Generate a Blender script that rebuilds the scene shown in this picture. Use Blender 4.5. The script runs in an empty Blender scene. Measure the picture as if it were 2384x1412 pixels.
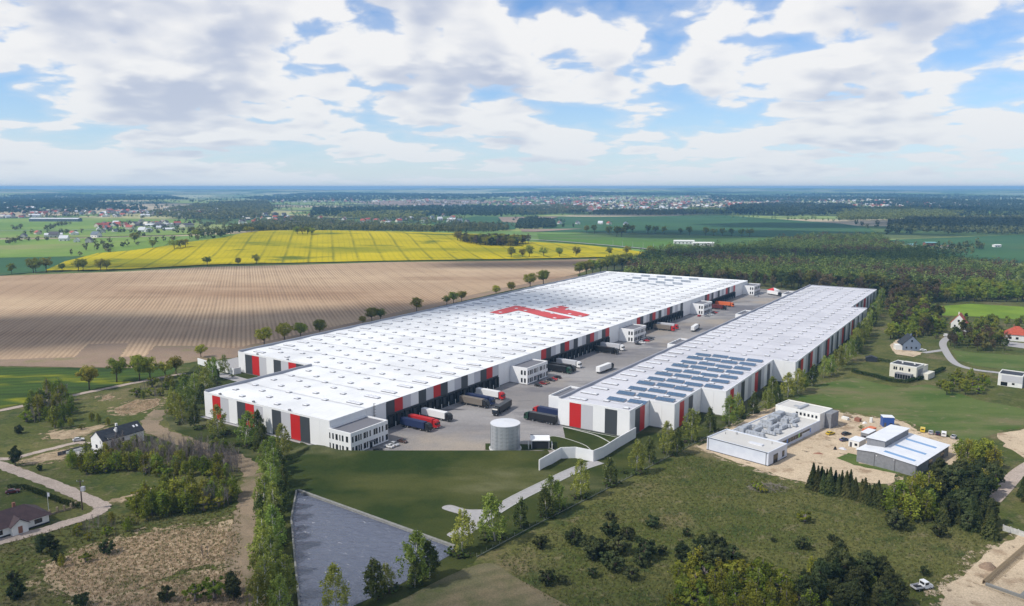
import bpy, math, random
import numpy as np
from mathutils import Vector, Matrix
from mathutils.geometry import delaunay_2d_cdt

S = bpy.context.scene
COL = S.collection
R = math.radians
rnd = random.Random(7)

# ------------------------------------------------------------------ camera
CAM_H, F_PX, CX, CY, YH = 104.0, 1800.0, 1192.0, 706.0, 436.0
PITCH = math.atan((CY - YH) / F_PX)
cam_d = bpy.data.cameras.new('camera')
cam_d.sensor_width = 36.0
cam_d.lens = F_PX / 2384.0 * 36.0
cam_d.clip_start, cam_d.clip_end = 1.0, 90000.0
cam = bpy.data.objects.new('camera', cam_d)
COL.objects.link(cam)
cam.location = (0, 0, CAM_H)
cam.rotation_euler = (math.pi / 2 - PITCH, 0, 0)
S.camera = cam

# ------------------------------------------------------------------ sun, sky, exposure
SUN_EL, SUN_AZ = 47.0, -112.0          # azimuth clockwise from +Y
SUN = Vector((math.sin(R(SUN_AZ)) * math.cos(R(SUN_EL)), math.cos(R(SUN_AZ)) * math.cos(R(SUN_EL)), math.sin(R(SUN_EL))))
sun_d = bpy.data.lights.new('sun', 'SUN')
sun_d.energy, sun_d.angle, sun_d.color = 4.0, R(1.6), (1.0, 0.95, 0.87)
sun = bpy.data.objects.new('sun', sun_d)
COL.objects.link(sun)
sun.location = (-300, -120, 400)
sun.rotation_euler = SUN.to_track_quat('Z', 'Y').to_euler()

S.view_settings.view_transform = 'Standard'
S.view_settings.look = 'None'
S.view_settings.exposure = 0.0
S.view_settings.gamma = 1.0
S.cycles.max_bounces = 8
S.cycles.diffuse_bounces = 3
S.cycles.glossy_bounces = 2
S.cycles.transmission_bounces = 3
S.cycles.volume_bounces = 0
S.cycles.use_denoising = True


class NT:
    """Small helper to wire node trees."""
    def __init__(self, tree):
        self.t = tree
        tree.nodes.clear()

    def n(self, kind, **kw):
        nd = self.t.nodes.new(kind)
        for k, v in kw.items():
            if k.startswith('i_'):
                key = k[2:]
                nd.inputs[int(key) if key.isdigit() else key.replace('_', ' ')].default_value = v
            else:
                setattr(nd, k, v)
        return nd

    def l(self, a, b):
        self.t.links.new(a, b)

    def math(self, op, a, b=None, c=None, clamp=False):
        nd = self.n('ShaderNodeMath', operation=op, use_clamp=clamp)
        for i, x in enumerate((a, b, c)):
            if x is None:
                continue
            if isinstance(x, (int, float)):
                nd.inputs[i].default_value = x
            else:
                self.l(x, nd.inputs[i])
        return nd.outputs[0]

    def vmath(self, op, a, b=None, scale=None):
        nd = self.n('ShaderNodeVectorMath', operation=op)
        for i, x in enumerate((a, b)):
            if x is None:
                continue
            if isinstance(x, (tuple, list)):
                nd.inputs[i].default_value = x
            else:
                self.l(x, nd.inputs[i])
        if scale is not None:
            if isinstance(scale, (int, float)):
                nd.inputs['Scale'].default_value = scale
            else:
                self.l(scale, nd.inputs['Scale'])
        return nd.outputs['Value'] if op in ('DOT_PRODUCT', 'LENGTH') else nd.outputs[0]

    def mix(self, f, a, b, blend='MIX'):
        nd = self.n('ShaderNodeMix', data_type='RGBA', blend_type=blend)
        for s, x in ((0, f), (6, a), (7, b)):
            if isinstance(x, (int, float)):
                nd.inputs[s].default_value = x
            elif isinstance(x, (tuple, list)):
                nd.inputs[s].default_value = tuple(x)[:3] + (1,)
            else:
                self.l(x, nd.inputs[s])
        return nd.outputs[2]

    def noise(self, vec, scale, detail=4, rough=0.55, dist=0.0):
        nd = self.n('ShaderNodeTexNoise', i_Scale=scale, i_Detail=detail, i_Roughness=rough, i_Distortion=dist)
        if vec is not None:
            self.l(vec, nd.inputs['Vector'])
        return nd.outputs[0]

    def ramp(self, f, a, b):
        nd = self.n('ShaderNodeMapRange', interpolation_type='SMOOTHSTEP', clamp=True)
        nd.inputs[1].default_value, nd.inputs[2].default_value = a, b
        self.l(f, nd.inputs[0])
        return nd.outputs[0]


def build_world():
    w = bpy.data.worlds.new('World')
    S.world = w
    w.use_nodes = True
    T = NT(w.node_tree)
    out = T.n('ShaderNodeOutputWorld')
    bg = T.n('ShaderNodeBackground')
    T.l(bg.outputs[0], out.inputs[0])
    sky = T.n('ShaderNodeTexSky', sky_type='NISHITA', sun_disc=False, altitude=200.0, air_density=1.0, dust_density=0.1, ozone_density=2.2)
    sky.sun_elevation, sky.sun_rotation = R(SUN_EL), R(SUN_AZ)
    tc = T.n('ShaderNodeTexCoord')
    d = T.vmath('NORMALIZE', tc.outputs['Generated'])
    sep = T.n('ShaderNodeSeparateXYZ')
    T.l(d, sep.inputs[0])
    z0 = T.math('MAXIMUM', sep.outputs[2], 0.0)

    # cloud layer: direction pushed onto a high flat sheet; two looks, one a little higher up, tell tops from bases
    def noise2(vec, scale, detail, rough):
        nd = T.n('ShaderNodeTexNoise', i_Scale=scale, i_Detail=detail, i_Roughness=rough)
        T.l(vec, nd.inputs['Vector'])
        return nd
    flat = T.n('ShaderNodeCombineXYZ')
    T.l(sep.outputs[0], flat.inputs[0]); T.l(sep.outputs[1], flat.inputs[1])
    head = T.vmath('NORMALIZE', flat.outputs[0])

    def sheet_pos(dz, off):
        inv = T.math('DIVIDE', 1.0, T.math('ADD', z0, 0.13 + dz))
        g = T.math('MULTIPLY', T.math('SQRT', inv), 1.75)
        up = T.n('ShaderNodeCombineXYZ')
        T.l(T.math('MULTIPLY', inv, 0.46), up.inputs[2])
        return T.vmath('ADD', T.vmath('ADD', T.vmath('SCALE', head, scale=g), up.outputs[0]), off)

    def layer(dz, off, detail):
        p = sheet_pos(dz, off)
        big = noise2(p, 0.95, 1, 0.5).outputs[0]
        wv = T.vmath('SUBTRACT', noise2(p, 3.4, 2, 0.5).outputs[1], (0.5, 0.5, 0.5))
        p2 = T.vmath('ADD', p, T.vmath('SCALE', wv, scale=0.16))
        fine = noise2(p2, 2.5, detail, 0.52).outputs[0]
        s = T.math('MULTIPLY_ADD', big, 0.75, T.math('MULTIPLY', fine, 0.78))
        # round heads at two sizes
        for (sc, amt) in ((4.2, 0.20), (9.5, 0.10)):
            vor = T.n('ShaderNodeTexVoronoi', feature='F1', i_Scale=sc)
            T.l(p2, vor.inputs['Vector'])
            s = T.math('ADD', s, T.math('MULTIPLY_ADD', vor.outputs['Distance'], -amt, amt * 0.5))
        return s
    off = (SKY_OFF[0], SKY_OFF[1], 0.0)
    da = layer(0.0, off, 6)
    db = layer(0.016, off, 2)
    dc = layer(0.040, off, 1)
    cover = T.ramp(da, 0.675, 0.740)
    rel = T.math('SUBTRACT', T.math('MULTIPLY_ADD', db, 0.55, T.math('MULTIPLY', dc, 0.45)), da)
    thick = T.ramp(da, 0.70, 0.92)
    # lit where little cloud stands above, dusky where much does
    shade = T.math('ADD', T.math('MULTIPLY', rel, 2.6), T.math('MULTIPLY', thick, 0.55))
    shade = T.ramp(shade, 0.06, 0.66)
    lit = T.mix(shade, (10.0, 10.0, 10.1), (5.2, 5.9, 7.6))
    base = T.mix(1.0, sky.outputs[0], SKY_TINT, 'MULTIPLY')
    thin = T.math('MULTIPLY', T.ramp(da, 0.56, 0.72), 0.35)
    base = T.mix(thin, base, (8.6, 8.9, 9.5))
    c1 = T.mix(cover, base, lit)
    # pale air low over the land
    hz = T.math('POWER', 2.718, T.math('MULTIPLY', z0, -13.0))
    hz = T.math('MULTIPLY', hz, 0.92)
    c2 = T.mix(hz, c1, (7.3, 8.15, 9.0))
    T.l(c2, bg.inputs[0])
    bg.inputs[1].default_value = 0.092
    w.cycles.sampling_method = 'MANUAL'
    w.cycles.sample_map_resolution = 256


SKY_OFF = (3.7, 3.2)
SKY_TINT = (0.88, 1.20, 1.58)
build_world()

# ------------------------------------------------------------------ geometry helpers


def hills(x, y):
    """Height of the land; vectorised. Flat where the warehouses stand."""
    x = np.asarray(x, float); y = np.asarray(y, float)
    r = np.hypot(x, y)
    h = 21.0 * np.exp(-((x + 400) / 430) ** 2 - ((y - 1440) / 250) ** 2)
    t = np.clip((r - 1800) / 3500, 0, 1); t = t * t * (3 - 2 * t)
    h = h + t * (9 + 7 * np.sin(x / 900 + 1.3) * np.cos(y / 1300) + 5 * np.sin(x / 420 + y / 700))
    t2 = np.clip((r - 5500) / 9000, 0, 1); t2 = t2 * t2 * (3 - 2 * t2)
    ang = np.arctan2(x, np.maximum(y, 1e-3))
    ridge = 58 + 16 * np.sin(ang * 7 + 0.7) + 9 * np.sin(ang * 19 + 2 + r / 2600) + 5 * np.sin(ang * 43 + r / 900) + 14 * np.sin(r / 820 + ang * 6)
    h = h * (1 - t2) + t2 * ridge
    return np.maximum(h, 0.0)


def hz(x, y):
    """The same for one point, without arrays."""
    r = math.hypot(x, y)
    h = 21.0 * math.exp(-((x + 400) / 430) ** 2 - ((y - 1440) / 250) ** 2)
    t = min(max((r - 1800) / 3500, 0), 1); t = t * t * (3 - 2 * t)
    h = h + t * (9 + 7 * math.sin(x / 900 + 1.3) * math.cos(y / 1300) + 5 * math.sin(x / 420 + y / 700))
    t2 = min(max((r - 5500) / 9000, 0), 1); t2 = t2 * t2 * (3 - 2 * t2)
    if t2 > 0:
        ang = math.atan2(x, max(y, 1e-3))
        ridge = 58 + 16 * math.sin(ang * 7 + 0.7) + 9 * math.sin(ang * 19 + 2 + r / 2600) + 5 * math.sin(ang * 43 + r / 900) + 14 * math.sin(r / 820 + ang * 6)
        h = h * (1 - t2) + t2 * ridge
    return max(h, 0.0)


def ray(px, py):
    a = (px - CX) / F_PX; b = -(py - CY) / F_PX
    return (a, math.cos(PITCH) + b * math.sin(PITCH), -math.sin(PITCH) + b * math.cos(PITCH))


def at(px, py, z=0.0):
    """Point of the land seen at a place in the photograph (z metres above flat ground)."""
    d = ray(px, py)
    t = (z - CAM_H) / d[2]
    x, y = d[0] * t, d[1] * t
    if y > 900 and z == 0.0:
        t = 700.0
        while t < 30000:
            zz = CAM_H + d[2] * t
            if zz <= hz(d[0] * t, d[1] * t):
                break
            t += 6.0 + t * 0.002
        x, y = d[0] * t, d[1] * t
        return Vector((x, y, hz(x, y)))
    return Vector((x, y, z))


AZ = R(33.4)
UO = Vector((-140.03, 341.93))
UU = Vector((math.sin(AZ), math.cos(AZ))); VV = Vector((math.cos(AZ), -math.sin(AZ)))


def uv(u, v, z=0.0):
    p = UO + UU * u + VV * v
    return Vector((p.x, p.y, z))


class MB:
    """Collects boxes, prisms and tubes into one mesh."""
    def __init__(self):
        self.v, self.f = [], []

    def quad(self, *p):
        i = len(self.v)
        self.v += [tuple(q) for q in p]
        self.f.append(tuple(range(i, i + len(p))))
        return self

    def box(self, x0, y0, z0, x1, y1, z1):
        i = len(self.v)
        self.v += [(x0, y0, z0), (x1, y0, z0), (x1, y1, z0), (x0, y1, z0), (x0, y0, z1), (x1, y0, z1), (x1, y1, z1), (x0, y1, z1)]
        self.f += [tuple(i + k for k in q) for q in ((3, 2, 1, 0), (4, 5, 6, 7), (0, 1, 5, 4), (1, 2, 6, 5), (2, 3, 7, 6), (3, 0, 4, 7))]
        return self

    def frustum(self, lo, hi, z0, z1):
        """lo, hi: (x0, y0, x1, y1) at the bottom and the top."""
        i = len(self.v)
        for (a, b, c, d), z in ((lo, z0), (hi, z1)):
            self.v += [(a, b, z), (c, b, z), (c, d, z), (a, d, z)]
        self.f += [tuple(i + k for k in q) for q in ((3, 2, 1, 0), (4, 5, 6, 7), (0, 1, 5, 4), (1, 2, 6, 5), (2, 3, 7, 6), (3, 0, 4, 7))]
        return self

    def prism(self, poly, z0, z1):
        n, i = len(poly), len(self.v)
        self.v += [(x, y, z0) for x, y in poly] + [(x, y, z1) for x, y in poly]
        self.f.append(tuple(range(i + n - 1, i - 1, -1)))
        self.f.append(tuple(range(i + n, i + 2 * n)))
        for k in range(n):
            j = (k + 1) % n
            self.f.append((i + k, i + j, i + n + j, i + n + k))
        return self

    def extrude_x(self, prof, x0, x1):
        """prof: (y, z) outline, counter-clockwise seen from +x."""
        n, i = len(prof), len(self.v)
        self.v += [(x0, y, z) for y, z in prof] + [(x1, y, z) for y, z in prof]
        self.f.append(tuple(range(i + n - 1, i - 1, -1)))
        self.f.append(tuple(range(i + n, i + 2 * n)))
        for k in range(n):
            j = (k + 1) % n
            self.f.append((i + k, i + j, i + n + j, i + n + k))
        return self

    def extrude_y(self, prof, y0, y1):
        """prof: (x, z) outline."""
        n, i = len(prof), len(self.v)
        self.v += [(x, y0, z) for x, z in prof] + [(x, y1, z) for x, z in prof]
        self.f.append(tuple(range(i, i + n)))
        self.f.append(tuple(range(i + 2 * n - 1, i + n - 1, -1)))
        for k in range(n):
            j = (k + 1) % n
            self.f.append((i + j, i + k, i + n + k, i + n + j))
        return self

    def tube(self, pts, rad, sides=6, cap=True):
        pts = [Vector(p) for p in pts]
        rings = []
        for k, p in enumerate(pts):
            t = (pts[min(k + 1, len(pts) - 1)] - pts[max(k - 1, 0)]).normalized()
            a = t.orthogonal().normalized() if abs(t.z) < 0.95 else Vector((1, 0, 0))
            a = (a - t * a.dot(t)).normalized()
            b = t.cross(a)
            r = rad[k] if isinstance(rad, (list, tuple)) else rad
            i = len(self.v)
            for s in range(sides):
                q = p + (a * math.cos(2 * math.pi * s / sides) + b * math.sin(2 * math.pi * s / sides)) * r
                self.v.append(tuple(q))
            rings.append(i)
        for i, j in zip(rings, rings[1:]):
            for s in range(sides):
                e = (s + 1) % sides
                self.f.append((i + s, i + e, j + e, j + s))
        if cap:
            self.f.append(tuple(rings[-1] + s for s in range(sides)))
            self.f.append(tuple(rings[0] + s for s in reversed(range(sides))))
        return self

    def mesh(self, name, mats, smooth=False, idx=None):
        m = bpy.data.meshes.new(name)
        m.from_pydata(self.v, [], self.f)
        for x in (mats if isinstance(mats, (list, tuple)) else [mats]):
            m.materials.append(x)
        if idx is not None:
            m.polygons.foreach_set('material_index', idx)
        if smooth:
            m.polygons.foreach_set('use_smooth', [True] * len(m.polygons))
        m.update()
        return m

    def build(self, name, mat, parent=None, smooth=False):
        return link(name, self.mesh(name, mat, smooth), parent)


def link(name, data, parent=None, loc=None, rz=None, scale=None):
    o = bpy.data.objects.new(name, data)
    COL.objects.link(o)
    if parent is not None:
        o.parent = parent
    if loc is not None:
        o.location = loc
    if rz is not None:
        o.rotation_euler = (0, 0, rz)
    if scale is not None:
        o.scale = scale if isinstance(scale, (tuple, list)) else (scale,) * 3
    return o


def tag(o, label=None, cat=None, group=None, kind=None):
    if label: o['label'] = label
    if cat: o['category'] = cat
    if group: o['group'] = group
    if kind: o['kind'] = kind
    return o


def thing(name, label, cat, loc=(0, 0, 0), rz=0.0, group=None):
    o = link(name, None, None, loc, rz)
    o.empty_display_size = 1.0
    return tag(o, label, cat, group)


_unit = {}


def ubox(name, mat, parent, x0, y0, z0, x1, y1, z1):
    """A box part; all boxes of a material share one mesh."""
    if mat.name not in _unit:
        _unit[mat.name] = MB().box(0, 0, 0, 1, 1, 1).mesh('unit_box', mat)
    return link(name, _unit[mat.name], parent, (x0, y0, z0), None, (x1 - x0, y1 - y0, z1 - z0))


def catmull(pts, n=8, closed=False):
    out, m = [], len(pts)
    P = [Vector(p[:2]) for p in pts]
    rng = range(m) if closed else range(m - 1)
    for i in rng:
        if closed:
            a, b, c, d = P[(i - 1) % m], P[i], P[(i + 1) % m], P[(i + 2) % m]
        else:
            a, b, c, d = P[max(i - 1, 0)], P[i], P[i + 1], P[min(i + 2, m - 1)]
        for k in range(n):
            t = k / n
            out.append(0.5 * ((2 * b) + (c - a) * t + (2 * a - 5 * b + 4 * c - d) * t * t + (3 * b - a - 3 * c + d) * t ** 3))
    if not closed:
        out.append(P[-1])
    return out


def inside(poly, x, y):
    """Vectorised point-in-polygon."""
    x = np.asarray(x); y = np.asarray(y)
    c = np.zeros(x.shape, bool)
    n = len(poly)
    for i in range(n):
        (x0, y0), (x1, y1) = poly[i][:2], poly[(i + 1) % n][:2]
        k = (y0 > y) != (y1 > y)
        with np.errstate(divide='ignore', invalid='ignore'):
            c ^= k & (x < (x1 - x0) * (y - y0) / ((y1 - y0) or 1e-9) + x0)
    return c


def sheet(name, poly, dz, mat, step=None, jag=0.0, seed=0, fringe=None):
    """A ground sheet laid over the land, dz above it."""
    poly = [Vector(p[:2]) for p in poly]
    if jag:
        r = random.Random(seed)
        q = []
        for i, p in enumerate(poly):
            e = poly[(i + 1) % len(poly)]
            n = max(1, int((e - p).length / (jag * 4)))
            for k in range(n):
                w = p.lerp(e, k / n)
                q.append(w + Vector((r.uniform(-jag, jag), r.uniform(-jag, jag))))
        poly = q
    if step:
        q = []
        for i, p in enumerate(poly):
            e = poly[(i + 1) % len(poly)]
            n = max(1, int((e - p).length / step))
            q += [p.lerp(e, k / n) for k in range(n)]
        poly = q
    pts = list(poly); n = len(poly)
    if step:
        xs = [p.x for p in poly]; ys = [p.y for p in poly]
        gx, gy = np.meshgrid(np.arange(min(xs), max(xs), step), np.arange(min(ys), max(ys), step))
        gx = gx.ravel() + 0.31 * step; gy = gy.ravel() + 0.17 * step
        k = inside(poly, gx, gy)
        pts += [Vector((a, b)) for a, b in zip(gx[k], gy[k])]
    if fringe:
        cc = sum(poly, Vector((0, 0))) / n
        out = [p + (p - cc).normalized() * fringe[1] for p in poly]
        sheet(name, out, dz - 0.03, fringe[0], jag=fringe[1] * .4, seed=seed + 1)
    res = delaunay_2d_cdt(pts, [], [list(range(n))], 1, 1e-4)
    V = np.array([(p.x, p.y) for p in res[0]])
    Z = hills(V[:, 0], V[:, 1]) + dz
    m = bpy.data.meshes.new(name)
    m.from_pydata([(a, b, c) for (a, b), c in zip(V.tolist(), Z.tolist())], [], res[2])
    m.materials.append(mat)
    m.update()
    o = link(name, m)
    # make sure it faces up
    if len(m.polygons) and m.polygons[0].normal.z < 0:
        m.flip_normals()
    return tag(o, kind='structure')


def strip(name, pts, width, dz, mat, n=8, kind='structure', wob=0.0):
    """A road or path along world points."""
    c = catmull(pts, n)
    mb = MB(); L = []
    r = random.Random(len(name))
    for i, p in enumerate(c):
        t = (c[min(i + 1, len(c) - 1)] - c[max(i - 1, 0)]).normalized()
        s = Vector((-t.y, t.x))
        wa = width / 2 + r.uniform(-wob, wob); wb = width / 2 + r.uniform(-wob, wob)
        a, b = p + s * wa, p - s * wb
        L.append(((a.x, a.y, hz(a.x, a.y) + dz), (b.x, b.y, hz(b.x, b.y) + dz)))
    for (a, b), (d, e) in zip(L, L[1:]):
        mb.quad(a, b, e, d)
    return tag(mb.build(name, mat), kind=kind)


def W2(pts):
    return [at(*p) for p in pts]


# ------------------------------------------------------------------ materials
MATS = {}


def mat(name, c, rough=0.7, c2=None, scale=1.0, detail=4, bump=0.0, bscale=None, metal=0.0, rand=0.0, coord='obj', lo=0.35, hi=0.65, spec=0.35):
    m = bpy.data.materials.new(name); m.use_nodes = True
    T = NT(m.node_tree)
    out = T.n('ShaderNodeOutputMaterial'); b = T.n('ShaderNodeBsdfPrincipled')
    T.l(b.outputs[0], out.inputs[0])
    b.inputs['Roughness'].default_value = rough; b.inputs['Metallic'].default_value = metal
    b.inputs['Specular IOR Level'].default_value = spec
    if coord == 'obj':
        vec = T.n('ShaderNodeTexCoord').outputs['Object']
    else:
        vec = T.n('ShaderNodeNewGeometry').outputs['Position']
    col = None
    if c2 is not None:
        f = T.ramp(T.noise(vec, scale, detail, 0.6), lo, hi)
        col = T.mix(f, c, c2)
    if rand:
        oi = T.n('ShaderNodeObjectInfo')
        hsv = T.n('ShaderNodeHueSaturation')
        if col is None:
            hsv.inputs['Color'].default_value = tuple(c) + (1,)
        else:
            T.l(col, hsv.inputs['Color'])
        T.l(T.math('MULTIPLY_ADD', oi.outputs['Random'], rand, 1 - rand / 2), hsv.inputs['Value'])
        col = hsv.outputs[0]
    if col is None:
        b.inputs['Base Color'].default_value = tuple(c) + (1,)
    else:
        T.l(col, b.inputs['Base Color'])
    if bump:
        bp = T.n('ShaderNodeBump', i_Strength=1.0, i_Distance=bump)
        T.l(T.noise(vec, bscale or scale * 4, 4, 0.6), bp.inputs['Height'])
        T.l(bp.outputs[0], b.inputs['Normal'])
    MATS[name] = m
    return m


def ground_mat(name, layers, base, bump=0.1, bscale=1.2, rough=0.95, rows=None, speck=None, patchy=None):
    """layers: (colour, noise scale, low, high, detail, stretch) laid over base. rows: (azimuth, spacing, colour, strength, bump)."""
    m = bpy.data.materials.new(name); m.use_nodes = True
    T = NT(m.node_tree)
    out = T.n('ShaderNodeOutputMaterial'); b = T.n('ShaderNodeBsdfPrincipled', i_Roughness=rough)
    b.inputs['Specular IOR Level'].default_value = 0.1
    T.l(b.outputs[0], out.inputs[0])
    pos = T.n('ShaderNodeNewGeometry').outputs['Position']
    col = base
    for k, L in enumerate(layers):
        c, sc, lo, hi = L[:4]
        v = T.vmath('ADD', pos, (37.1 * k, 91.3 * k, 0))
        if len(L) > 5 and L[5]:
            mp = T.n('ShaderNodeMapping'); mp.inputs['Scale'].default_value = L[5]
            mp.inputs['Rotation'].default_value = (0, 0, L[6] if len(L) > 6 else 0.0)
            T.l(v, mp.inputs['Vector']); v = mp.outputs[0]
        f = T.ramp(T.noise(v, sc, L[4] if len(L) > 4 else 5, 0.62), lo, hi)
        col = T.mix(f, col, c)
    hgt = T.noise(pos, bscale, 5, 0.7)
    if rows:
        for (azr, sp, rc, st, rb, pw) in rows:
            az = R(azr)
            t = T.vmath('DOT_PRODUCT', pos, (math.cos(az), -math.sin(az), 0))
            wob = T.noise(pos, 0.008, 2, 0.6)
            t = T.math('ADD', t, T.math('MULTIPLY', wob, min(sp, 6.0) * 0.5))
            ph = T.math('MULTIPLY', t, 2 * math.pi / sp)
            w = T.math('MULTIPLY_ADD', T.math('SINE', ph), 0.5, 0.5)
            w = T.math('POWER', w, pw)
            brk = T.ramp(T.noise(pos, 0.012, 4, 0.6), 0.30, 0.62)
            col = T.mix(T.math('MULTIPLY', T.math('MULTIPLY', w, st), T.math('MULTIPLY_ADD', brk, 0.7, 0.3)), col, rc)
            if rb:
                hgt = T.math('ADD', hgt, T.math('MULTIPLY', w, -rb))
    if speck:
        for (sc, th, c) in speck:
            f = T.ramp(T.noise(pos, sc, 3, 0.6), th, th + 0.06)
            col = T.mix(f, col, c)
    fine = T.noise(pos, 2.2, 5, 0.75)
    col = T.mix(T.math('MULTIPLY_ADD', T.ramp(fine, 0.25, 0.75), -0.55, 0.42, clamp=True), col, (0.0, 0.0, 0.0)) if not isinstance(col, tuple) else col
    if isinstance(col, tuple):
        b.inputs['Base Color'].default_value = col + (1,)
    else:
        T.l(col, b.inputs['Base Color'])
    if bump:
        bp = T.n('ShaderNodeBump', i_Strength=1.0, i_Distance=bump)
        T.l(hgt, bp.inputs['Height']); T.l(bp.outputs[0], b.inputs['Normal'])
    if patchy:
        tr = T.n('ShaderNodeBsdfTransparent'); mx = T.n('ShaderNodeMixShader')
        T.l(T.ramp(T.noise(pos, patchy[0], 6, 0.7), patchy[1], patchy[1] + 0.08), mx.inputs[0])
        T.l(tr.outputs[0], mx.inputs[1]); T.l(b.outputs[0], mx.inputs[2]); T.l(mx.outputs[0], out.inputs[0])
    MATS[name] = m
    return m


def leaf_mat(name, a, c, rand=0.35, trans=0.3, hue=0.04, nscale=0.55):
    m = bpy.data.materials.new(name); m.use_nodes = True
    T = NT(m.node_tree)
    out = T.n('ShaderNodeOutputMaterial')
    geo = T.n('ShaderNodeNewGeometry'); oi = T.n('ShaderNodeObjectInfo')
    f = T.noise(geo.outputs['Position'], nscale, 3, 0.7)
    col = T.mix(T.ramp(f, 0.32, 0.68), a, c)
    hsv = T.n('ShaderNodeHueSaturation')
    T.l(col, hsv.inputs['Color'])
    T.l(T.math('MULTIPLY_ADD', oi.outputs['Random'], rand, 1 - rand / 2), hsv.inputs['Value'])
    T.l(T.math('MULTIPLY_ADD', T.math('FRACT', T.math('MULTIPLY', oi.outputs['Random'], 17.3)), hue, 0.5 - hue / 2), hsv.inputs['Hue'])
    df = T.n('ShaderNodeBsdfDiffuse'); tr = T.n('ShaderNodeBsdfTranslucent'); mx = T.n('ShaderNodeMixShader', i_0=trans)
    T.l(hsv.outputs[0], df.inputs[0]); T.l(hsv.outputs[0], tr.inputs[0])
    T.l(df.outputs[0], mx.inputs[1]); T.l(tr.outputs[0], mx.inputs[2]); T.l(mx.outputs[0], out.inputs[0])
    MATS[name] = m
    return m


def roof_mat(name, c, d):
    """Roof membrane: sheets 2 m wide with laps, greyer where water stands, a few run-off streaks."""
    m = bpy.data.materials.new(name); m.use_nodes = True
    T = NT(m.node_tree)
    out = T.n('ShaderNodeOutputMaterial'); b = T.n('ShaderNodeBsdfPrincipled', i_Roughness=0.6)
    b.inputs['Specular IOR Level'].default_value = 0.3
    T.l(b.outputs[0], out.inputs[0])
    obj = T.n('ShaderNodeTexCoord').outputs['Object']
    sp = T.n('ShaderNodeSeparateXYZ'); T.l(obj, sp.inputs[0])
    col = T.mix(T.ramp(T.noise(obj, 0.035, 7, 0.62), 0.40, 0.74), c, d)
    t = T.math('FRACT', T.math('DIVIDE', sp.outputs[1], 21.8))
    low = T.math('ABSOLUTE', T.math('SUBTRACT', T.math('ABSOLUTE', T.math('SUBTRACT', t, 0.5)), 0.5))
    wet = T.math('MULTIPLY', T.ramp(low, 0.10, 0.0), T.ramp(T.noise(obj, 0.09, 5, 0.7), 0.38, 0.62))
    col = T.mix(T.math('MULTIPLY', wet, 0.55), col, tuple(x * 0.62 for x in d))
    mp = T.n('ShaderNodeMapping'); mp.inputs['Scale'].default_value = (0.5, 0.05, 1); T.l(obj, mp.inputs['Vector'])
    col = T.mix(T.math('MULTIPLY', T.ramp(T.noise(mp.outputs[0], 1.0, 5, 0.7), 0.56, 0.74), 0.35), col, tuple(x * 0.75 for x in d))
    lap = T.math('FRACT', T.math('DIVIDE', sp.outputs[0], 2.9))
    col = T.mix(T.math('MULTIPLY', T.ramp(lap, 0.06, 0.0), 0.30), col, tuple(x * 0.6 for x in d))
    T.l(col, b.inputs['Base Color'])
    MATS[name] = m
    return m


M_WHITE = mat('white_cladding', (0.78, 0.78, 0.78), 0.45, (0.72, 0.73, 0.74), 0.25, bump=0.004, bscale=3)
M_LIGHT = mat('light_grey_cladding', (0.50, 0.50, 0.53), 0.45, (0.46, 0.46, 0.49), 0.3)
M_DARK = mat('charcoal_cladding', (0.055, 0.06, 0.066), 0.5, (0.045, 0.05, 0.055), 0.3)
M_RED = mat('red_cladding', (0.50, 0.018, 0.016), 0.45, (0.44, 0.016, 0.014), 0.3)
M_BASE = mat('plinth_concrete', (0.12, 0.12, 0.125), 0.8, (0.16, 0.16, 0.16), 0.8)
M_ROOF = roof_mat('white_roof_membrane', (0.76, 0.77, 0.78), (0.62, 0.63, 0.645))
M_ROOF2 = roof_mat('pale_grey_roof_membrane', (0.57, 0.57, 0.61), (0.47, 0.47, 0.51))
M_SEAM = mat('roof_seam_grey', (0.42, 0.42, 0.44), 0.7)
M_PARA = mat('parapet_grey', (0.30, 0.31, 0.35), 0.6)
M_CURB = mat('skylight_curb', (0.20, 0.20, 0.215), 0.6)
M_DOME = mat('skylight_dome', (0.62, 0.63, 0.66), 0.25, spec=0.5)
M_LOGO = mat('red_roof_paint', (0.55, 0.055, 0.055), 0.6, (0.50, 0.05, 0.05), 0.1)
M_GLASS = mat('dark_window_glass', (0.012, 0.014, 0.017), 0.12, spec=0.5)
M_FRAME = mat('window_frame_grey', (0.09, 0.09, 0.10), 0.5)
M_WFRAME = mat('window_frame_white', (0.75, 0.75, 0.75), 0.5)
M_DOCK = mat('dock_shelter_black', (0.018, 0.018, 0.02), 0.7)
M_DOOR = mat('dock_door_grey', (0.05, 0.053, 0.06), 0.5)
M_STEEL = mat('galvanised_steel', (0.46, 0.48, 0.51), 0.38, (0.38, 0.40, 0.43), 0.9, metal=0.35)
M_PV = mat('solar_cell_blue', (0.04, 0.09, 0.175), 0.22, (0.06, 0.125, 0.225), 0.6, spec=0.6)
M_OFFROOF = mat('office_roof_grey', (0.16, 0.16, 0.18), 0.8, (0.12, 0.12, 0.135), 0.15)
M_ASPH = ground_mat('yard_asphalt', [((0.36, 0.345, 0.34), 0.018, 0.42, 0.60, 5, (0.5, 1, 1), 0.6), ((0.165, 0.16, 0.175), 0.03, 0.48, 0.64, 5, (0.4, 1, 1), 0.6), ((0.37, 0.32, 0.265), 0.012, 0.50, 0.66, 4), ((0.13, 0.125, 0.13), 0.10, 0.60, 0.72, 6, (0.3, 1.5, 1), -0.58)], (0.255, 0.24, 0.235), bump=0.008, rough=0.7)
M_PATH = mat('path_paving', (0.36, 0.35, 0.35), 0.85, (0.31, 0.30, 0.30), 0.8, coord='pos')
M_KERB = mat('kerb_concrete', (0.52, 0.52, 0.50), 0.8, (0.42, 0.42, 0.40), 1.5)
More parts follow.
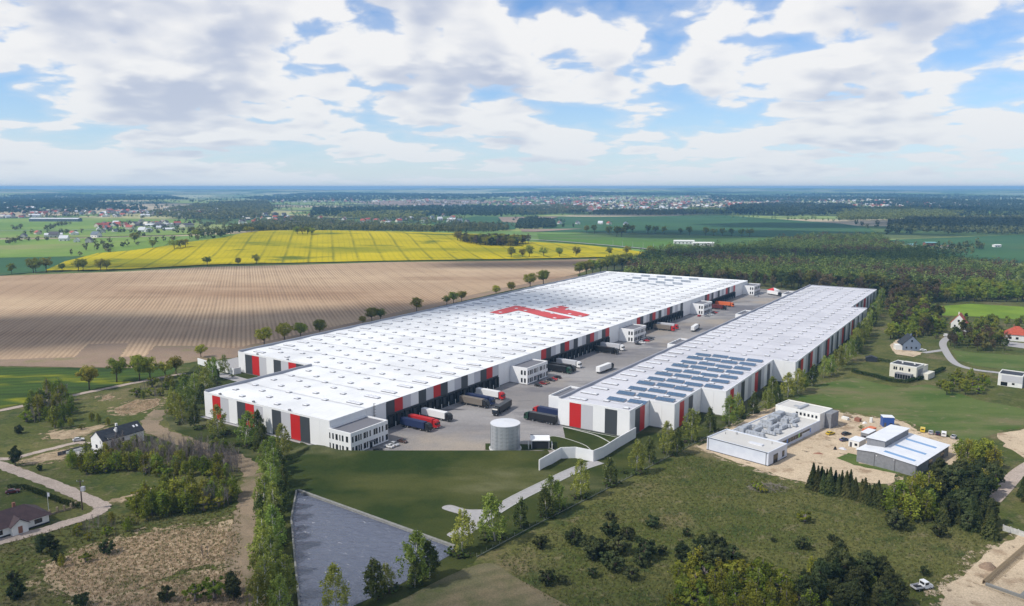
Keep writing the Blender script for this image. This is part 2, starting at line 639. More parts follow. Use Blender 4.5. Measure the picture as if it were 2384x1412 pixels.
M_FENCE = mat('weathered_fence', (0.24, 0.25, 0.20), 0.85, (0.17, 0.18, 0.13), 1.0)
M_LINE = mat('road_paint', (0.62, 0.62, 0.60), 0.7)
M_DIRT = ground_mat('dirt_road', [((0.50, 0.41, 0.35), 0.3, 0.4, 0.7), ((0.36, 0.30, 0.25), 0.12, 0.5, 0.7)], (0.45, 0.375, 0.32), bump=0.06)
M_SAND = ground_mat('sandy_yard', [((0.62, 0.50, 0.355), 0.08, 0.42, 0.65), ((0.36, 0.265, 0.175), 0.10, 0.52, 0.66, 6), ((0.22, 0.17, 0.115), 0.30, 0.58, 0.68, 6)], (0.55, 0.44, 0.31), bump=0.12)
M_SANDF = ground_mat('sandy_fringe', [((0.40, 0.31, 0.20), 0.3, 0.42, 0.65)], (0.48, 0.39, 0.28), bump=0.1, patchy=(0.28, 0.50))
M_STRAWF = ground_mat('dry_grass_fringe', [((0.26, 0.20, 0.12), 0.4, 0.42, 0.65)], (0.40, 0.31, 0.20), bump=0.2, patchy=(0.30, 0.50))
M_HAY = ground_mat('hay_meadow', [((0.19, 0.165, 0.085), 0.02, 0.48, 0.66, 5, (0.5, 1, 1), 0.6), ((0.075, 0.125, 0.025), 0.045, 0.44, 0.60, 6, (0.4, 1.3, 1), 0.6), ((0.21, 0.19, 0.10), 0.16, 0.58, 0.70, 6)], (0.115, 0.155, 0.040), bump=0.15, bscale=0.9)
M_LAWN = ground_mat('dark_lawn', [((0.026, 0.044, 0.008), 0.035, 0.42, 0.60), ((0.080, 0.088, 0.024), 0.022, 0.46, 0.66, 4, (0.5, 1, 1)), ((0.150, 0.148, 0.070), 0.026, 0.52, 0.70, 4, (0.5, 1, 1))], (0.046, 0.060, 0.013), bump=0.08)
M_PLOUGH = ground_mat('ploughed_soil', [((0.62, 0.46, 0.30), 0.004, 0.40, 0.64, 5, (0.35, 1, 1)), ((0.36, 0.23, 0.14), 0.008, 0.50, 0.72, 6, (0.3, 1, 1)), ((0.66, 0.50, 0.335), 0.012, 0.56, 0.74, 6, (0.35, 1, 1))], (0.50, 0.35, 0.225), bump=0.2, bscale=0.35,
                      rows=[(-19, 3.1, (0.17, 0.105, 0.065), 0.55, 0.0, 1.4), (-19, 15.5, (0.17, 0.105, 0.065), 0.22, 0, 12.0)])
M_HEAD = ground_mat('headland_soil', [((0.33, 0.24, 0.17), 0.02, 0.4, 0.6), ((0.26, 0.22, 0.11), 0.05, 0.52, 0.68)], (0.29, 0.21, 0.15), bump=0.15)
M_RAPE = ground_mat('rapeseed_bloom', [((0.60, 0.485, 0.0), 0.007, 0.40, 0.62), ((0.30, 0.29, 0.002), 0.006, 0.46, 0.66, 6, (0.5, 1.2, 1)), ((0.13, 0.17, 0.008), 0.016, 0.56, 0.68, 6, (0.6, 1.2, 1))], (0.50, 0.41, 0.0), bump=0.3, bscale=0.5,
                    rows=[(-13.4, 34.0, (0.10, 0.13, 0.010), 0.7, 0, 40.0), (-13.4, 8.5, (0.20, 0.22, 0.006), 0.34, 0, 7.0)])
M_RAPE2 = ground_mat('young_rapeseed', [((0.30, 0.30, 0.012), 0.03, 0.50, 0.66, 5, (0.4, 1.6, 1), 0.35), ((0.03, 0.055, 0.012), 0.05, 0.5, 0.68, 5, (0.3, 1.8, 1), 0.35)], (0.06, 0.105, 0.014), bump=0.25,
                     rows=[(75, 7.0, (0.025, 0.045, 0.010), 0.5, 0, 2.0)])
M_TILLED = ground_mat('mown_field', [((0.235, 0.185, 0.115), 0.04, 0.42, 0.62), ((0.10, 0.115, 0.045), 0.03, 0.5, 0.66)], (0.17, 0.155, 0.085), bump=0.12,
                      rows=[(64, 5.0, (0.09, 0.09, 0.045), 0.45, 0.1, 2.0)])
M_TRACK = ground_mat('worn_earth', [((0.30, 0.23, 0.16), 0.05, 0.42, 0.62), ((0.15, 0.14, 0.07), 0.08, 0.52, 0.68)], (0.235, 0.185, 0.125), bump=0.1)
M_STRAW = ground_mat('dry_grass', [((0.50, 0.39, 0.26), 0.25, 0.40, 0.62), ((0.17, 0.135, 0.075), 0.4, 0.54, 0.68), ((0.12, 0.12, 0.045), 0.10, 0.52, 0.66)], (0.37, 0.28, 0.18), bump=0.5, bscale=0.9)
M_FIELDG = ground_mat('green_crop', [((0.11, 0.22, 0.030), 0.004, 0.4, 0.62), ((0.15, 0.20, 0.07), 0.008, 0.5, 0.7, 5, (0.3, 1, 1))], (0.09, 0.165, 0.045), bump=0)
M_FIELDT = ground_mat('dark_green_crop', [((0.065, 0.15, 0.055), 0.004, 0.4, 0.62), ((0.12, 0.15, 0.05), 0.010, 0.56, 0.74, 5, (0.25, 1, 1))], (0.052, 0.125, 0.05), bump=0)
M_FIELDL = ground_mat('pale_green_meadow', [((0.24, 0.34, 0.07), 0.004, 0.4, 0.62), ((0.30, 0.30, 0.12), 0.006, 0.5, 0.7, 5, (0.3, 1, 1))], (0.17, 0.28, 0.05), bump=0)
M_BRIGHT = ground_mat('bright_grass', [((0.20, 0.30, 0.03), 0.03, 0.4, 0.62)], (0.15, 0.24, 0.025), bump=0.1)
M_FIELDB = ground_mat('far_bare_soil', [((0.36, 0.27, 0.20), 0.004, 0.4, 0.62)], (0.30, 0.22, 0.17), bump=0)
M_BARK = mat('brown_bark', (0.075, 0.055, 0.042), 0.9, (0.12, 0.09, 0.07), 2.0)
M_BIRCHBARK = mat('birch_bark', (0.62, 0.60, 0.55), 0.8, (0.16, 0.14, 0.12), 1.6, lo=0.52, hi=0.62)
M_GREYBARK = mat('grey_twigs', (0.16, 0.135, 0.125), 0.9, (0.22, 0.19, 0.175), 1.0, rand=0.4)
L_BIRCH = leaf_mat('birch_leaf', (0.175, 0.225, 0.042), (0.300, 0.340, 0.080), 0.5, hue=0.06)
L_BIRCHD = leaf_mat('alder_leaf', (0.071, 0.099, 0.031), (0.145, 0.170, 0.051))
L_ROAD = leaf_mat('roadside_leaf', (0.200, 0.225, 0.030), (0.370, 0.370, 0.055), 0.6, hue=0.07)
L_FOREST = leaf_mat('forest_leaf', (0.050, 0.062, 0.020), (0.190, 0.195, 0.048), 1.0, hue=0.08, nscale=0.075)
L_FORESTB = leaf_mat('brown_budding_leaf', (0.085, 0.066, 0.038), (0.200, 0.150, 0.078), 0.8, hue=0.05, nscale=0.09)
L_LIME = leaf_mat('fresh_lime_leaf', (0.150, 0.195, 0.028), (0.310, 0.350, 0.055), 0.45, hue=0.05)
L_YOUNG = leaf_mat('young_birch_leaf', (0.135, 0.165, 0.022), (0.265, 0.285, 0.045), 0.6, hue=0.07)
L_PINE = leaf_mat('pine_needle', (0.036, 0.050, 0.020), (0.090, 0.105, 0.042), 0.6, 0.1, hue=0.06)
L_SPRUCE = leaf_mat('spruce_needle', (0.036, 0.048, 0.018), (0.100, 0.108, 0.036), 0.6, 0.1, hue=0.06)
L_SHRUB = leaf_mat('shrub_leaf', (0.053, 0.083, 0.021), (0.150, 0.195, 0.060), 0.4)
L_FARDK = leaf_mat('far_conifer', (0.034, 0.052, 0.030), (0.095, 0.120, 0.060), 0.3, 0.1, 0.04, 0.06)
L_FARLT = leaf_mat('far_broadleaf', (0.135, 0.173, 0.053), (0.285, 0.323, 0.098), 0.3, 0.2, 0.04, 0.09)
L_FARMX = leaf_mat('far_mixed_leaf', (0.060, 0.078, 0.034), (0.215, 0.220, 0.085), 0.3, 0.2, 0.04, 0.07)
#CONT

# ------------------------------------------------------------------ the land


def far_land_mat():
    """Meadow close by; beyond about a kilometre a patchwork of fields and woods."""
    m = bpy.data.materials.new('land'); m.use_nodes = True
    T = NT(m.node_tree)
    out = T.n('ShaderNodeOutputMaterial'); b = T.n('ShaderNodeBsdfPrincipled', i_Roughness=0.95)
    b.inputs['Specular IOR Level'].default_value = 0.1
    T.l(b.outputs[0], out.inputs[0])
    pos = T.n('ShaderNodeNewGeometry').outputs['Position']
    sp = T.n('ShaderNodeSeparateXYZ'); T.l(pos, sp.inputs[0])
    # near meadow
    col = T.mix(T.ramp(T.noise(pos, 0.022, 5, 0.62), 0.40, 0.62), (0.085, 0.105, 0.022), (0.150, 0.148, 0.046))
    p2 = T.vmath('ADD', pos, (310, 45, 0))
    col = T.mix(T.math('MULTIPLY', T.ramp(T.noise(p2, 0.030, 6, 0.66), 0.52, 0.70), 0.8), col, (0.225, 0.175, 0.100))
    p3 = T.vmath('ADD', pos, (90, 245, 0))
    col = T.mix(T.math('MULTIPLY', T.ramp(T.noise(p3, 0.09, 6, 0.70), 0.50, 0.64), 0.8), col, (0.050, 0.078, 0.020))
    p4 = T.vmath('ADD', pos, (410, 15, 0))
    col = T.mix(T.math('MULTIPLY', T.ramp(T.noise(p4, 0.16, 6, 0.72), 0.54, 0.68), 0.75), col, (0.235, 0.195, 0.115))
    fine = T.noise(pos, 0.85, 6, 0.80)
    col = T.mix(T.math('MULTIPLY_ADD', T.ramp(fine, 0.3, 0.72), -0.8, 0.62, clamp=True), col, (0.018, 0.022, 0.008))
    tuft = T.ramp(T.noise(p2, 0.75, 4, 0.7), 0.58, 0.70)
    col = T.mix(T.math('MULTIPLY', tuft, 0.35), col, (0.17, 0.155, 0.075))
    # far patchwork
    warp = T.n('ShaderNodeTexNoise', i_Scale=0.0012, i_Detail=3.0); T.l(pos, warp.inputs['Vector'])
    q = T.vmath('ADD', pos, T.vmath('SCALE', T.vmath('SUBTRACT', warp.outputs[1], (0.5, 0.5, 0.5)), scale=500))
    mp = T.n('ShaderNodeMapping'); mp.inputs['Scale'].default_value = (0.0013, 0.0022, 0.0); mp.inputs['Rotation'].default_value = (0, 0, 0.3)
    T.l(q, mp.inputs['Vector'])
    vo = T.n('ShaderNodeTexVoronoi', i_Scale=1.0); T.l(mp.outputs[0], vo.inputs['Vector'])
    sc = T.n('ShaderNodeSeparateColor'); T.l(vo.outputs['Color'], sc.inputs[0])
    cr = T.n('ShaderNodeValToRGB'); cr.color_ramp.interpolation = 'CONSTANT'
    els = [(0.0, (0.17, 0.27, 0.07)), (0.20, (0.33, 0.38, 0.12)), (0.38, (0.10, 0.16, 0.05)), (0.55, (0.25, 0.32, 0.10)), (0.70, (0.48, 0.40, 0.27)), (0.80, (0.14, 0.22, 0.06)), (0.92, (0.42, 0.40, 0.18))]
    e = cr.color_ramp.elements
    e[0].position, e[0].color = els[0][0], els[0][1] + (1,)
    e[1].position, e[1].color = els[1][0], els[1][1] + (1,)
    for p, c in els[2:]:
        x = e.new(p); x.color = c + (1,)
    T.l(sc.outputs[0], cr.inputs[0])
    far = T.mix(T.math('MULTIPLY', T.ramp(T.noise(pos, 0.01, 5, 0.7), 0.45, 0.65), 0.5), cr.outputs[0], (0.07, 0.09, 0.04))
    wood = T.ramp(T.noise(T.vmath('MULTIPLY', pos, (0.6, 1.0, 0)), 0.0015, 6, 0.62), 0.53, 0.57)
    far = T.mix(wood, far, T.mix(T.noise(pos, 0.02, 4, 0.7), (0.018, 0.035, 0.022), (0.05, 0.07, 0.035)))
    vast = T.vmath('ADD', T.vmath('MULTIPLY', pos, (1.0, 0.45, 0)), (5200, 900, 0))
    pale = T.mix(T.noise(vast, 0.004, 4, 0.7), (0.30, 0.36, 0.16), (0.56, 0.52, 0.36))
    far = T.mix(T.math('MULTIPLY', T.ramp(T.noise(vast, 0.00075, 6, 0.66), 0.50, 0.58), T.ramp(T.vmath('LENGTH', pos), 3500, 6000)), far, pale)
    col = T.mix(T.ramp(T.vmath('LENGTH', pos), 900, 1300), col, far)
    T.l(col, b.inputs['Base Color'])
    bp = T.n('ShaderNodeBump', i_Strength=1.0, i_Distance=0.25); T.l(fine, bp.inputs['Height']); T.l(bp.outputs[0], b.inputs['Normal'])
    return m


M_LAND = far_land_mat()


def build_ground():
    nr, na = 190, 300
    rad = np.concatenate([[0], np.geomspace(40, 20000, nr)])
    ang = np.linspace(0, 2 * np.pi, na, endpoint=False)
    V = [(0.0, 0.0)]
    for r in rad[1:]:
        V += list(zip((r * np.sin(ang)).tolist(), (r * np.cos(ang)).tolist()))
    V = np.array(V); Z = hills(V[:, 0], V[:, 1])
    Fc = [(0, 1 + (k + 1) % na, 1 + k) for k in range(na)]
    for i in range(nr - 1):
        a = 1 + i * na
        Fc += [(a + k, a + (k + 1) % na, a + na + (k + 1) % na, a + na + k) for k in range(na)]
    m = bpy.data.meshes.new('ground')
    m.from_pydata(np.column_stack([V, Z]).tolist(), [], Fc)
    m.materials.append(M_LAND)
    m.update()
    if m.polygons[5].normal.z < 0:
        m.flip_normals()
    m.polygons.foreach_set('use_smooth', [True] * len(m.polygons))
    tag(link('ground', m), kind='structure')


build_ground()

# fields in the middle distance
sheet('ploughed_field', W2([(-260, 846), (0, 846), (300, 850), (440, 836), (545, 826), (830, 757), (1040, 704), (1180, 671), (1340, 640), (1420, 612), (1392, 604), (1200, 608), (900, 612), (700, 618), (480, 623), (300, 633), (150, 638), (0, 643), (-260, 650)]), 0.10, M_PLOUGH, step=25)
sheet('headland', W2([(-260, 852), (0, 853), (300, 858), (440, 845), (545, 834), (840, 766), (1040, 714), (1190, 680), (1345, 648), (1345, 641), (1180, 669), (1040, 700), (830, 750), (545, 812), (440, 806), (360, 806), (340, 830), (280, 832), (300, 800), (205, 802), (175, 832), (0, 838), (-260, 838)]), 0.14, M_HEAD, jag=0.8)
sheet('field_margin', W2([(560, 836), (850, 770), (1050, 717), (1200, 683), (1350, 651), (1400, 640), (1396, 634), (1345, 646), (1190, 676), (1040, 710), (840, 761), (552, 829)]), 0.18, M_LAWN, jag=0.6)
RAPE = [at(*p) for p in [(105, 634), (150, 634), (300, 629), (480, 620), (700, 615), (900, 610), (1200, 605), (1400, 601), (1552, 597), (1450, 582), (1350, 572), (1247, 566), (1150, 562), (1060, 556)]]
RAPE += [Vector((x, y, 0)) for x, y in [(-60, 1560), (-250, 1640), (-470, 1600)]] + [at(p[0], p[1]) for p in [(520, 556), (438, 566), (398, 574), (345, 581), (302, 587), (227, 592), (151, 612)]]
sheet('rapeseed_field', RAPE, 1.3, M_RAPE, step=22)
sheet('young_crop_field', W2([(-260, 858), (0, 856), (280, 858), (420, 850), (400, 872), (240, 903), (0, 951), (-160, 985)]), 0.10, M_RAPE2)
sheet('green_field', W2([(-260, 648), (0, 643), (110, 634), (200, 607), (300, 596), (-260, 606)]), 0.5, M_FIELDT, step=40)
sheet('meadow', W2([(-260, 606), (300, 596), (380, 575), (420, 552), (-260, 556)]), 0.7, M_FIELDL, step=60)
sheet('meadow', W2([(-260, 552), (440, 548), (470, 512), (120, 508), (-260, 514)]), 0.9, M_FIELDL, step=80)
sheet('green_field', W2([(1255, 560), (1330, 568), (1480, 580), (1590, 590), (1800, 590), (1800, 556), (1560, 548), (1250, 545)]), 0.5, M_FIELDG, step=60)
sheet('dark_green_field', W2([(1250, 541), (1560, 545), (1800, 553), (2050, 548), (2020, 531), (1960, 522), (1680, 502), (1300, 507)]), 0.8, M_FIELDT, step=60)
sheet('dark_green_field', W2([(1000, 520), (1110, 505), (1195, 506), (1200, 535), (1060, 540)]), 0.9, M_FIELDT, step=60)
sheet('bare_field', W2([(1160, 507), (1300, 506), (1240, 522), (1170, 518)]), 1.2, M_FIELDB, step=60)
sheet('bare_field', W2([(1210, 535), (1360, 534), (1250, 541), (1215, 541)]), 1.2, M_FIELDB, step=60)
sheet('pasture', W2([(2060, 560), (2384, 548), (2700, 560), (2700, 620), (2384, 615), (2150, 602), (2050, 585)]), 0.5, M_FIELDT, step=60)
sheet('clearing', W2([(2150, 716), (2260, 708), (2400, 716), (2500, 722), (2500, 750), (2384, 746), (2280, 738), (2160, 734)]), 0.12, M_BRIGHT)
sheet('pale_field', W2([(800, 470), (1090, 466), (1200, 471), (1100, 476), (900, 480)]), 2.0, M_FIELDB, step=200)

# grounds of the warehouse park
LAWN = W2([(455, 850), (400, 900), (378, 960), (400, 1000), (500, 1042), (596, 1086), (606, 1110), (590, 1180), (572, 1290), (580, 1430), (700, 1500), (900, 1440), (1120, 1296), (1400, 1148), (1590, 1048), (1720, 980), (1850, 900), (1960, 812), (2060, 712)]) + [uv(575, 225), uv(575, -70), uv(90, -70)]
sheet('lawn', LAWN, 0.06, M_LAWN, jag=0.5)
YARD = [uv(8, 80), uv(22, 132), uv(33, 137), uv(60, 141), uv(80, 142), uv(562, 142), uv(590, 110), uv(585, 75), uv(562, 79), uv(120, 79), uv(0, 79)]
sheet('yard', [uv(-8, 79), uv(-4, 96), uv(18, 128), uv(30, 152), uv(46, 164), uv(78, 143), uv(84, 139), uv(562, 139), uv(600, 120), uv(590, 60), uv(562, 79), uv(100, 78)], 0.10, M_ASPH)
sheet('perimeter_path', [uv(-1.6, -2.0), uv(-1.6, 80), uv(0.5, 80), uv(0.5, -2.0)], 0.12, M_PATH)
sheet('curved_path', catmull([at(500, 873), at(510, 868), at(540, 874), at(600, 889), at(640, 893), at(640, 898), at(585, 896), at(530, 884)], 6, True), 0.13, M_PATH)

# drive looping round the pump house, with lawn islands and kerbs
island = catmull([uv(77, 143.5), uv(76, 152), uv(74, 162), uv(68, 172), uv(66.5, 173.6), uv(74, 174), uv(76.5, 172), uv(76.8, 158)], 6, True)
sheet('grass_island', island, 0.22, M_LAWN)
island2 = catmull([uv(62, 146), uv(63.5, 152), uv(60, 164), uv(53, 170), uv(48, 168.6), uv(47, 160), uv(52, 150)], 6, True)
sheet('grass_island', island2, 0.22, M_LAWN)
sheet('grass_island', W2([(1130, 1034), (1150, 1034), (1225, 1036), (1290, 1040), (1290, 1049), (1130, 1049)]), 0.22, M_LAWN)


def kerb(pts, w=0.35, h=0.26, closed=True):
    mb = MB(); n = len(pts)
    for i in range(n if closed else n - 1):
        a, b = Vector(pts[i][:2]), Vector(pts[(i + 1) % n][:2])
        t = (b - a).normalized() * 0.02
        s = Vector((-t.y, t.x)).normalized() * w / 2
        mb.prism([tuple(a - t + s), tuple(a - t - s), tuple(b + t - s), tuple(b + t + s)], 0.02, h)
    return tag(mb.build('kerb', M_KERB), kind='structure')


kerb(island); kerb(island2)
strip('drive', W2([(1395, 1076), (1340, 1095), (1270, 1128), (1200, 1163), (1140, 1200), (1060, 1255)]), 4.6, 0.14, M_PATH, 10)
sheet('turning_pad', catmull(W2([(1030, 1186), (1048, 1177), (1085, 1187), (1125, 1188), (1150, 1192), (1120, 1225), (1075, 1250), (1040, 1246), (1085, 1222), (1090, 1206)]), 5, True), 0.17, M_PATH)
for sgn in (-1, 1):
    c = catmull(W2([(1395, 1076), (1340, 1095), (1270, 1128), (1200, 1163), (1145, 1196)]), 10)
    L = []
    for i, p in enumerate(c):
        t = (c[min(i + 1, len(c) - 1)] - c[max(i - 1, 0)]).normalized()
        L.append(p + Vector((-t.y, t.x)) * 2.4 * sgn)
    kerb(L, 0.25, 0.22, False)

# dirt roads and tracks
strip('dirt_road', W2([(-160, 990), (0, 957), (120, 932), (240, 907), (330, 889), (430, 870)]), 4.0, 0.16, M_DIRT, 8, wob=0.3)
strip('dirt_road', W2([(-60, 1068), (0, 1083), (40, 1098), (120, 1127), (185, 1155), (228, 1173), (238, 1184), (215, 1200), (160, 1217), (100, 1236), (0, 1262), (-80, 1282)]), 5.0, 0.12, M_DIRT, 10, wob=0.35)
strip('driveway', W2([(-20, 1070), (30, 1068), (70, 1058), (130, 1043), (185, 1031), (215, 1040)]), 3.2, 0.10, M_DIRT, 8, wob=0.3)
strip('sandy_track', W2([(236, 1176), (270, 1168), (330, 1150), (360, 1140)]), 5.0, 0.08, M_STRAW, 8, wob=0.8)
strip('earth_track', W2([(378, 955), (350, 985), (372, 1008), (450, 1036), (540, 1066), (592, 1098), (588, 1150), (568, 1220), (560, 1290), (578, 1345), (585, 1440)]), 8.0, 0.09, M_TRACK, 10, wob=0.9)
strip('access_road', W2([(2250, 770), (2215, 782), (2196, 797), (2200, 815), (2222, 845), (2262, 860), (2320, 868), (2384, 874), (2460, 880)]), 4.5, 0.12, M_PATH, 8)
strip('access_road', W2([(2200, 815), (2165, 820), (2150, 822)]), 4.0, 0.10, M_PATH, 6)
strip('access_road', W2([(2420, 1070), (2370, 1102), (2335, 1140), (2310, 1166)]), 5.0, 0.10, M_DIRT, 8)
strip('garden_drive', W2([(2250, 762), (2290, 768), (2330, 768)]), 4.0, 0.10, M_PATH, 6)
sheet('paved_court', W2([(2325, 793), (2384, 800), (2460, 812), (2460, 830), (2384, 812), (2340, 806)]), 0.1, M_PATH)
strip('highway', [at(-200, 541), at(0, 539), at(300, 536), at(600, 531)], 9.0, 1.6, M_PATH, 10)
strip('highway', [at(1130, 553), at(1240, 560), at(1330, 567), at(1450, 577), at(1590, 590)], 8.0, 1.6, M_PATH, 8)
sheet('mown_field', catmull(W2([(840, 1460), (960, 1385), (1060, 1335), (1140, 1312), (1200, 1345), (1300, 1400), (1400, 1460), (1100, 1500)]), 6, True), 0.10, M_TILLED)
sheet('sandy_yard', W2([(1626, 1042), (1690, 1004), (1770, 958), (1850, 935), (1960, 962), (2050, 975), (2110, 985), (2140, 1006), (2180, 1010), (2240, 1030), (2252, 1058), (2215, 1082), (2150, 1090), (2090, 1098), (2075, 1128), (1985, 1122), (1890, 1128), (1810, 1108), (1700, 1072)]), 0.11, M_SAND, jag=0.8, seed=3, fringe=(M_SANDF, 3.0))
sheet('grass_patch', W2([(1945, 1068), (1975, 1056), (2000, 1062), (2000, 1080), (2120, 1100), (2085, 1104), (1990, 1084)]), 0.15, M_HAY, jag=0.5)
sheet('hay_meadow', W2([(1860, 905), (1985, 880), (2075, 900), (2110, 903), (2160, 895), (2290, 935), (2420, 960), (2420, 985), (2330, 1005), (2260, 1030), (2180, 1005), (2100, 980), (1960, 955), (1850, 930)]), 0.04, M_HAY, jag=0.8)
sheet('hay_meadow', W2([(2215, 815), (2270, 822), (2384, 828), (2480, 835), (2480, 868), (2384, 866), (2270, 852), (2230, 838)]), 0.04, M_HAY, jag=0.6)
sheet('building_site', W2([(2180, 1440), (2200, 1395), (2190, 1370), (2250, 1330), (2290, 1300), (2330, 1260), (2430, 1240), (2480, 1440)]), 0.10, M_SAND, jag=1.0, seed=5, fringe=(M_SANDF, 4.0))
sheet('bare_patch', W2([(2320, 1010), (2384, 1000), (2450, 1010), (2450, 1060), (2384, 1068), (2340, 1040)]), 0.1, M_SAND, jag=1.0)
sheet('bare_patch', W2([(2070, 805), (2090, 790), (2105, 792), (2110, 815), (2150, 822), (2130, 832), (2085, 826)]), 0.1, M_SAND, jag=0.8)
DRY = [[(100, 1330), (190, 1280), (330, 1245), (480, 1225), (555, 1240), (550, 1300), (420, 1330), (330, 1370), (200, 1400)],
       [(200, 1412), (330, 1372), (480, 1330), (560, 1330), (575, 1390), (520, 1440), (300, 1450)],
       [(265, 955), (310, 935), (370, 930), (368, 945), (320, 962), (275, 965)], [(235, 925), (260, 922), (262, 928), (238, 931)],
       [(110, 1010), (170, 1000), (240, 992), (200, 1012), (130, 1024)], [(480, 1245), (530, 1210), (555, 1215), (540, 1235)],
       [(60, 1070), (150, 1048), (175, 1052), (110, 1075), (62, 1080)]]
for k, P in enumerate(DRY):
    sheet('dry_grass', catmull(W2(P), 4, True), 0.05 + 0.004 * k, M_STRAW, jag=1.1, seed=k, fringe=(M_STRAWF, 3.5))


# pond
def water_mat():
    m = bpy.data.materials.new('pond_water'); m.use_nodes = True
    T = NT(m.node_tree)
    out = T.n('ShaderNodeOutputMaterial'); b = T.n('ShaderNodeBsdfPrincipled', i_Roughness=0.27)
    b.inputs['Base Color'].default_value = (0.085, 0.098, 0.145, 1)
    b.inputs['IOR'].default_value = 1.9
    b.inputs['Specular IOR Level'].default_value = 0.5
    T.l(b.outputs[0], out.inputs[0])
    pos = T.n('ShaderNodeNewGeometry').outputs['Position']
    mp = T.n('ShaderNodeMapping'); mp.inputs['Scale'].default_value = (0.55, 1.3, 1); mp.inputs['Rotation'].default_value = (0, 0, 0.15)
    T.l(pos, mp.inputs['Vector'])
    h = T.math('ADD', T.noise(mp.outputs[0], 0.42, 3, 0.55, 0.5), T.math('MULTIPLY', T.noise(mp.outputs[0], 2.2, 2, 0.5), 0.22))
    bp = T.n('ShaderNodeBump', i_Strength=1.0, i_Distance=1.0); T.l(h, bp.inputs['Height']); T.l(bp.outputs[0], b.inputs['Normal'])
    return m


POND = W2([(692, 1146), (680, 1212), (690, 1320), (702, 1440), (760, 1440), (925, 1366), (1050, 1292), (1056, 1278)])
sheet('pond_water', POND, 0.12, water_mat())
M_RIM = mat('pond_rim_concrete', (0.25, 0.25, 0.235), 0.8, (0.18, 0.18, 0.17), 1.0)
rim = thing('pond_wall', 'low grey concrete wall edging the pond', 'wall')
for (a, b, w) in ((0, 1, .5), (1, 2, .5), (2, 3, .5), (7, 0, .9)):
    p, q = POND[a].to_2d(), POND[b].to_2d()
    t = (q - p).normalized(); s = Vector((t.y, -t.x)) * -w
    MB().prism([tuple(p), tuple(q), tuple(q - s), tuple(p - s)], 0.0, 0.85).build('wall_section', M_RIM, rim)


# grass bank in front of the yard
def build_bank():
    xs = [690, 705, 720, 735, 752, 770, 790, 830, 900, 1000, 1100, 1180, 1240, 1262, 1280]
    zs = [0.0, 1.7, 3.0, 3.5, 3.4, 2.9, 2.4, 2.4, 2.4, 2.4, 2.4, 2.4, 2.4, 1.8, 0.0]
    ys = [1041, 1040, 1038, 1037, 1039, 1045, 1050, 1051, 1051, 1051, 1051, 1051, 1051, 1054, 1060]
    prof = [(7, 0.0), (3.2, 0.55), (1.2, 0.93), (0, 1.0), (-1.5, 0.94), (-5, 0.66), (-10, 0.34), (-16, 0.12), (-24, 0.0)]
    V = []; n = len(prof)
    fx = np.interp(np.linspace(0, len(xs) - 1, 60), range(len(xs)), xs)
    fz = np.interp(np.linspace(0, len(xs) - 1, 60), range(len(xs)), zs)
    fy = np.interp(np.linspace(0, len(xs) - 1, 60), range(len(xs)), ys)
    for x, z, y in zip(fx, fz, fy):
        d = ray(x, y); t = (z - CAM_H) / d[2]
        for (o, k) in prof:
            V.append((d[0] * t, d[1] * t + o, max(z * k, 0) + 0.065))
    Fc = [(i * n + j, i * n + j + 1, (i + 1) * n + j + 1, (i + 1) * n + j) for i in range(59) for j in range(n - 1)]
    m = bpy.data.meshes.new('grass_bank'); m.from_pydata(V, [], Fc); m.materials.append(M_LAWN); m.update()
    if m.polygons[10].normal.z < 0: m.flip_normals()
    m.polygons.foreach_set('use_smooth', [True] * len(m.polygons))
    tag(link('grass_bank', m), kind='structure')


build_bank()

# ------------------------------------------------------------------ warehouses (local x runs across the yard, local y away along the long walls)
PAN = {'W': M_WHITE, 'L': M_LIGHT, 'D': M_DARK, 'R': M_RED}
ZR, RAMP, PER = 11.45, 0.34, 21.8


def roof_z(y):
    t = (y / PER) % 1.0
    return ZR + RAMP * (1 - abs(2 * t - 1))


def build_roof(root, sections, mat_):
    """sections: (y0, y1, left x at y0, left x at y1, right x)."""
    mb = MB()
    for (y0, y1, a0, a1, b) in sections:
        ys = sorted({y0, y1} | {k * PER / 2 for k in range(0, 120) if y0 < k * PER / 2 < y1})
        for p, q in zip(ys, ys[1:]):
            ap = a0 + (a1 - a0) * (p - y0) / (y1 - y0); aq = a0 + (a1 - a0) * (q - y0) / (y1 - y0)
            mb.quad((ap, p, roof_z(p)), (b, p, roof_z(p)), (b, q, roof_z(q)), (aq, q, roof_z(q)))
    rf = mb.build('roof', mat_, root)
    for (y0, y1, a0, a1, b) in sections:
        for k in range(0, 60):
            y = k * PER
            if y0 + 1 < y < y1 - 1:
                a = a0 + (a1 - a0) * (y - y0) / (y1 - y0)
                ubox('roof_seam', M_SEAM, rf, a + 0.6, y - 0.22, ZR - 0.05, b - 0.6, y + 0.22, ZR + 0.05)
    return rf


def wall_run(name, root, mat_, pts, z0, z1, w):
    """Low wall pieces along the roof edge."""
    for (p, q) in zip(pts, pts[1:]):
        p, q = Vector(p), Vector(q)
        t = (q - p).normalized(); s = Vector((-t.y, t.x)) * w
        MB().prism([tuple(p), tuple(q), tuple(q + s), tuple(p + s)], z0, z1).build(name, mat_, root)


def panels_y(root, seq, y0, y1, x, z0, z1, out=0.14):
    """Cladding panels on a wall facing +x."""
    w = (y1 - y0) / len(seq)
    for i, c in enumerate(seq):
        ubox('wall_panel', PAN[c], root, x - 0.02, y0 + i * w + 0.03, z0, x + out, y0 + (i + 1) * w - 0.03, z1)


def panels_x(root, seq, x0, x1, y, z0, z1, out=0.14):
    """Cladding panels on a wall facing -y."""
    w = (x1 - x0) / len(seq)
    for i, c in enumerate(seq):
        ubox('wall_panel', PAN[c], root, x0 + i * w + 0.03, y - out, z0, x0 + (i + 1) * w - 0.03, y + 0.02, z1)


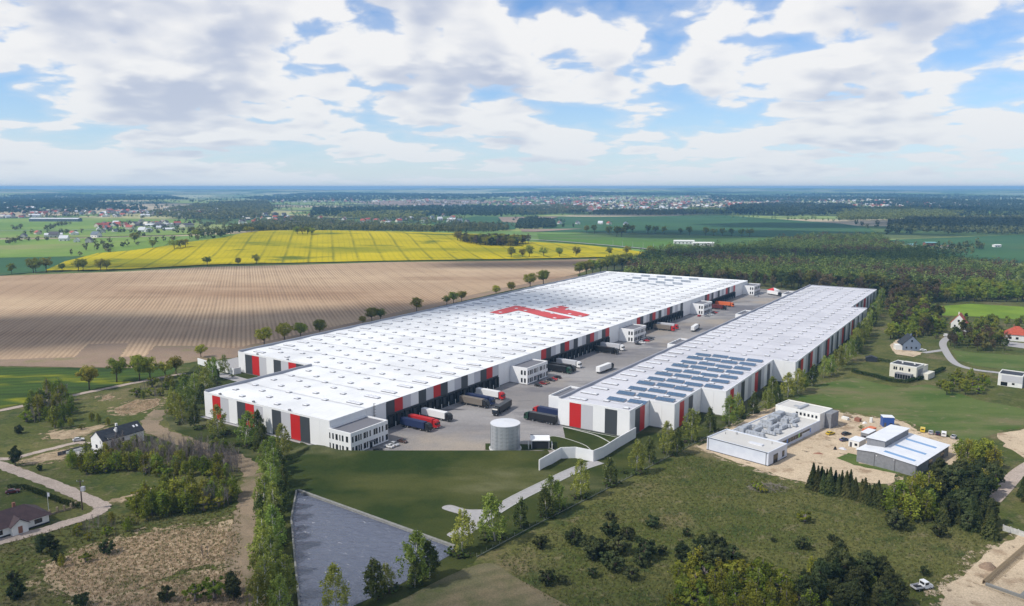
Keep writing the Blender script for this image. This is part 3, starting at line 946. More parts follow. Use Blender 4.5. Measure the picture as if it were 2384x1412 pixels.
def skylight_mesh(lx, ly, name):
    mb = MB().frustum((-lx / 2, -ly / 2, lx / 2, ly / 2), (-lx / 2 + .05, -ly / 2 + .05, lx / 2 - .05, ly / 2 - .05), 0, 0.5)
    k = len(mb.f)
    mb.frustum((-lx / 2 + .02, -ly / 2 + .02, lx / 2 - .02, ly / 2 - .02), (-lx / 2 + .45, -ly / 2 + .45, lx / 2 - .45, ly / 2 - .45), 0.52, 0.82)
    n = max(1, int(lx // 2.6))
    for i in range(1, n):
        xx = -lx / 2 + lx * i / n
        mb.box(xx - .06, -ly / 2 + .1, 0.5, xx + .06, ly / 2 - .1, 0.86)
    return mb.mesh(name, [M_CURB, M_DOME], idx=[0] * k + [1] * (len(mb.f) - k))


SK_SQ, SK_LG = skylight_mesh(2.6, 1.9, 'skylight'), skylight_mesh(8.2, 2.3, 'long_skylight')


def office(root, x0, x1, y0, y1, front_n, side, z1=9.2):
    """Two-storey office block standing out from the wall towards +x."""
    ob = MB().box(x0, y0, 0, x1, y1, z1 - 0.7).build('office_block', M_WHITE, root)
    for a in ((x0, y0, x0 + .5, y1), (x1 - .5, y0, x1, y1), (x0 + .5, y0, x1 - .5, y0 + .5), (x0 + .5, y1 - .5, x1 - .5, y1)):
        ubox('parapet', M_WHITE, ob, a[0], a[1], z1 - 0.7, a[2], a[3], z1)
    ubox('office_roof', M_OFFROOF, ob, x0 + .5, y0 + .5, z1 - 0.7, x1 - .5, y1 - .5, z1 - 0.55)
    ubox('plinth', M_BASE, ob, x0, y0 - .05, 0, x1 + .05, y1 + .05, 0.35)
    pat = [0.03, 0.11, 0.19, 0.245, 0.33, 0.41, 0.49, 0.60, 0.66, 0.75, 0.83, 0.93]
    wid = [.8, 1.2, .7, .7, 1.3, .7, .7, 1.0, 1.0, .7, .7, 1.3]
    L = y1 - y0
    for row, (za, zb) in enumerate(((1.0, 3.4), (5.2, 7.6))):
        for i, (p, w) in enumerate(zip(pat, wid)):
            if row == 0 and i == 6:
                ubox('door', M_GLASS, ob, x1 - .02, y0 + p * L, 0.3, x1 + .06, y0 + p * L + 1.5, 3.0)
                ubox('door_canopy', M_FRAME, ob, x1, y0 + p * L - .5, 3.15, x1 + 1.6, y0 + p * L + 2.0, 3.35)
                continue
            ubox('window', M_GLASS, ob, x1 - .02, y0 + p * L, za, x1 + .05, y0 + p * L + w, zb)
        for (xx, w) in side:
            ubox('window', M_GLASS, ob, x0 + xx, y0 - .05, za, x0 + xx + w, y0 + .02, zb)
    return ob


DOCK_FRAME = MB().box(0, -2.0, 0.0, 0.9, -1.55, 4.9).box(0, 1.55, 0.0, 0.9, 2.0, 4.9).box(0, -2.0, 4.9, 0.9, 2.0, 5.4).box(0, -1.55, 0.0, 0.75, 1.55, 1.15).mesh('dock_shelter', M_DOCK)
DOCK_DOOR = MB().box(0, -1.55, 1.15, 0.12, 1.55, 4.9).box(0.12, -1.5, 2.1, 0.17, 1.5, 2.18).box(0.12, -1.5, 3.1, 0.17, 1.5, 3.18).box(0.12, -1.5, 4.0, 0.17, 1.5, 4.08).mesh('dock_door', M_DOOR)
DOCK_BUMP = MB().box(0.7, 2.15, 0.0, 1.0, 2.4, 2.1).mesh('guide_post', M_WFRAME)


def docks(root, seq, y0, y1, x):
    w = (y1 - y0) / len(seq)
    ubox('dock_wall', M_DARK, root, x - .05, y0, 0.0, x + 0.10, y1, 6.3)
    for i in range(len(seq)):
        d = link('dock_shelter', DOCK_FRAME, root, (x + 0.10, y0 + (i + .5) * w, 0.1))
        link('dock_door', DOCK_DOOR, d); link('guide_post', DOCK_BUMP, d)
    panels_y(root, seq, y0, y1, x, 6.3, 12.0, 0.2)


PVC = MB().box(-0.98, 0, 0, 0.98, 3.5, 0.06).mesh('solar_panel', M_PV)
PVF = MB().extrude_x([(0, 0.0), (3.55, 0.0), (3.55, 0.72), (3.45, 0.72), (0, 0.12)], -4.15, 4.15).mesh('solar_array', M_STEEL)


def solar(root, x, y, n=4):
    a = link('solar_array', PVF, root, (x, y, roof_z(y) + 0.18))
    for k in range(n):
        p = link('solar_panel', PVC, a, (-3.12 + k * 2.08, 0.0, 0.145))
        p.rotation_euler = (math.atan2(0.60, 3.45), 0, 0)
    return a


ROT = -AZ
# --- the long warehouse on the left
W1 = thing('warehouse', 'huge white flat-roofed warehouse with red emblem on roof and loading docks', 'warehouse', (UO.x, UO.y, 0), ROT)
XR1 = 80.8
foot1 = [(0, 0), (XR1, 0), (XR1, 557), (-76, 557), (-60, 64), (0, 64)]
MB().prism(foot1, 0.0, 11.2).build('wall', M_WHITE, W1)
RF1 = build_roof(W1, [(0, 64, 0, 0, XR1), (64, 557, -60, -76, XR1)], M_ROOF)
MB().prism([(-.1, -.1), (XR1 + .1, -.1), (XR1 + .1, 557.1), (-76.1, 557.1), (-60.1, 63.9), (-.1, 63.9)], 0, 0.45).build('plinth', M_BASE, W1)
wall_run('parapet', W1, M_PARA, [(0.0, 0.2), (0.0, 63.4)], 11.2, 12.75, -0.7)
wall_run('parapet', W1, M_PARA, [(-60, 64.2), (-76, 556.8)], 11.2, 12.75, -0.7)
wall_run('parapet', W1, M_WHITE, [(-76, 557), (XR1, 557)], 11.2, 12.3, -0.4)
wall_run('coping', W1, M_WHITE, [(0, -0.16), (XR1, -0.16)], 11.2, 12.06, 0.34)
wall_run('coping', W1, M_WHITE, [(-60, 63.84), (0.0, 63.84)], 11.2, 12.06, 0.34)
wall_run('coping', W1, M_WHITE, [(XR1 + .16, 0.2), (XR1 + .16, 556.6)], 11.2, 12.06, 0.34)
panels_x(W1, 'WRLWDRLWDLRDWW', 0, XR1, 0, 0.45, 12.0)
panels_x(W1, 'WDRLWDLRDW', -60, -0.1, 64, 0.45, 12.0)
SEC = [(32.6, 118.6, 'DRLWDLRDWLDWLDRL'), (162, 249, 'RDLWDRLDWLDRLWDR'), (293, 382, 'RDWLDRLDWLRDWLWD'), (427.5, 517, 'WDRLDWLDWLWRDWLR')]
for (a, b, s) in SEC:
    docks(W1, s, a, b, XR1)
for (a, b) in ((20.6, 32.4), (118.8, 129.3), (150.7, 161.8), (249.2, 263.8), (284.2, 292.8), (382.2, 399.8), (420.2, 427.3), (517.2, 541.2)):
    n = max(1, round((b - a) / 5.5))
    panels_y(W1, 'W' * n, a, b, XR1, 0.45, 12.0)
S6 = [(0.4, .6), (2.1, .8), (3.9, 1.2), (6.0, .6), (7.4, .9), (9.6, 1.2)]
S2 = [(7.0, 1.1), (9.0, 1.1)]
office(W1, XR1 + .15, 93.2, -1.0, 20.2, 12, S6)
for (a, b) in ((129.6, 150.6), (264, 284), (400, 420), (541.5, 562.5)):
    office(W1, XR1 + .15, 92.0, a, b, 12, S2)
# roof ladder with cage
lad = MB()
for dx in (-.28, .28):
    lad.tube([(XR1 + .7, 24.5 + dx, 1.0), (XR1 + .7, 24.5 + dx, 13.6)], 0.07, 5)
for k in range(24):
    lad.tube([(XR1 + .7, 24.2, 1.4 + k * .5), (XR1 + .7, 24.8, 1.4 + k * .5)], 0.045, 4)
for k in range(9):
    z = 3.0 + k * 1.3
    lad.tube([(XR1 + .7, 24.1, z), (XR1 + 1.3, 24.05, z), (XR1 + 1.6, 24.5, z), (XR1 + 1.3, 24.95, z), (XR1 + .7, 24.9, z)], 0.05, 4)
lad.build('roof_ladder', M_FRAME, W1)
# painted emblem: two angular red pieces
EM = [[(256.4, -21.4), (294.6, -23.6), (295.0, -20.5), (270.4, 41.6), (266.0, 41.0), (257.1, 33.7), (276.2, -8.2), (253.4, -10.0)],
      [(290.0, 6.0), (311.0, 6.0), (314.0, 6.8), (309.6, 16.8), (303.4, 15.6), (288.2, 46.0), (275.2, 45.8)]]
for poly in EM:
    MB().prism([(x, y) for (y, x) in poly][::-1], ZR + RAMP + 0.02, ZR + RAMP + 0.05).build('roof_emblem', M_LOGO, W1)
# skylights
sq = []
for k in range(-4, 5):
    x = 8.6 + 11.7 * k
    j = 0
    while True:
        y = 5.0 + 10.9 * j + (5.45 if k % 2 == 0 else 0)
        j += 1
        if y > 552: break
        if y < 66 and x < 4: continue
        if y > 478 and -34 < x < 46: continue
        if 250 < y < 318 and -26 < x < 48 and j % 2 and any(bool(inside([(b_, a_) for a_, b_ in P_], np.array([x]), np.array([y]))[0]) for P_ in EM): continue
        sq.append((y, x))
sq.sort()
for (y, x) in sq[:300]:
    link('skylight', SK_SQ, RF1, (x, y, roof_z(y) - 0.12))
mb = MB(); idx = []
base = [tuple(v.co) for v in SK_SQ.vertices]; fcs = [tuple(p.vertices) for p in SK_SQ.polygons]; mi = [p.material_index for p in SK_SQ.polygons]
for (y, x) in sq[300:]:
    i = len(mb.v)
    mb.v += [(a + x, b + y, c + roof_z(y) - .12) for a, b, c in base]
    mb.f += [tuple(i + q for q in f) for f in fcs]; idx += mi
tag(link('far_skylights', mb.mesh('far_skylights', [M_CURB, M_DOME], idx=idx), RF1), kind='stuff')
for j in range(50):
    y = 14.0 + 10.9 * j
    if y > 552: break
    if y > 20: link('long_skylight', SK_LG, RF1, (69.8, y, roof_z(y) - .12))
    if y > 66: link('long_skylight', SK_LG, RF1, (-49.5 - (y - 64) * 0.03, y + 2, roof_z(y + 2) - .12))
for r in range(7):
    for c in range(4):
        solar(W1, -24 + 17.5 * c + (r % 2) * 4.5, 481 + r * 10.9).scale = (1.2, 0.34, 0.5)
for (x, y) in ((10, 0.6), (33, 0.6), (56, 0.6), (-45, 64.8), (-20, 64.8)):
    ubox('roof_vent', M_CURB, RF1, x - .5, y, 11.4, x + .5, y + .9, 12.5)

# --- the narrower warehouse on the right
W2R = thing('warehouse', 'long pale-roofed warehouse with stepped striped side wall and blue solar panels', 'warehouse', (UO.x, UO.y, 0), ROT)
XL = 140.3
ST = [(78.6, 98.6, 174.7), (98.6, 131.3, 186.4), (131.3, 210, 198.1), (210, 431.5, 209.9), (431.5, 555, 198.4)]
poly = [(XL, 78.6)]
for (a, b, x) in ST:
    poly += [(x, a), (x, b)]
poly.append((XL, 555))
MB().prism(poly, 0.0, 11.2).build('wall', M_WHITE, W2R)
RF2 = build_roof(W2R, [(a, b, XL, XL, x) for a, b, x in ST], M_ROOF2)
MB().prism([(XL - .1, 78.5), (174.8, 78.5), (174.8, 98.5), (186.5, 98.5), (186.5, 131.2), (198.2, 131.2), (198.2, 209.9), (210.0, 209.9), (210, 431.6), (198.5, 431.6), (198.5, 555.1), (XL - .1, 555.1)], 0, 0.45).build('plinth', M_BASE, W2R)
wall_run('parapet', W2R, M_PARA, [(XL, 79.0), (XL, 554.5)], 11.2, 12.7, -0.75)
wall_run('parapet', W2R, M_PARA, [(XL, 555), (198.4, 555)], 11.2, 12.4, -0.5)
wall_run('parapet', W2R, M_PARA, [(198.4, 431.5), (209.9, 431.5)], 11.2, 12.4, -0.5)
wall_run('coping', W2R, M_WHITE, [(XL, 78.44), (174.7, 78.44)], 11.2, 12.06, 0.34)
SQ2 = ['WDRW', 'WRLDWW', 'WRWLDWLWRDLWDW', 'WDRWLDRWLDLWLDRLDWLDWLRDWLDWRDWLDWLDWWW', 'WRDWRDWLDWRRWDLWDWLDWW']
for (a, b, x), s in zip(ST, SQ2):
    panels_y(W2R, s, a, b, x, 0.45, 12.0)
    wall_run('coping', W2R, M_WHITE, [(x + .16, a + .3), (x + .16, b - .3)], 11.2, 12.06, 0.34)
panels_x(W2R, 'WRLWDW', XL, 174.7, 78.6, 0.45, 12.0)
for (a, b, x), (c, d, x2) in zip(ST[:3], ST[1:4]):
    panels_x(W2R, 'WW', x + .2, x2, c, 0.45, 12.0)
    wall_run('coping', W2R, M_WHITE, [(x + .4, c - .16), (x2, c - .16)], 11.2, 12.06, 0.34)
for (a, b) in ((89, 109.5), (231, 252), (364, 388), (497, 520)):
    ob = MB().box(129.2, a, 0, XL, b, 8.4).build('office_block', M_WHITE, W2R)
    for q in ((129.2, a, 129.7, b), (129.7, a, XL, a + .5), (129.7, b - .5, XL, b)):
        ubox('parapet', M_WHITE, ob, q[0], q[1], 8.4, q[2], q[3], 9.4)
    ubox('office_roof', M_OFFROOF, ob, 129.7, a + .5, 8.4, XL - .1, b - .5, 8.52)
    for k in range(8):
        for (za, zb) in ((1.0, 3.4), (5.2, 7.6)):
            ubox('window', M_GLASS, ob, 129.15, a + 1 + k * (b - a - 2) / 8, za, 129.25, a + 1 + k * (b - a - 2) / 8 + 1.2, zb)
for r in range(11):
    y = 89.5 + 10.9 * r
    for c in range(4):
        x = 162.4 + 9.4 * c
        if (c == 2 and y < 99) or (c == 3 and y < 132): continue
        solar(W2R, x - (0.6 if r % 2 else 0), y + (1.2 if c % 2 else 0))
        if (r + c) % 2 == 0:
            link('skylight', SK_SQ, RF2, (x - 3.0, y - 1.7, roof_z(y) - .15))
for j in range(46):
    y = 84.0 + 10.4 * j
    if y > 548: break
    link('long_skylight', SK_LG, RF2, (147.5, y, roof_z(y) - .12))
for k in range(5):
    x = 158.5 + 11.3 * k
    for j in range(40):
        y = 214 + 10.9 * j + (5.45 if k % 2 else 0)
        if y > 548: break
        if x > 196 and y > 426: continue
        link('skylight', SK_SQ, RF2, (x, y, roof_z(y) - .12))
link('skylight', SK_SQ, RF2, (171.5, 82, roof_z(82) - .12))


# --- screen wall, tank and pump house by the drive
def screen_wall(name, label, pts, h, th=0.35, m=M_WHITE):
    w = thing(name, label, 'wall')
    for p, q in zip(pts, pts[1:]):
        p, q = Vector(p[:2]), Vector(q[:2])
        n = max(1, round((q - p).length / 6.0))
        t = (q - p).normalized(); s = Vector((-t.y, t.x)) * th / 2
        for k in range(n):
            a, b = p.lerp(q, k / n) + t * 0.01, p.lerp(q, (k + 1) / n) - t * 0.01
            MB().prism([tuple(a + s), tuple(a - s), tuple(b - s), tuple(b + s)], 0.0, h).build('wall_panel', m, w)
    return w


screen_wall('screen_wall', 'tall white angled screen wall beside the grey drive below the warehouse', W2([(1255, 1098), (1306, 1068), (1340, 1067), (1381, 1075.5), (1404, 1066), (1440, 1043)]) + [uv(81, 176.4)], 4.5)
screen_wall('boundary_wall', 'white boundary wall jutting from the far left corner of the large warehouse', W2([(461, 848), (500, 860), (545, 873), (561, 870)]), 3.6)
sheet('paved_pad', W2([(462, 846), (545, 870), (560, 868), (556, 832), (530, 838)]), 0.14, M_PATH)

TC = uv(39.6, 138.4)
tank = thing('water_tank', 'round corrugated steel water tank with white lid behind the grass bank', 'tank', TC)
TR, TH_ = 5.9, 10.6
NP, NRW = 16, 7
mb = MB(); a = math.pi / NP * 0.985
ring = [(TR * math.cos(-a + 2 * a * k / 3), TR * math.sin(-a + 2 * a * k / 3)) for k in range(4)]
ring2 = [((TR - .12) * x / TR, (TR - .12) * y / TR) for x, y in ring]
mb.prism(ring + ring2[::-1], 0.03, TH_ / NRW - 0.03)
PLATE = mb.mesh('plate', M_STEEL, smooth=False)
for r in range(NRW):
    for k in range(NP):
        link('plate', PLATE, tank, (0, 0, r * TH_ / NRW), 2 * math.pi * k / NP)
mb = MB(); N = 48
for (r0, z0, r1, z1) in ((TR - .14, 0.0, TR - .14, TH_), (TR + .12, TH_ - .05, TR + .12, TH_ + .22), (TR + .12, TH_ + .22, 0.3, TH_ + .75)):
    for k in range(N):
        c0, s0, c1, s1 = math.cos(2 * math.pi * k / N), math.sin(2 * math.pi * k / N), math.cos(2 * math.pi * (k + 1) / N), math.sin(2 * math.pi * (k + 1) / N)
        mb.quad((r0 * c0, r0 * s0, z0), (r0 * c1, r0 * s1, z0), (r1 * c1, r1 * s1, z1), (r1 * c0, r1 * s0, z1))
mb.prism([(0.3 * math.cos(k), 0.3 * math.sin(k)) for k in (0, 1, 2, 3, 4, 5)], TH_ + .7, TH_ + .78)
mb.build('lid', M_DOME, tank)
for k in range(8):
    q = 2 * math.pi * k / 8 + .2
    MB().tube([((TR + .1) * math.cos(q), (TR + .1) * math.sin(q), 0), ((TR + .1) * math.cos(q), (TR + .1) * math.sin(q), TH_)], 0.07, 5).build('stiffener', M_STEEL, tank)
MB().prism([((TR + .7) * math.cos(2 * math.pi * k / 24), (TR + .7) * math.sin(2 * math.pi * k / 24)) for k in range(24)], 0.0, 0.4).build('base_slab', M_KERB, tank)

PH = thing('pump_house', 'small flat pump house with white roof and black front next to tank', 'pump house', at(1258, 1047), 0.0)
MB().box(-3.6, 0.2, 0, 3.6, 6.4, 3.6).build('wall', M_LIGHT, PH)
ubox('roof', M_WHITE, PH, -3.9, -0.2, 3.6, 3.9, 6.8, 3.85)
ubox('door', M_DOCK, PH, -3.3, 0.12, 0.1, 3.3, 0.22, 3.3)
ubox('roof_edge', M_FRAME, PH, -3.9, 6.8, 3.6, 3.9, 7.0, 4.1)
ubox('side_wall', M_KERB, PH, -4.9, -0.4, 0, -4.5, 4.0, 2.2)
ubox('side_wall', M_KERB, PH, 4.5, -0.4, 0, 4.9, 4.0, 2.2)
# painted bays in front of the offices
for k, y in enumerate((16, 150, 284, 419)):
    for j in range(9):
        p, q = uv(y - 22 + j * 2.7, 95.0), uv(y - 22 + j * 2.7, 100.0)
        t = (q - p).normalized(); s = Vector((-t.y, t.x, 0)) * 0.07
        MB().quad(p + s + Vector((0, 0, .115)), p - s + Vector((0, 0, .115)), q - s + Vector((0, 0, .115)), q + s + Vector((0, 0, .115))).build('bay_marking', M_LINE)['kind'] = 'structure'
# low boundary fence along the park's edge
bf = thing('boundary_fence', 'low weathered boundary fence along the meadow edge', 'fence')
c = catmull(W2([(1110, 1298), (1250, 1222), (1400, 1146), (1500, 1094), (1590, 1047), (1720, 978), (1842, 905)]), 9)
for i, (p, q) in enumerate(zip(c, c[1:])):
    t = (q - p).normalized(); s = Vector((-t.y, t.x)) * 0.06
    MB().prism([tuple(p + s + t * .1), tuple(p - s + t * .1), tuple(q - s - t * .1), tuple(q + s - t * .1)], 0.0, 0.3).build('fence_panel', M_FENCE, bf)
    MB().box(p.x - .07, p.y - .07, 0, p.x + .07, p.y + .07, 1.3).build('post', M_FENCE, bf)

# ------------------------------------------------------------------ vehicles
PAINT = {}


def paint(c, rough=0.35):
    if c not in PAINT:
        PAINT[c] = mat('paint_%d' % len(PAINT), c, rough, spec=0.5)
    return PAINT[c]


M_TYRE = mat('tyre_rubber', (0.012, 0.012, 0.013), 0.8)
M_RIMS = mat('wheel_rim', (0.35, 0.35, 0.36), 0.4, metal=0.4)
M_CHAS = mat('chassis_black', (0.02, 0.02, 0.022), 0.7)
M_LAMP = mat('headlamp_glass', (0.75, 0.76, 0.78), 0.15, spec=0.6)
M_TAIL = mat('tail_lamp_red', (0.35, 0.01, 0.01), 0.3)


def wheel_mesh(r, w):
    mb = MB(); n = 14
    prof = [(-w / 2, r * .62), (-w / 2, r * .94), (-w * .35, r), (w * .35, r), (w / 2, r * .94), (w / 2, r * .62)]
    for k in range(n):
        a, b = 2 * math.pi * k / n, 2 * math.pi * (k + 1) / n
        for (y0, r0), (y1, r1) in zip(prof, prof[1:]):
            mb.quad((r0 * math.cos(a), y0, r0 * math.sin(a)), (r0 * math.cos(b), y0, r0 * math.sin(b)), (r1 * math.cos(b), y1, r1 * math.sin(b)), (r1 * math.cos(a), y1, r1 * math.sin(a)))
    k0 = len(mb.f)
    for s in (-1, 1):
        i = len(mb.v)
        mb.v += [(r * .62 * math.cos(2 * math.pi * k / n), s * w * .42, r * .62 * math.sin(2 * math.pi * k / n)) for k in range(n)]
        mb.f.append(tuple(range(i, i + n)) if s < 0 else tuple(range(i + n - 1, i - 1, -1)))
    return mb.mesh('wheel', [M_TYRE, M_RIMS], idx=[0] * k0 + [1] * 2)


WH_T, WH_C = wheel_mesh(0.52, 0.34), wheel_mesh(0.33, 0.22)
_vm = {}


def cached(key, fn):
    if key not in _vm:
        _vm[key] = fn()
    return _vm[key]


def hd(p, q):
    """Heading angle (rotation about z, local x forward) from p to q."""
    return math.atan2(q.y - p.y, q.x - p.x)


def truck(label, front, rz, box, cab, group='trucks in the loading yard'):
    """Articulated lorry; front is the ground point below the bumper."""
    t = thing('truck', label, 'truck', front, rz, group)
    bm, cm = paint(box, 0.55), paint(cab)
    link('trailer_body', cached(('tr', box), lambda: MB().box(-16.4, -1.26, 1.15, -2.9, 1.26, 4.0).box(-16.42, -1.2, 1.2, -16.46, 1.2, 3.95).mesh('trailer_body', bm)), t)
    link('chassis', cached('tch', lambda: MB().box(-16.0, -.9, .75, -5.2, .9, 1.14).box(-5.6, -1.15, .55, -0.4, 1.15, .98).box(-9.8, -1.24, .45, -7.0, -1.0, 1.0).box(-9.8, 1.0, .45, -7.0, 1.24, 1.0).mesh('chassis', M_CHAS)), t)

    def cabm():
        mb = MB()
        prof = [(-2.3, .7), (-0.05, .7), (0.0, 1.2), (-.08, 1.9), (-.35, 2.95), (-.75, 3.45), (-1.5, 3.75), (-2.3, 3.8)]
        mb.extrude_y(prof, -1.22, 1.22)
        return mb.mesh('cab', cm)
    link('cab', cached(('cab', cab), cabm), t)
    link('windscreen', cached('wsc', lambda: MB().quad((-.06, -1.1, 1.95), (-.06, 1.1, 1.95), (-.32, 1.1, 2.9), (-.32, -1.1, 2.9)).box(-1.25, -1.25, 1.95, -.45, -1.215, 2.75).box(-1.25, 1.215, 1.95, -.45, 1.25, 2.75).mesh('windscreen', M_GLASS)), t)
    lm = cached('thl', lambda: MB().box(0, -.2, 0, .08, .2, .22).mesh('headlight', M_LAMP))
    for s in (-.92, .92):
        link('headlight', lm, t, (-.06, s, .85))
    mm = cached('mir', lambda: MB().box(-.15, -.12, 0, .1, .12, .75).mesh('mirror', M_CHAS))
    for s in (-1.4, 1.4):
        link('mirror', mm, t, (-.4, s, 2.05))
    for x in (-1.35, -4.9, -12.2, -13.5, -14.8):
        for s in (-1.02, 1.02):
            link('wheel', WH_T, t, (x, s, .52))
    return t


def car(label, p, rz, c, kind='hatch', group='cars parked by the offices'):
    t = thing('car', label, 'van' if kind == 'van' else 'car', p, rz, group)
    m = paint(c)

    def body():
        mb = MB()
        if kind == 'van':
            prof = [(-2.2, .32), (2.15, .32), (2.25, .7), (2.15, 1.0), (1.45, 1.12), (.85, 1.85), (-2.1, 1.92), (-2.25, 1.2)]
            mb.extrude_y(prof, -.9, .9)
        else:
            low = [(-2.05, .3), (2.05, .3), (2.15, .62), (2.0, .82), (1.0, .95), (-1.75, .98), (-2.12, .85)]
            mb.extrude_y(low, -.88, .88)
            if kind == 'hatch':
                mb.frustum((-1.75, -.78, .95, .78), (-1.35, -.62, .15, .62), .96, 1.48)
            else:
                mb.frustum((-1.5, -.78, 1.0, .78), (-.75, -.62, .2, .62), .96, 1.44)
        return mb.mesh('body', m)
    link('body', cached(('cb', kind, c), body), t)

    def glass():
        mb = MB()
        if kind == 'van':
            mb.quad((1.46, -.78, 1.14), (1.46, .78, 1.14), (.9, .78, 1.8), (.9, -.78, 1.8)).box(-.1, -.915, 1.15, .9, .915, 1.65).box(-2.27, -.6, 1.25, -2.2, .6, 1.7)
        else:
            e = -1.74 if kind == 'hatch' else -1.48
            f, tp = (-1.38, .15) if kind == 'hatch' else (-.78, .2)
            mb.quad((.97, -.7, 1.0), (.97, .7, 1.0), (tp + .06, .58, 1.44), (tp + .06, -.58, 1.44))
            mb.quad((e - .02, .7, 1.0), (e - .02, -.7, 1.0), (f - .03, -.58, 1.43), (f - .03, .58, 1.43))
            for s in (-1, 1):
                mb.quad((e + .25, s * .785, 1.02), (.75, s * .785, 1.02), (tp - .05, s * .655, 1.40), (f + .1, s * .655, 1.40))
        return mb.mesh('window_glass', M_GLASS)
    link('window_glass', cached(('cg', kind), glass), t)
    lm = cached('chl', lambda: MB().box(0, -.2, 0, .1, .2, .16).mesh('headlight', M_LAMP))
    tm = cached('ctl', lambda: MB().box(-.08, -.18, 0, .02, .18, .16).mesh('tail_light', M_TAIL))
    for s in (-.62, .62):
        link('headlight', lm, t, (2.04, s, .62)); link('tail_light', tm, t, (-2.1, s, .68))
    for x in (-1.3, 1.32):
        for s in (-.8, .8):
            link('wheel', WH_C, t, (x, s, .33))
    return t


DV = math.atan2(VV.y, VV.x); DU = math.atan2(UU.y, UU.x)
NAVY, BLACK, REDP, WHITE_P, TAUPE, GREENC, ORANGE, SILVER = (.012, .022, .075), (.013, .013, .014), (.42, .012, .012), (.72, .72, .72), (.17, .145, .12), (.012, .045, .025), (.62, .13, .03), (.42, .43, .45)
GREYB = (.50, .51, .54)
for (u_, v_, b, c, lab) in [
    (39.3, 100.2, NAVY, BLACK, 'truck with navy blue trailer and black cab at the dock nearest the front office'),
    (44.6, 100.2, REDP, REDP, 'all-red truck docked between a navy and a white trailer'),
    (55.6, 98.6, WHITE_P, BLACK, 'truck with white trailer and black cab beside the red truck'),
    (82.2, 100.2, TAUPE, BLACK, 'truck with taupe curtain trailer and black cab at the docks'),
    (87.4, 99.8, NAVY, NAVY, 'dark navy truck docked between the taupe and the white trailer'),
    (98.2, 98.4, WHITE_P, REDP, 'truck with white trailer and red cab at the docks'),
    (163.6, 99.6, BLACK, GREENC, 'black trailer with dark green cab docked beyond the second office'),
    (168.4, 99.6, BLACK, BLACK, 'all-black truck between the green-cab truck and a white one'),
    (179.0, 97.6, GREYB, WHITE_P, 'pale grey trailer with white cab docked beyond the second office'),
    (224.6, 99.4, BLACK, BLACK, 'all-black truck docked just before the third office'),
    (236.6, 97.8, GREYB, WHITE_P, 'white-cab truck with pale trailer docked just before the third office'),
    (318.6, 99.4, TAUPE, REDP, 'taupe trailer with red cab docked beyond the third office'),
    (327.0, 98.8, GREYB, REDP, 'pale trailer with red cab behind the taupe trailer'),
    (436.8, 99.0, (.10, .012, .012), BLACK, 'dark maroon trailer with black cab docked beyond the fourth office'),
    (457.0, 99.0, ORANGE, ORANGE, 'bright orange truck docked beyond the fourth office')]:
    truck(lab, uv(u_, v_, .1), DV, b, c)
for (u_, v_, b, c, lab) in [(77.6, 123.6, BLACK, GREENC, 'black trailer with dark green cab at the corner of the narrower warehouse'),
                            (87.0, 122.4, NAVY, REDP, 'navy trailer with red cab at the corner of the narrower warehouse')]:
    truck(lab, uv(u_, v_, .1), DV + math.pi, b, c)
truck('black truck driving across the yard towards the front', uv(73.0, 110.0, .1), hd(uv(86, 108), uv(74.5, 109.8)), BLACK, BLACK)
truck('white box trailer with black cab driving away between the warehouses', uv(188.5, 112.8, .1), DU - .05, WHITE_P, BLACK)
truck('white trailer with black cab driving away at mid yard beyond the third office', uv(340, 109.0, .1), DU + .12, WHITE_P, BLACK)
truck('white truck parked at the far end of the yard', uv(548, 116.0, .1), DV - .5, WHITE_P, BLACK)
CARS = [(14.8, 98.6, (.70, .70, .70), 'white car, first in the bays by the front office'), (17.6, 98.8, SILVER, 'silver car, second in the bays by the front office'), (22.4, 99.0, (.07, .035, .025), 'dark brown car, last in the bays by the front office'), (8.6, 98.6, BLACK, 'black car half hidden by the grass bank at the front office'),
        (130.2, 98.4, BLACK, 'black car at the near end of the second office row'), (135.3, 98.4, (.20, .012, .012), 'dark red car, second in the second office row'), (138.1, 98.4, (.22, .17, .11), 'tan car between red and black cars by the second office'), (144.0, 98.2, (.02, .02, .03), 'black car in the middle of the second office row'), (146.7, 98.3, REDP, 'bright red car, fifth in the second office row'), (151.2, 98.0, (.018, .018, .02), 'black car at the far end of the second office row'),
        (259.6, 97.2, BLACK, 'black car at the near end of the third office row'), (266.2, 97.2, (.68, .68, .68), 'white car in the third office row'), (273.4, 97.1, REDP, 'red car in the third office row'), (277.6, 97.1, (.05, .05, .06), 'charcoal car next to the red one by the third office'), (281.2, 97.0, BLACK, 'black car at the far end of the third office row'),
        (394.6, 96.8, (.22, .23, .25), 'grey car at the near end of the fourth office row'), (401.0, 96.6, SILVER, 'silver car, second in the fourth office row'), (405.0, 96.6, (.55, .56, .58), 'pale silver car, third in the fourth office row'), (410.8, 96.4, BLACK, 'black car in the fourth office row'), (415.6, 96.4, REDP, 'red car at the far end of the fourth office row'),
        (536.0, 96.2, BLACK, 'black car by the last office at the far end'), (531.0, 97.0, SILVER, 'silver car by the last office at the far end')]
for i, (u_, v_, c, lab) in enumerate(CARS):
    car(lab, uv(u_, v_, .1), DV + (0 if i % 3 else math.pi) + rnd.uniform(-.05, .05), c, 'hatch' if i % 2 else 'sedan')
car('red car alone against the wall of the fourth office', uv(392.6, 91.0, .1), DU, REDP, 'hatch')
car('red car at the near corner of the narrower warehouse', uv(97.2, 126.8, .1), DV + math.pi, REDP, 'sedan', 'cars by the narrower warehouse')
car('white car behind the red one at the narrower warehouse', uv(102.4, 126.2, .1), DV + math.pi, WHITE_P, 'hatch', 'cars by the narrower warehouse')
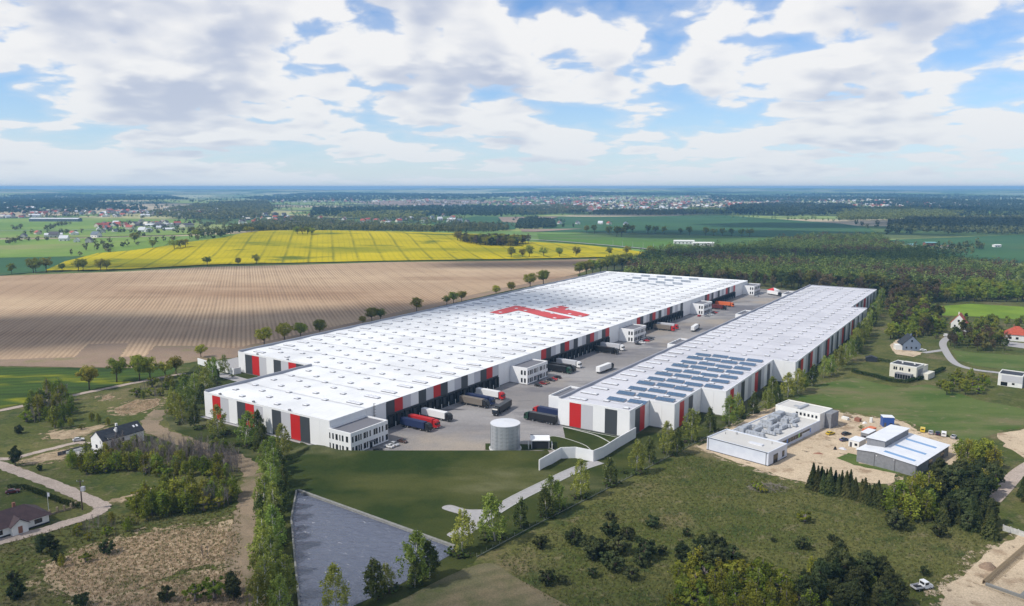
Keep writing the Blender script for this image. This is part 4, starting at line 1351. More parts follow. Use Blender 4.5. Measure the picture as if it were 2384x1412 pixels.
TENT = thing('canopy_tent', 'red and white canopy tent at the far end of the yard', 'tent', uv(566, 104, .1), 0.3)
MB().frustum((-5, -4, 5, 4), (-1, -.4, 1, .4), 3.2, 5.4).build('canopy', paint((.55, .03, .03), .7), TENT)
MB().frustum((-2, -4.05, 5.05, 4.05), (-.2, -.5, 1.1, .5), 3.2, 5.5).build('canopy_stripe', paint((.7, .7, .7), .7), TENT)
for (x, y) in ((-4.7, -3.7), (4.7, -3.7), (4.7, 3.7), (-4.7, 3.7)):
    MB().tube([(x, y, 0), (x, y, 3.25)], .08, 5).build('leg', M_WFRAME, TENT)

# ------------------------------------------------------------------ houses and halls round about
M_REND = mat('white_render', (0.74, 0.74, 0.72), 0.8, (0.66, 0.66, 0.64), 0.4)
M_CREAM = mat('cream_render', (0.66, 0.64, 0.56), 0.8, (0.60, 0.58, 0.50), 0.4)
M_BLUEW = mat('pale_blue_panel', (0.62, 0.66, 0.74), 0.55, (0.56, 0.60, 0.69), 0.3)
M_GRAVEL = mat('gravel_roof', (0.56, 0.55, 0.53), 0.9, (0.46, 0.45, 0.43), 0.5, detail=6)
M_SLATE = mat('anthracite_roof', (0.020, 0.024, 0.032), 0.6, (0.032, 0.036, 0.045), 0.7)
M_TILE = mat('brown_tile', (0.075, 0.045, 0.048), 0.7, (0.055, 0.034, 0.038), 0.8)
M_REDT = mat('red_tile', (0.44, 0.085, 0.042), 0.7, (0.34, 0.06, 0.032), 0.8)
M_TEAL = mat('teal_sheet_roof', (0.16, 0.34, 0.34), 0.5)
M_GREYP = mat('grey_block_wall', (0.23, 0.235, 0.255), 0.75, (0.19, 0.195, 0.21), 0.8)
M_PALEROOF = mat('pale_sheet_roof', (0.70, 0.72, 0.76), 0.45, (0.64, 0.66, 0.70), 0.25)
M_BLUER = mat('translucent_strip', (0.16, 0.30, 0.52), 0.3)
M_BLUEGREY = mat('blue_grey_wall', (0.17, 0.21, 0.28), 0.8)
M_WOOD = mat('weathered_timber', (0.36, 0.29, 0.19), 0.85, (0.26, 0.20, 0.13), 1.2)
M_BRICK = mat('terrace_brick', (0.26, 0.12, 0.08), 0.85)


def windows(parent, lst, m=None):
    """lst: (axis, const, a0, a1, z0, z1, sign); a window set into a wall with axis 'x' (wall along x) or 'y'."""
    for (ax, c, a0, a1, z0, z1, s) in lst:
        if ax == 'x':
            w = ubox('window', M_GLASS, parent, a0, min(c, c + s * .06), z0, a1, max(c, c + s * .06), z1)
        else:
            w = ubox('window', M_GLASS, parent, min(c, c + s * .06), a0, z0, max(c, c + s * .06), a1, z1)


def frame(az_x):
    return math.pi / 2 - R(az_x)


# flat white works building with ducts on its lower roof
UB = thing('works_building', 'white flat-roofed works building with metal ducts on the lower roof', 'building', (77.9, 297.3, 0), frame(135.6))
MB().box(0, 0, .35, 26.3, 15, 5.0).build('wall', M_BLUEW, UB)
MB().box(-.05, -.05, 0, 26.35, 15.0, .35).build('plinth', M_SLATE, UB)
for q in ((0, 0, .4, 15), (25.9, 0, 26.3, 15), (.4, 14.6, 25.9, 15), (.4, 0, 25.9, .25)):
    ubox('parapet', M_BLUEW, UB, q[0], q[1], 5.0, q[2], q[3], 5.45)
ubox('roof', M_GRAVEL, UB, .4, .25, 5.0, 25.9, 14.6, 5.12)
ubox('gutter', M_SLATE, UB, .1, -.12, 5.1, 26.1, -.02, 5.28)
for x in (.6, 25.3):
    ubox('downpipe', M_SLATE, UB, x, -.14, 0.1, x + .16, -.02, 5.1)
ubox('roof_light', M_DOME, UB, 15, 5.5, 5.12, 20.6, 7.3, 5.6)
for (x, y) in ((3, 9), (6, 12), (6.5, 12), (22, 11)):
    MB().tube([(x, y, 5.1), (x, y, 6.1)], .1, 6).build('vent_pipe', M_FRAME, UB)
windows(UB, [('y', 26.3, 4, 7.4, .4, 3.6, 1), ('y', 26.3, 11, 12.8, 1.0, 3.4, 1)])
low = MB().box(.6, 15, 0, 20.6, 57, 3.9).build('low_wing', M_BLUEW, UB)
ubox('wing_roof', M_GRAVEL, low, 1.0, 15.05, 3.9, 20.2, 56.9, 4.0)
for q in ((.6, 15, 1.0, 57), (20.2, 15, 20.6, 57)):
    ubox('parapet', M_BLUEW, low, q[0], q[1], 3.9, q[2], q[3], 4.4)
M_LIME = paint((.22, .52, .06)); M_BLUEC = paint((.05, .18, .55))
y = 17.0
for i in range(15):
    if i % 5 == 4:
        ubox('coloured_panel', (M_LIME if i % 2 else M_BLUEC), low, 20.58, y, 1.3, 20.66, y + .9, 3.1); y += 1.0
    else:
        ubox('window', M_GLASS, low, 20.58, y, 1.3 + (1.0 if i > 10 else 0), 20.66, y + 2.1, 3.1); y += 2.35
rear = MB().box(0, 57, 0, 20.4, 69.5, 6.8).build('rear_block', M_REND, UB)
ubox('block_roof', M_GRAVEL, rear, .4, 57.4, 6.8, 20.0, 69.1, 6.9)
for q in ((0, 57, .4, 69.5), (20, 57, 20.4, 69.5), (.4, 57, 20, 57.4), (.4, 69.1, 20, 69.5)):
    ubox('parapet', M_REND, rear, q[0], q[1], 6.8, q[2], q[3], 7.2)
for i in range(6):
    ubox('window', M_GLASS, rear, 9.6 + i * 1.75, 56.94, 4.9, 10.5 + i * 1.75, 57.02, 6.1)
MB().box(20.4, 62, 0, 23.2, 69.5, 6.6).build('stair_tower', M_GREYP, UB)
DUCT = [(3, 17, 6.5, 20, 6.4), (3.5, 20, 6.2, 24.5, 6.6), (6.5, 18, 12, 20, 5.6), (8, 21, 9.6, 28, 5.8), (12, 17.5, 15, 19.5, 5.9), (10.5, 24, 16.5, 25.4, 5.4), (3.4, 27, 8, 28.6, 5.5), (11, 28, 12.6, 36, 5.7), (5, 31, 13, 32.4, 5.5), (14.2, 27, 17, 29.5, 5.9), (4, 35, 9.5, 36.6, 5.9), (6.2, 36, 8.2, 42, 6.0),
        (10, 38, 16, 39.4, 5.5), (13.6, 33, 15.2, 38, 5.6), (3.6, 42, 8.5, 45.4, 6.5), (9.5, 42.5, 12.5, 45, 6.1), (4, 47, 7.4, 52, 6.7), (8, 48, 13, 49.6, 5.6), (13, 44, 14.4, 51, 5.5), (15.4, 41, 17.4, 43, 5.3), (9.5, 51.5, 12, 54.6, 6.2), (5.4, 53.5, 9, 55, 5.6)]
for (a, b, c_, d, z) in DUCT:
    mb = MB().frustum((a, b, c_, d), (a + .25, b + .25, c_ - .25, d - .25), 4.4, z)
    for k in range(1, int(max(c_ - a, d - b) // 1.2)):
        if c_ - a > d - b: mb.box(a + k * 1.2 - .04, b - .06, 4.4, a + k * 1.2 + .04, d + .06, z - .1)
        else: mb.box(a - .06, b + k * 1.2 - .04, 4.4, c_ + .06, b + k * 1.2 + .04, z - .1)
    mb.build('air_duct', M_STEEL, low)
ubox('air_duct', M_STEEL, rear, 9.6, 58, 6.9, 10.8, 67, 7.7); ubox('air_duct', M_STEEL, rear, 6.5, 61, 6.9, 9.6, 62.2, 7.5)

# grey hall with pale roof
GH = thing('metal_hall', 'grey hall with pale metal roof and blue translucent roof strips', 'hall', (131.8, 283.7, 0), frame(137.2))
MB().extrude_y([(0, 0), (21.5, 0), (21.5, 4.3), (6.6, 5.5), (0, 4.9)], 0, 33).build('wall', M_GREYP, GH)
mb = MB()
mb.extrude_y([(-.4, 4.88), (6.6, 5.56), (22.0, 4.3), (22.0, 4.42), (6.6, 5.70), (-.4, 5.02)], -.4, 33.4)
mb.build('roof', M_PALEROOF, GH)
up = MB().box(.4, 7.5, 4.6, 7.2, 30.5, 8.1).build('upper_hall', M_GREYP, GH)
MB().extrude_y([(.1, 8.1), (7.6, 8.25), (7.6, 8.4), (.1, 8.25)], 7.0, 31.0).build('upper_roof', M_PALEROOF, up)
for y in (3.0, 13.5, 24.0):
    mb = MB()
    mb.extrude_y([(8.6, 5.50), (19.6, 4.58), (19.6, 4.72), (8.6, 5.64)], y, y + 1.7)
    mb.build('roof_strip', M_BLUER, GH)
for x in (6.6, 14.0, 21.3):
    ubox('downpipe', M_FRAME, GH, x - .08, -.1, 0, x + .08, -.01, 4.7)
for x in (7.2, 13.5):
    ubox('wall_lamp', M_WFRAME, GH, x, -.2, 4.2, x + .3, -.01, 4.5)
windows(GH, [('y', 21.5, 12, 16, 0.2, 3.2, 1), ('y', 21.5, 24, 28, 0.2, 3.2, 1)])


def cabin(label, p, rz, l, w, h, m, door=True):
    t = thing('site_cabin', label, 'cabin', p, rz)
    MB().box(0, 0, 0.1, l, w, h).build('body', m, t)
    ubox('roof', M_PALEROOF if m is not M_ORG else m, t, -.1, -.1, h, l + .1, w + .1, h + .14)
    ubox('skid', M_FRAME, t, .1, .1, 0, l - .1, w - .1, .12)
    if door:
        ubox('door', M_FRAME, t, .5, -.05, .12, 1.4, .02, 2.1)
        ubox('window', M_GLASS, t, l - 1.8, -.05, 1.0, l - .7, .02, 2.0)
    else:
        for k in range(1, int(l // .6)):
            ubox('rib', m, t, k * .6 - .05, -.06, .2, k * .6 + .05, 0, h - .1)
    return t


M_ORG = paint((.60, .15, .05), .5); M_BLUEP = paint((.02, .08, .32), .45)
cabin('white site cabin with dark door on the sandy yard', at(1975, 1040), frame(137) , 4.2, 6.5, 2.9, M_REND)
cabin('grey site cabin behind the white one', at(2003, 1024), frame(137), 3.2, 7.5, 3.2, M_GREYP)
cabin('orange shipping container on the sandy yard', at(2020, 1018), frame(52), 7.0, 2.6, 2.7, M_ORG, False)
cabin('bright blue site cabin with white window by the field', at(2055, 995), frame(100), 4.6, 4.0, 4.4, M_BLUEP)
for (px, py, c, k, az, lab) in [(1933, 1012, (.55, .40, .03), 'hatch', 60, 'yellow car next to the white works building'), (1970, 1013, (.015, .03, .035), 'hatch', 65, 'dark teal car on the sandy yard'), (1966, 1027, (.05, .075, .14), 'sedan', 70, 'blue-grey car beside the white site cabin'),
                            (2148, 1005, (.60, .44, .03), 'van', 30, 'yellow van, first in the line by the field'), (2167, 1010, SILVER, 'hatch', 30, 'silver car, second in the line by the field'), (2183, 1012, (.015, .022, .05), 'hatch', 30, 'dark blue car, third in the line by the field'), (2197, 1015, WHITE_P, 'van', 30, 'white van, fourth in the line by the field'), (2220, 1020, SILVER, 'sedan', 40, 'silver car standing last in the line by the field'),
                            (183, 1027, (.6, .6, .6), 'hatch', 60, 'pale car on the driveway of the white gabled house'), (30, 1148, (.10, .015, .015), 'hatch', 60, 'dark red car behind the bungalow'), (2148, 817, WHITE_P, 'hatch', 95, 'white car beside the blue-grey house'), (2205, 784, WHITE_P, 'van', 95, 'white van at the bend of the access road'), (2078, 995, (.03, .07, .20), 'hatch', 120, 'blue car behind the grey hall')]:
    car(lab, at(px, py, 0.12), frame(az), c, k, 'cars around the neighbouring plots')


def gable_house(name, label, p, rz, w, l, eave, ridge, wall, roof, win=(), chim=(), over=.4, group=None, cat='house'):
    """Ridge along local y; gable faces -y."""
    t = thing(name, label, cat, p, rz, group)
    MB().extrude_y([(0, 0), (w, 0), (w, eave), (w / 2, ridge), (0, eave)], 0, l).build('wall', wall, t)
    s = (ridge - eave) / (w / 2)
    rf = MB().extrude_y([(-over, eave - s * over + .02), (w / 2, ridge + .02), (w + over, eave - s * over + .02), (w + over, eave - s * over + .24), (w / 2, ridge + .27), (-over, eave - s * over + .24)], -.15, l + .15).build('roof', roof, t)
    for (x, y, h) in chim:
        ubox('chimney', wall if wall is not M_SLATE else M_BRICK, rf, x - .35, y - .35, eave, x + .35, y + .35, h)
    windows(t, win)
    return t


def hip_house(name, label, p, rz, w, l, eave, ridge, wall, roof, win=(), chim=(), over=.6, group=None, cat='house'):
    t = thing(name, label, cat, p, rz, group)
    MB().box(0, 0, 0, w, l, eave).build('wall', wall, t)
    mb = MB(); o = over; c = min(w, l) / 2
    if l >= w:
        r0, r1 = (w / 2, c, ridge), (w / 2, l - c, ridge)
    else:
        r0, r1 = (c, l / 2, ridge), (w - c, l / 2, ridge)
    A, B, C, D = (-o, -o, eave - .1), (w + o, -o, eave - .1), (w + o, l + o, eave - .1), (-o, l + o, eave - .1)
    if l >= w:
        mb.quad(A, B, r0).quad(B, C, r1, r0).quad(C, D, r1).quad(D, A, r0, r1)
    else:
        mb.quad(A, B, r1, r0).quad(B, C, r1).quad(C, D, r0, r1).quad(D, A, r0)
    mb.quad(D, C, B, A)
    rf = mb.build('roof', roof, t)
    for (x, y, h) in chim:
        ubox('chimney', M_BRICK, rf, x - .35, y - .35, eave, x + .35, y + .35, h)
    windows(t, win)
    return t


WH = gable_house('house', 'white gabled house with black steep roof beside the thicket', (-169.0, 298.7, 0), frame(122.5), 8.2, 17.5, 4.6, 7.6, M_REND, M_SLATE,
                 win=[('y', 8.2, 3.5, 4.6, .6, 3.2, 1), ('y', 8.2, 8.0, 9.0, 2.2, 3.8, 1), ('y', 8.2, 13, 14.6, .6, 3.4, 1), ('x', 0, 3.2, 4.6, 1.0, 2.4, -1)], chim=[(3.2, 9, 8.7), (6.2, 7, 7.9)])
WH_ = Matrix.Rotation(frame(122.5), 4, 'Z')
MB().extrude_y([(5.2, 4.8), (8.9, 4.8), (8.9, 5.1), (4.6, 6.6)], 2.2, 5.4).build('dormer', M_REND, WH)
MB().extrude_y([(4.4, 6.55), (9.2, 5.1), (9.2, 5.25), (4.4, 6.75)], 1.9, 5.7).build('dormer_roof', M_SLATE, WH)
for (y, x) in ((14.2, 6.0), (15.6, 6.0), (6.5, 5.6)):
    mb = MB(); z = 4.6 + (8.2 - x) * 3.0 / 4.1
    mb.quad((x - .45, y, z + .66), (x + .45, y, z - .0), (x + .45, y + .8, z - .0), (x - .45, y + .8, z + .66)).build('roof_window', M_LAMP, WH)
ubox('terrace', M_BRICK, WH, 8.3, 0, 0, 12.5, 12, 0.9); ubox('terrace_wall', M_REND, WH, -2, -9, 0, -1.7, 0, 1.0)
ubox('paved_yard', M_PATH, WH, -2, -9, 0.02, 8.0, 0, 0.14)
yf = thing('metal_fence', 'dark metal yard fence next to the white gabled house', 'fence', (-169.0, 298.7, 0), frame(122.5))
for k in range(10):
    ubox('post', M_FRAME, yf, -2.4, -12 + k * 1.7, 0, -2.25, -11.85 + k * 1.7, 1.7)
    ubox('fence_panel', M_FRAME, yf, -2.36, -11.8 + k * 1.7, .15, -2.29, -10.4 + k * 1.7, 1.55)

BG = thing('bungalow', 'white bungalow with brown hipped tile roof at the road bend', 'house', (-160.2, 225.4, 0), frame(126))
MB().box(0, -5, 0, 10, 12.2, 3.0).build('wall', M_REND, BG)
ubox('plinth', M_SLATE, BG, -.06, -5.06, 0, 10.06, 12.26, .5)
mb = MB(); A, B, C, D = (-.8, -5.8, 2.9), (10.8, -5.8, 2.9), (10.8, 13, 2.9), (-.8, 13, 2.9); r0, r1 = (5, 0, 6.6), (5, 7.4, 6.6)
mb.quad(A, B, r0).quad(B, C, r1, r0).quad(C, D, r1).quad(D, A, r0, r1).quad(D, C, B, A)
rf = mb.build('roof', M_TILE, BG)
ubox('chimney', M_BRICK, rf, 2.4, 5.0, 4.5, 3.2, 5.8, 7.2)
mb = MB().extrude_x([(0, 0), (4.4, 0), (4.4, 3.0), (2.2, 4.6), (0, 3.0)], 9.9, 11.6)
for i, v in enumerate(mb.v): mb.v[i] = (v[0], v[1] + 1.2, v[2])
mb.build('porch', M_REND, BG)
mb = MB().extrude_x([(-.5, 2.75), (2.2, 4.75), (4.9, 2.75), (4.9, 2.95), (2.2, 4.98), (-.5, 2.95)], 6.5, 12.0)
for i, v in enumerate(mb.v): mb.v[i] = (v[0], v[1] + 1.2, v[2])
mb.build('porch_roof', M_TILE, BG)
ubox('door', M_BRICK, BG, 11.58, 2.8, .3, 11.66, 4.0, 2.5)
windows(BG, [('y', 10, 8.0, 10.2, 1.0, 2.4, 1), ('y', 10, -3, -.8, 1.0, 2.4, 1)])
gf = thing('garden_fence', 'brick pillar garden fence in front of the bungalow', 'fence')
c = W2([(8, 1237), (32, 1230), (60, 1221), (92, 1208), (116, 1201), (134, 1194), (150, 1190), (166, 1185), (177, 1182)])
for i, p in enumerate(c):
    MB().box(p.x - .28, p.y - .28, 0, p.x + .28, p.y + .28, 1.9).build('pillar', M_WOOD, gf)
    if i + 1 < len(c):
        q = c[i + 1]; t = (q - p).normalized(); s = Vector((-t.y, t.x, 0)) * .1
        MB().prism([tuple((p + s + t * .3)[:2]), tuple((p - s + t * .3)[:2]), tuple((q - s - t * .3)[:2]), tuple((q + s - t * .3)[:2])], 0, .6).build('low_wall', M_WOOD, gf)
UP = thing('utility_pole', 'dark utility pole with transformer at the road bend', 'pole', at(192, 1188))
MB().tube([(0, 0, 0), (0, 0, 10.5)], [.24, .17], 8).build('pole', M_BARK, UP)
MB().box(-1.1, -.08, 9.6, 1.1, .08, 9.75).build('cross_arm', M_FRAME, UP)
MB().box(.2, -.5, 6.6, 1.3, .5, 8.0).build('transformer', M_LIGHT, UP)
for x in (-1, 0, 1):
    MB().tube([(x, 0, 9.75), (x, 0, 10.2)], .08, 6).build('insulator', M_WFRAME, UP)
FP = thing('flag_pole', 'slim white flag pole in the bungalow garden', 'pole', at(114, 1195))
MB().tube([(0, 0, 0), (0, 0, 7.2)], [.09, .05], 6).build('pole', M_WFRAME, FP)
MB().box(0.05, -.02, 5.6, .7, .02, 6.9).build('flag', M_LAMP, FP)

# modern white house with hedge, blue-grey house, half-finished house, red-roofed houses
MH = thing('modern_house', 'white two-storey modern house with black flat roof inside a hedge', 'house', at(2070, 876), frame(137))
MB().box(0, 0, 0, 14, 11, 7.0).build('wall', M_CREAM, MH)
ubox('roof', M_SLATE, MH, .4, .4, 7.0, 13.6, 10.6, 7.1)
for q in ((0, 0, 14, .4), (0, 10.6, 14, 11), (0, .4, .4, 10.6), (13.6, .4, 14, 10.6)):
    ubox('parapet', M_REND, MH, q[0], q[1], 7.0, q[2], q[3], 7.5)
sg = MB().box(4, -3.2, 0, 12.4, 0, 3.3).build('sun_room', M_GREYP, MH)
for k in range(6):
    ubox('window', M_GLASS, sg, 4.2 + k * 1.35, -3.26, .5, 5.3 + k * 1.35, -3.18, 2.8)
ubox('grey_panel', M_GREYP, MH, 13.96, 2.2, 0.5, 14.1, 9, 5.6)
ubox('garage', M_CREAM, MH, 14.1, 6, 0, 18, 16, 3.2)
MB().box(2, 11, 0, 14, 17, 6.4).build('rear_wing', M_CREAM, MH)
windows(MH, [('x', 0, 2, 2.8, 4.3, 6.0, -1), ('x', 0, 3.1, 3.9, 4.3, 6.0, -1), ('x', 0, 5.2, 6.0, 4.3, 6.0, -1), ('x', 0, 6.3, 7.1, 4.3, 6.0, -1), ('x', 0, 9.8, 10.8, 4.3, 6.0, -1)])
for (x, y) in ((4, 6), (10, 7)):
    ubox('chimney', M_REND, MH, x, y, 7, x + .7, y + .7, 8.2)
BH = gable_house('house', 'blue-grey house with pale sheet roof on a bare plot', (251.6, 487.7, 0), frame(100), 10.5, 10, 4.4, 9.4, M_BLUEGREY, M_SLATE, win=[('x', 0, 1.6, 2.5, 1.3, 2.5, -1), ('x', 0, 4.6, 5.5, 1.3, 2.5, -1), ('x', 0, 7.4, 8.3, 1.3, 2.5, -1), ('x', 0, 4.6, 5.6, 5.6, 7.0, -1)], chim=[(5.2, 3, 10.6)], over=1.0)
ubox('annex', M_REND, BH, -4, 1, 0, -.1, 6, 3.2)
HB = thing('half_rendered_house', 'grey and white flat-roofed house at the end of the access road', 'house', at(2322, 897), frame(130))
MB().box(0, 0, 0, 11, 12, 6.0).build('wall', M_REND, HB)
ubox('render_patch', M_LIGHT, HB, 1.6, -.05, 2.4, 11.02, .02, 5.9)
ubox('roof', M_SLATE, HB, .4, .4, 6, 10.6, 11.6, 6.1)
for q in ((0, 0, 11, .4), (0, 11.6, 11, 12), (0, .4, .4, 11.6), (10.6, .4, 11, 11.6)):
    ubox('parapet', M_REND, HB, q[0], q[1], 6, q[2], q[3], 6.5)
windows(HB, [('x', 0, 1.4, 4.4, .2, 2.2, -1), ('x', 0, 6.4, 7.6, 1.2, 2.2, -1)])
ubox('side_wing', M_GREYP, HB, 11.05, 2, 0, 16, 12, 5.6)
gable_house('house', 'white house with bright red tiled roof among trees', at(2213, 764), frame(125), 10, 12, 4.2, 10.4, M_REND, M_REDT, win=[('x', 0, 2, 3.2, 1.2, 2.6, -1), ('x', 0, 6, 7.4, 1.2, 2.6, -1), ('x', 0, 4.2, 5.6, 5, 6.6, -1), ('y', 10, 3, 5, 1, 2.6, 1)], chim=[(4, 8, 11.4)], over=1.0)
hip_house('house', 'white house with red hipped roof at the picture edge by the paved court', at(2340, 793), frame(118), 14, 12, 4.4, 9.6, M_REND, M_REDT, win=[('x', 0, 2, 3.6, 1.2, 2.8, -1), ('x', 0, 6, 7.6, 1.2, 2.8, -1)], chim=[(5, 7, 10.4)])
SH = gable_house('shed', 'small dark garden shed by the hedge', at(2016, 842), frame(110), 6, 4, 2.2, 3.2, M_SLATE, M_SLATE, over=.3, cat='shed')

# flatbed truck on the meadow
FB = thing('pickup_truck', 'white flatbed pickup with double cab parked on the meadow', 'pickup', at(2147, 1372), frame(72))
wp = paint((.74, .75, .78))
MB().extrude_y([(.2, .5), (2.6, .5), (2.7, .95), (2.5, 1.3), (1.75, 1.5), (1.25, 2.25), (-.15, 2.3), (-.2, .8)], -.95, .95).build('cab', wp, FB)
MB().quad((1.80, -.8, 1.52), (1.80, .8, 1.52), (1.31, .75, 2.18), (1.31, -.75, 2.18)).box(-.05, -.97, 1.5, 1.1, .97, 2.1).box(-.24, -.7, 1.5, -.18, .7, 2.1).build('window_glass', M_GLASS, FB)
MB().box(-3.1, -1.05, .85, -.3, 1.05, .98).box(-3.1, -1.05, .98, -.3, -.98, 1.35).box(-3.1, .98, .98, -.3, 1.05, 1.35).box(-3.1, -1, .98, -3.03, 1, 1.35).build('flatbed', M_LIGHT, FB)
MB().box(-2.9, -.7, .5, 2.3, .7, .82).build('chassis', M_CHAS, FB)
MB().box(-2.6, -.4, .98, -1.2, .5, 1.3).box(-1.1, -.6, .98, -.6, .2, 1.2).build('cargo', M_CHAS, FB)
for x in (-1.9, 1.75):
    for s in (-.85, .85):
        link('wheel', WH_C, FB, (x, s, .35), None, 1.1)

# foundation formwork on the building site
FW = thing('foundation_formwork', 'timber formwork of a new foundation on the sandy building site', 'formwork', (124.7, 191.1, 0), frame(49.9))
for y in (-.35, .35):
    ubox('shutter_board', M_WOOD, FW, 0, y - .04, 0.1, 33, y + .04, 1.15)
for k in range(46):
    ubox('brace', M_WOOD, FW, .3 + k * .7, -.42, 1.15, .42 + k * .7, .42, 1.27)
    q = MB(); x = .3 + k * .7
    q.quad((x, -.4, 1.0), (x + .12, -.4, 1.0), (x + .12, -1.7, .05), (x, -1.7, .05)).quad((x, -.4, 1.12), (x, -1.7, .17), (x + .12, -1.7, .17), (x + .12, -.4, 1.12)).quad((x, -.4, 1.0), (x, -1.7, .05), (x, -1.7, .17), (x, -.4, 1.12)).quad((x + .12, -.4, 1.12), (x + .12, -1.7, .17), (x + .12, -1.7, .05), (x + .12, -.4, 1.0))
    q.build('prop', M_WOOD, FW)
ubox('concrete_strip', M_RIM, FW, -.4, -10, 0.05, .3, -.5, .8)
ubox('concrete_strip', M_RIM, FW, .4, -9, 0.05, 30, -8.3, .8)
ubox('timber_rail', M_WOOD, FW, -2.0, -12, 0.5, -1.9, 2, .62)
cw = thing('concrete_fence', 'pale concrete slab fence beside the spruces', 'fence')
c = W2([(2335, 1236), (2352, 1241), (2370, 1247), (2390, 1254), (2410, 1262)])
for p, q in zip(c, c[1:]):
    t = (q - p).normalized(); s = Vector((-t.y, t.x, 0)) * .06
    MB().prism([tuple((p + s)[:2]), tuple((p - s)[:2]), tuple((q - s)[:2]), tuple((q + s)[:2])], 0, 1.8).build('fence_panel', M_KERB, cw)
    MB().box(p.x - .12, p.y - .12, 0, p.x + .12, p.y + .12, 2.0).build('post', M_KERB, cw)
for i, (px, py, m, lab, s) in enumerate([(1972, 972, M_WOOD, 'stack of brown timber beside the works building', (3.2, 2.2, 1.4)), (1968, 977, M_REND, 'white wrapped bundle beside the timber stack', (3.0, 1.6, 1.2)), (1997, 981, M_BRICK, 'reddish brick pallet on the sandy yard', (2.4, 2.0, 1.5)), (2013, 986, M_REND, 'flat white sack pile on the sandy yard', (2.6, 1.4, .7)), (2028, 984, M_REND, 'white plastic tank standing near the blue cabin', (1.4, 1.4, 2.2)),
                            (1944, 1047, M_CHAS, 'black bin on the sandy yard', (1.4, 1.2, 1.2)), (1906, 1057, M_BRICK, 'rusty red steel pile on the sand', (4.0, 1.0, .5)), (1962, 1046, M_LIGHT, 'pale rubble heap near the white cabin', (3.4, 2.0, .7)), (2300, 1322, M_HEAD, 'low brown earth heap on the building site', (5.5, 4.0, 1.4))]):
    r = random.Random(i); mb = MB()
    if 'stack' in lab or 'pallet' in lab:
        for k in range(5):
            for j in range(4):
                mb.box(-s[0] / 2, -s[1] / 2 + j * s[1] / 4 + .03, k * s[2] / 5 + .02, s[0] / 2 + r.uniform(-.2, .2), -s[1] / 2 + (j + 1) * s[1] / 4 - .03, (k + 1) * s[2] / 5)
    else:
        n = 14
        for k in range(3 if 'tank' not in lab else 1):
            ox, oy = (r.uniform(-.3, .3) * s[0] * (k > 0), r.uniform(-.3, .3) * s[1] * (k > 0)); f = 1 if k == 0 else .55
            top = .85 if 'tank' in lab else .35
            lo = [(ox + f * s[0] / 2 * math.cos(2 * math.pi * q / n) * r.uniform(.85, 1.1), oy + f * s[1] / 2 * math.sin(2 * math.pi * q / n) * r.uniform(.85, 1.1)) for q in range(n)]
            i0 = len(mb.v)
            mb.v += [(x, y, 0) for x, y in lo] + [(ox + (x - ox) * top * 1.0, oy + (y - oy) * top, s[2] * f * r.uniform(.9, 1.05)) for x, y in lo]
            mb.f.append(tuple(range(i0 + n, i0 + 2 * n)))
            for q in range(n):
                mb.f.append((i0 + q, i0 + (q + 1) % n, i0 + n + (q + 1) % n, i0 + n + q))
    nm = {'bin': 'bin', 'tank': 'plastic_tank', 'heap': 'heap', 'stack': 'timber_stack', 'pallet': 'brick_pallet', 'bundle': 'wrapped_bundle', 'pile': 'pile'}[next(k for k in ('bin', 'stack', 'bundle', 'pallet', 'tank', 'heap', 'pile') if k in lab.split() or k == 'pile')]
    o = mb.build(nm, m); o.location = at(px, py, .1); o.rotation_euler = (0, 0, r.uniform(-1, 1)); tag(o, lab, nm.split('_')[-1])

# ------------------------------------------------------------------ vegetation
def np_mesh(name, V, nq, mat_, tri=False):
    """Mesh of loose quads (or triangles) given corner points in order."""
    k = 3 if tri else 4
    m = bpy.data.meshes.new(name)
    n = len(V) // k
    m.vertices.add(len(V)); m.vertices.foreach_set('co', np.ascontiguousarray(V, dtype=np.float32).ravel())
    m.loops.add(n * k); m.loops.foreach_set('vertex_index', np.arange(n * k, dtype=np.int32))
    m.polygons.add(n); m.polygons.foreach_set('loop_start', np.arange(0, n * k, k, dtype=np.int32))
    m.update(calc_edges=True)
    m.materials.append(mat_)
    return m


def leaves(g, C, size, flat=0.0, long=1.6, N=None, jit=0.55):
    """Rhombic leaf sprays at the points C, loosely facing along N where given."""
    n = len(C)
    a = g.normal(size=(n, 3)); a /= np.linalg.norm(a, axis=1)[:, None]
    b = g.normal(size=(n, 3))
    if N is not None:
        w = N / (np.linalg.norm(N, axis=1)[:, None] + 1e-9) + g.normal(size=(n, 3)) * jit
        w /= np.linalg.norm(w, axis=1)[:, None]
        a -= w * (a * w).sum(1)[:, None]; a /= np.linalg.norm(a, axis=1)[:, None]
        b = np.cross(w, a)
    b -= a * (a * b).sum(1)[:, None]
    if flat:
        a[:, 2] *= 1 - flat; b[:, 2] *= 1 - flat
    b /= np.linalg.norm(b, axis=1)[:, None] + 1e-9
    s = size * g.uniform(.6, 1.3, (n, 1))
    P = np.stack([C - a * s * long * .5, C + b * s * .5, C + a * s * long * .5, C - b * s * .5], 1)
    return P.reshape(-1, 3)


def clumps(g, centres, radii, n, squash=.8):
    out = []; nrm = []
    for c, r in zip(centres, radii):
        d = g.normal(size=(n, 3)); d /= np.linalg.norm(d, axis=1)[:, None]
        nrm.append(d.copy())
        d *= (g.uniform(0.35, 1, (n, 1)) ** .6) * r
        d[:, 2] *= squash
        out.append(c + d)
    return np.concatenate(out), np.concatenate(nrm)


def limbs(mb, g, base, tops, r0, sides=5):
    for t in tops:
        b = Vector(base) if not callable(base) else Vector(base(g))
        e = Vector(t); mid = b.lerp(e, .5) + Vector((0, 0, .12 * (e - b).length))
        mb.tube([b, mid, e], [r0, r0 * .6, r0 * .2], sides)


TREES = {}


def variant(kind, crown, trunk, h):
    TREES.setdefault(kind, []).append((crown, trunk, h))


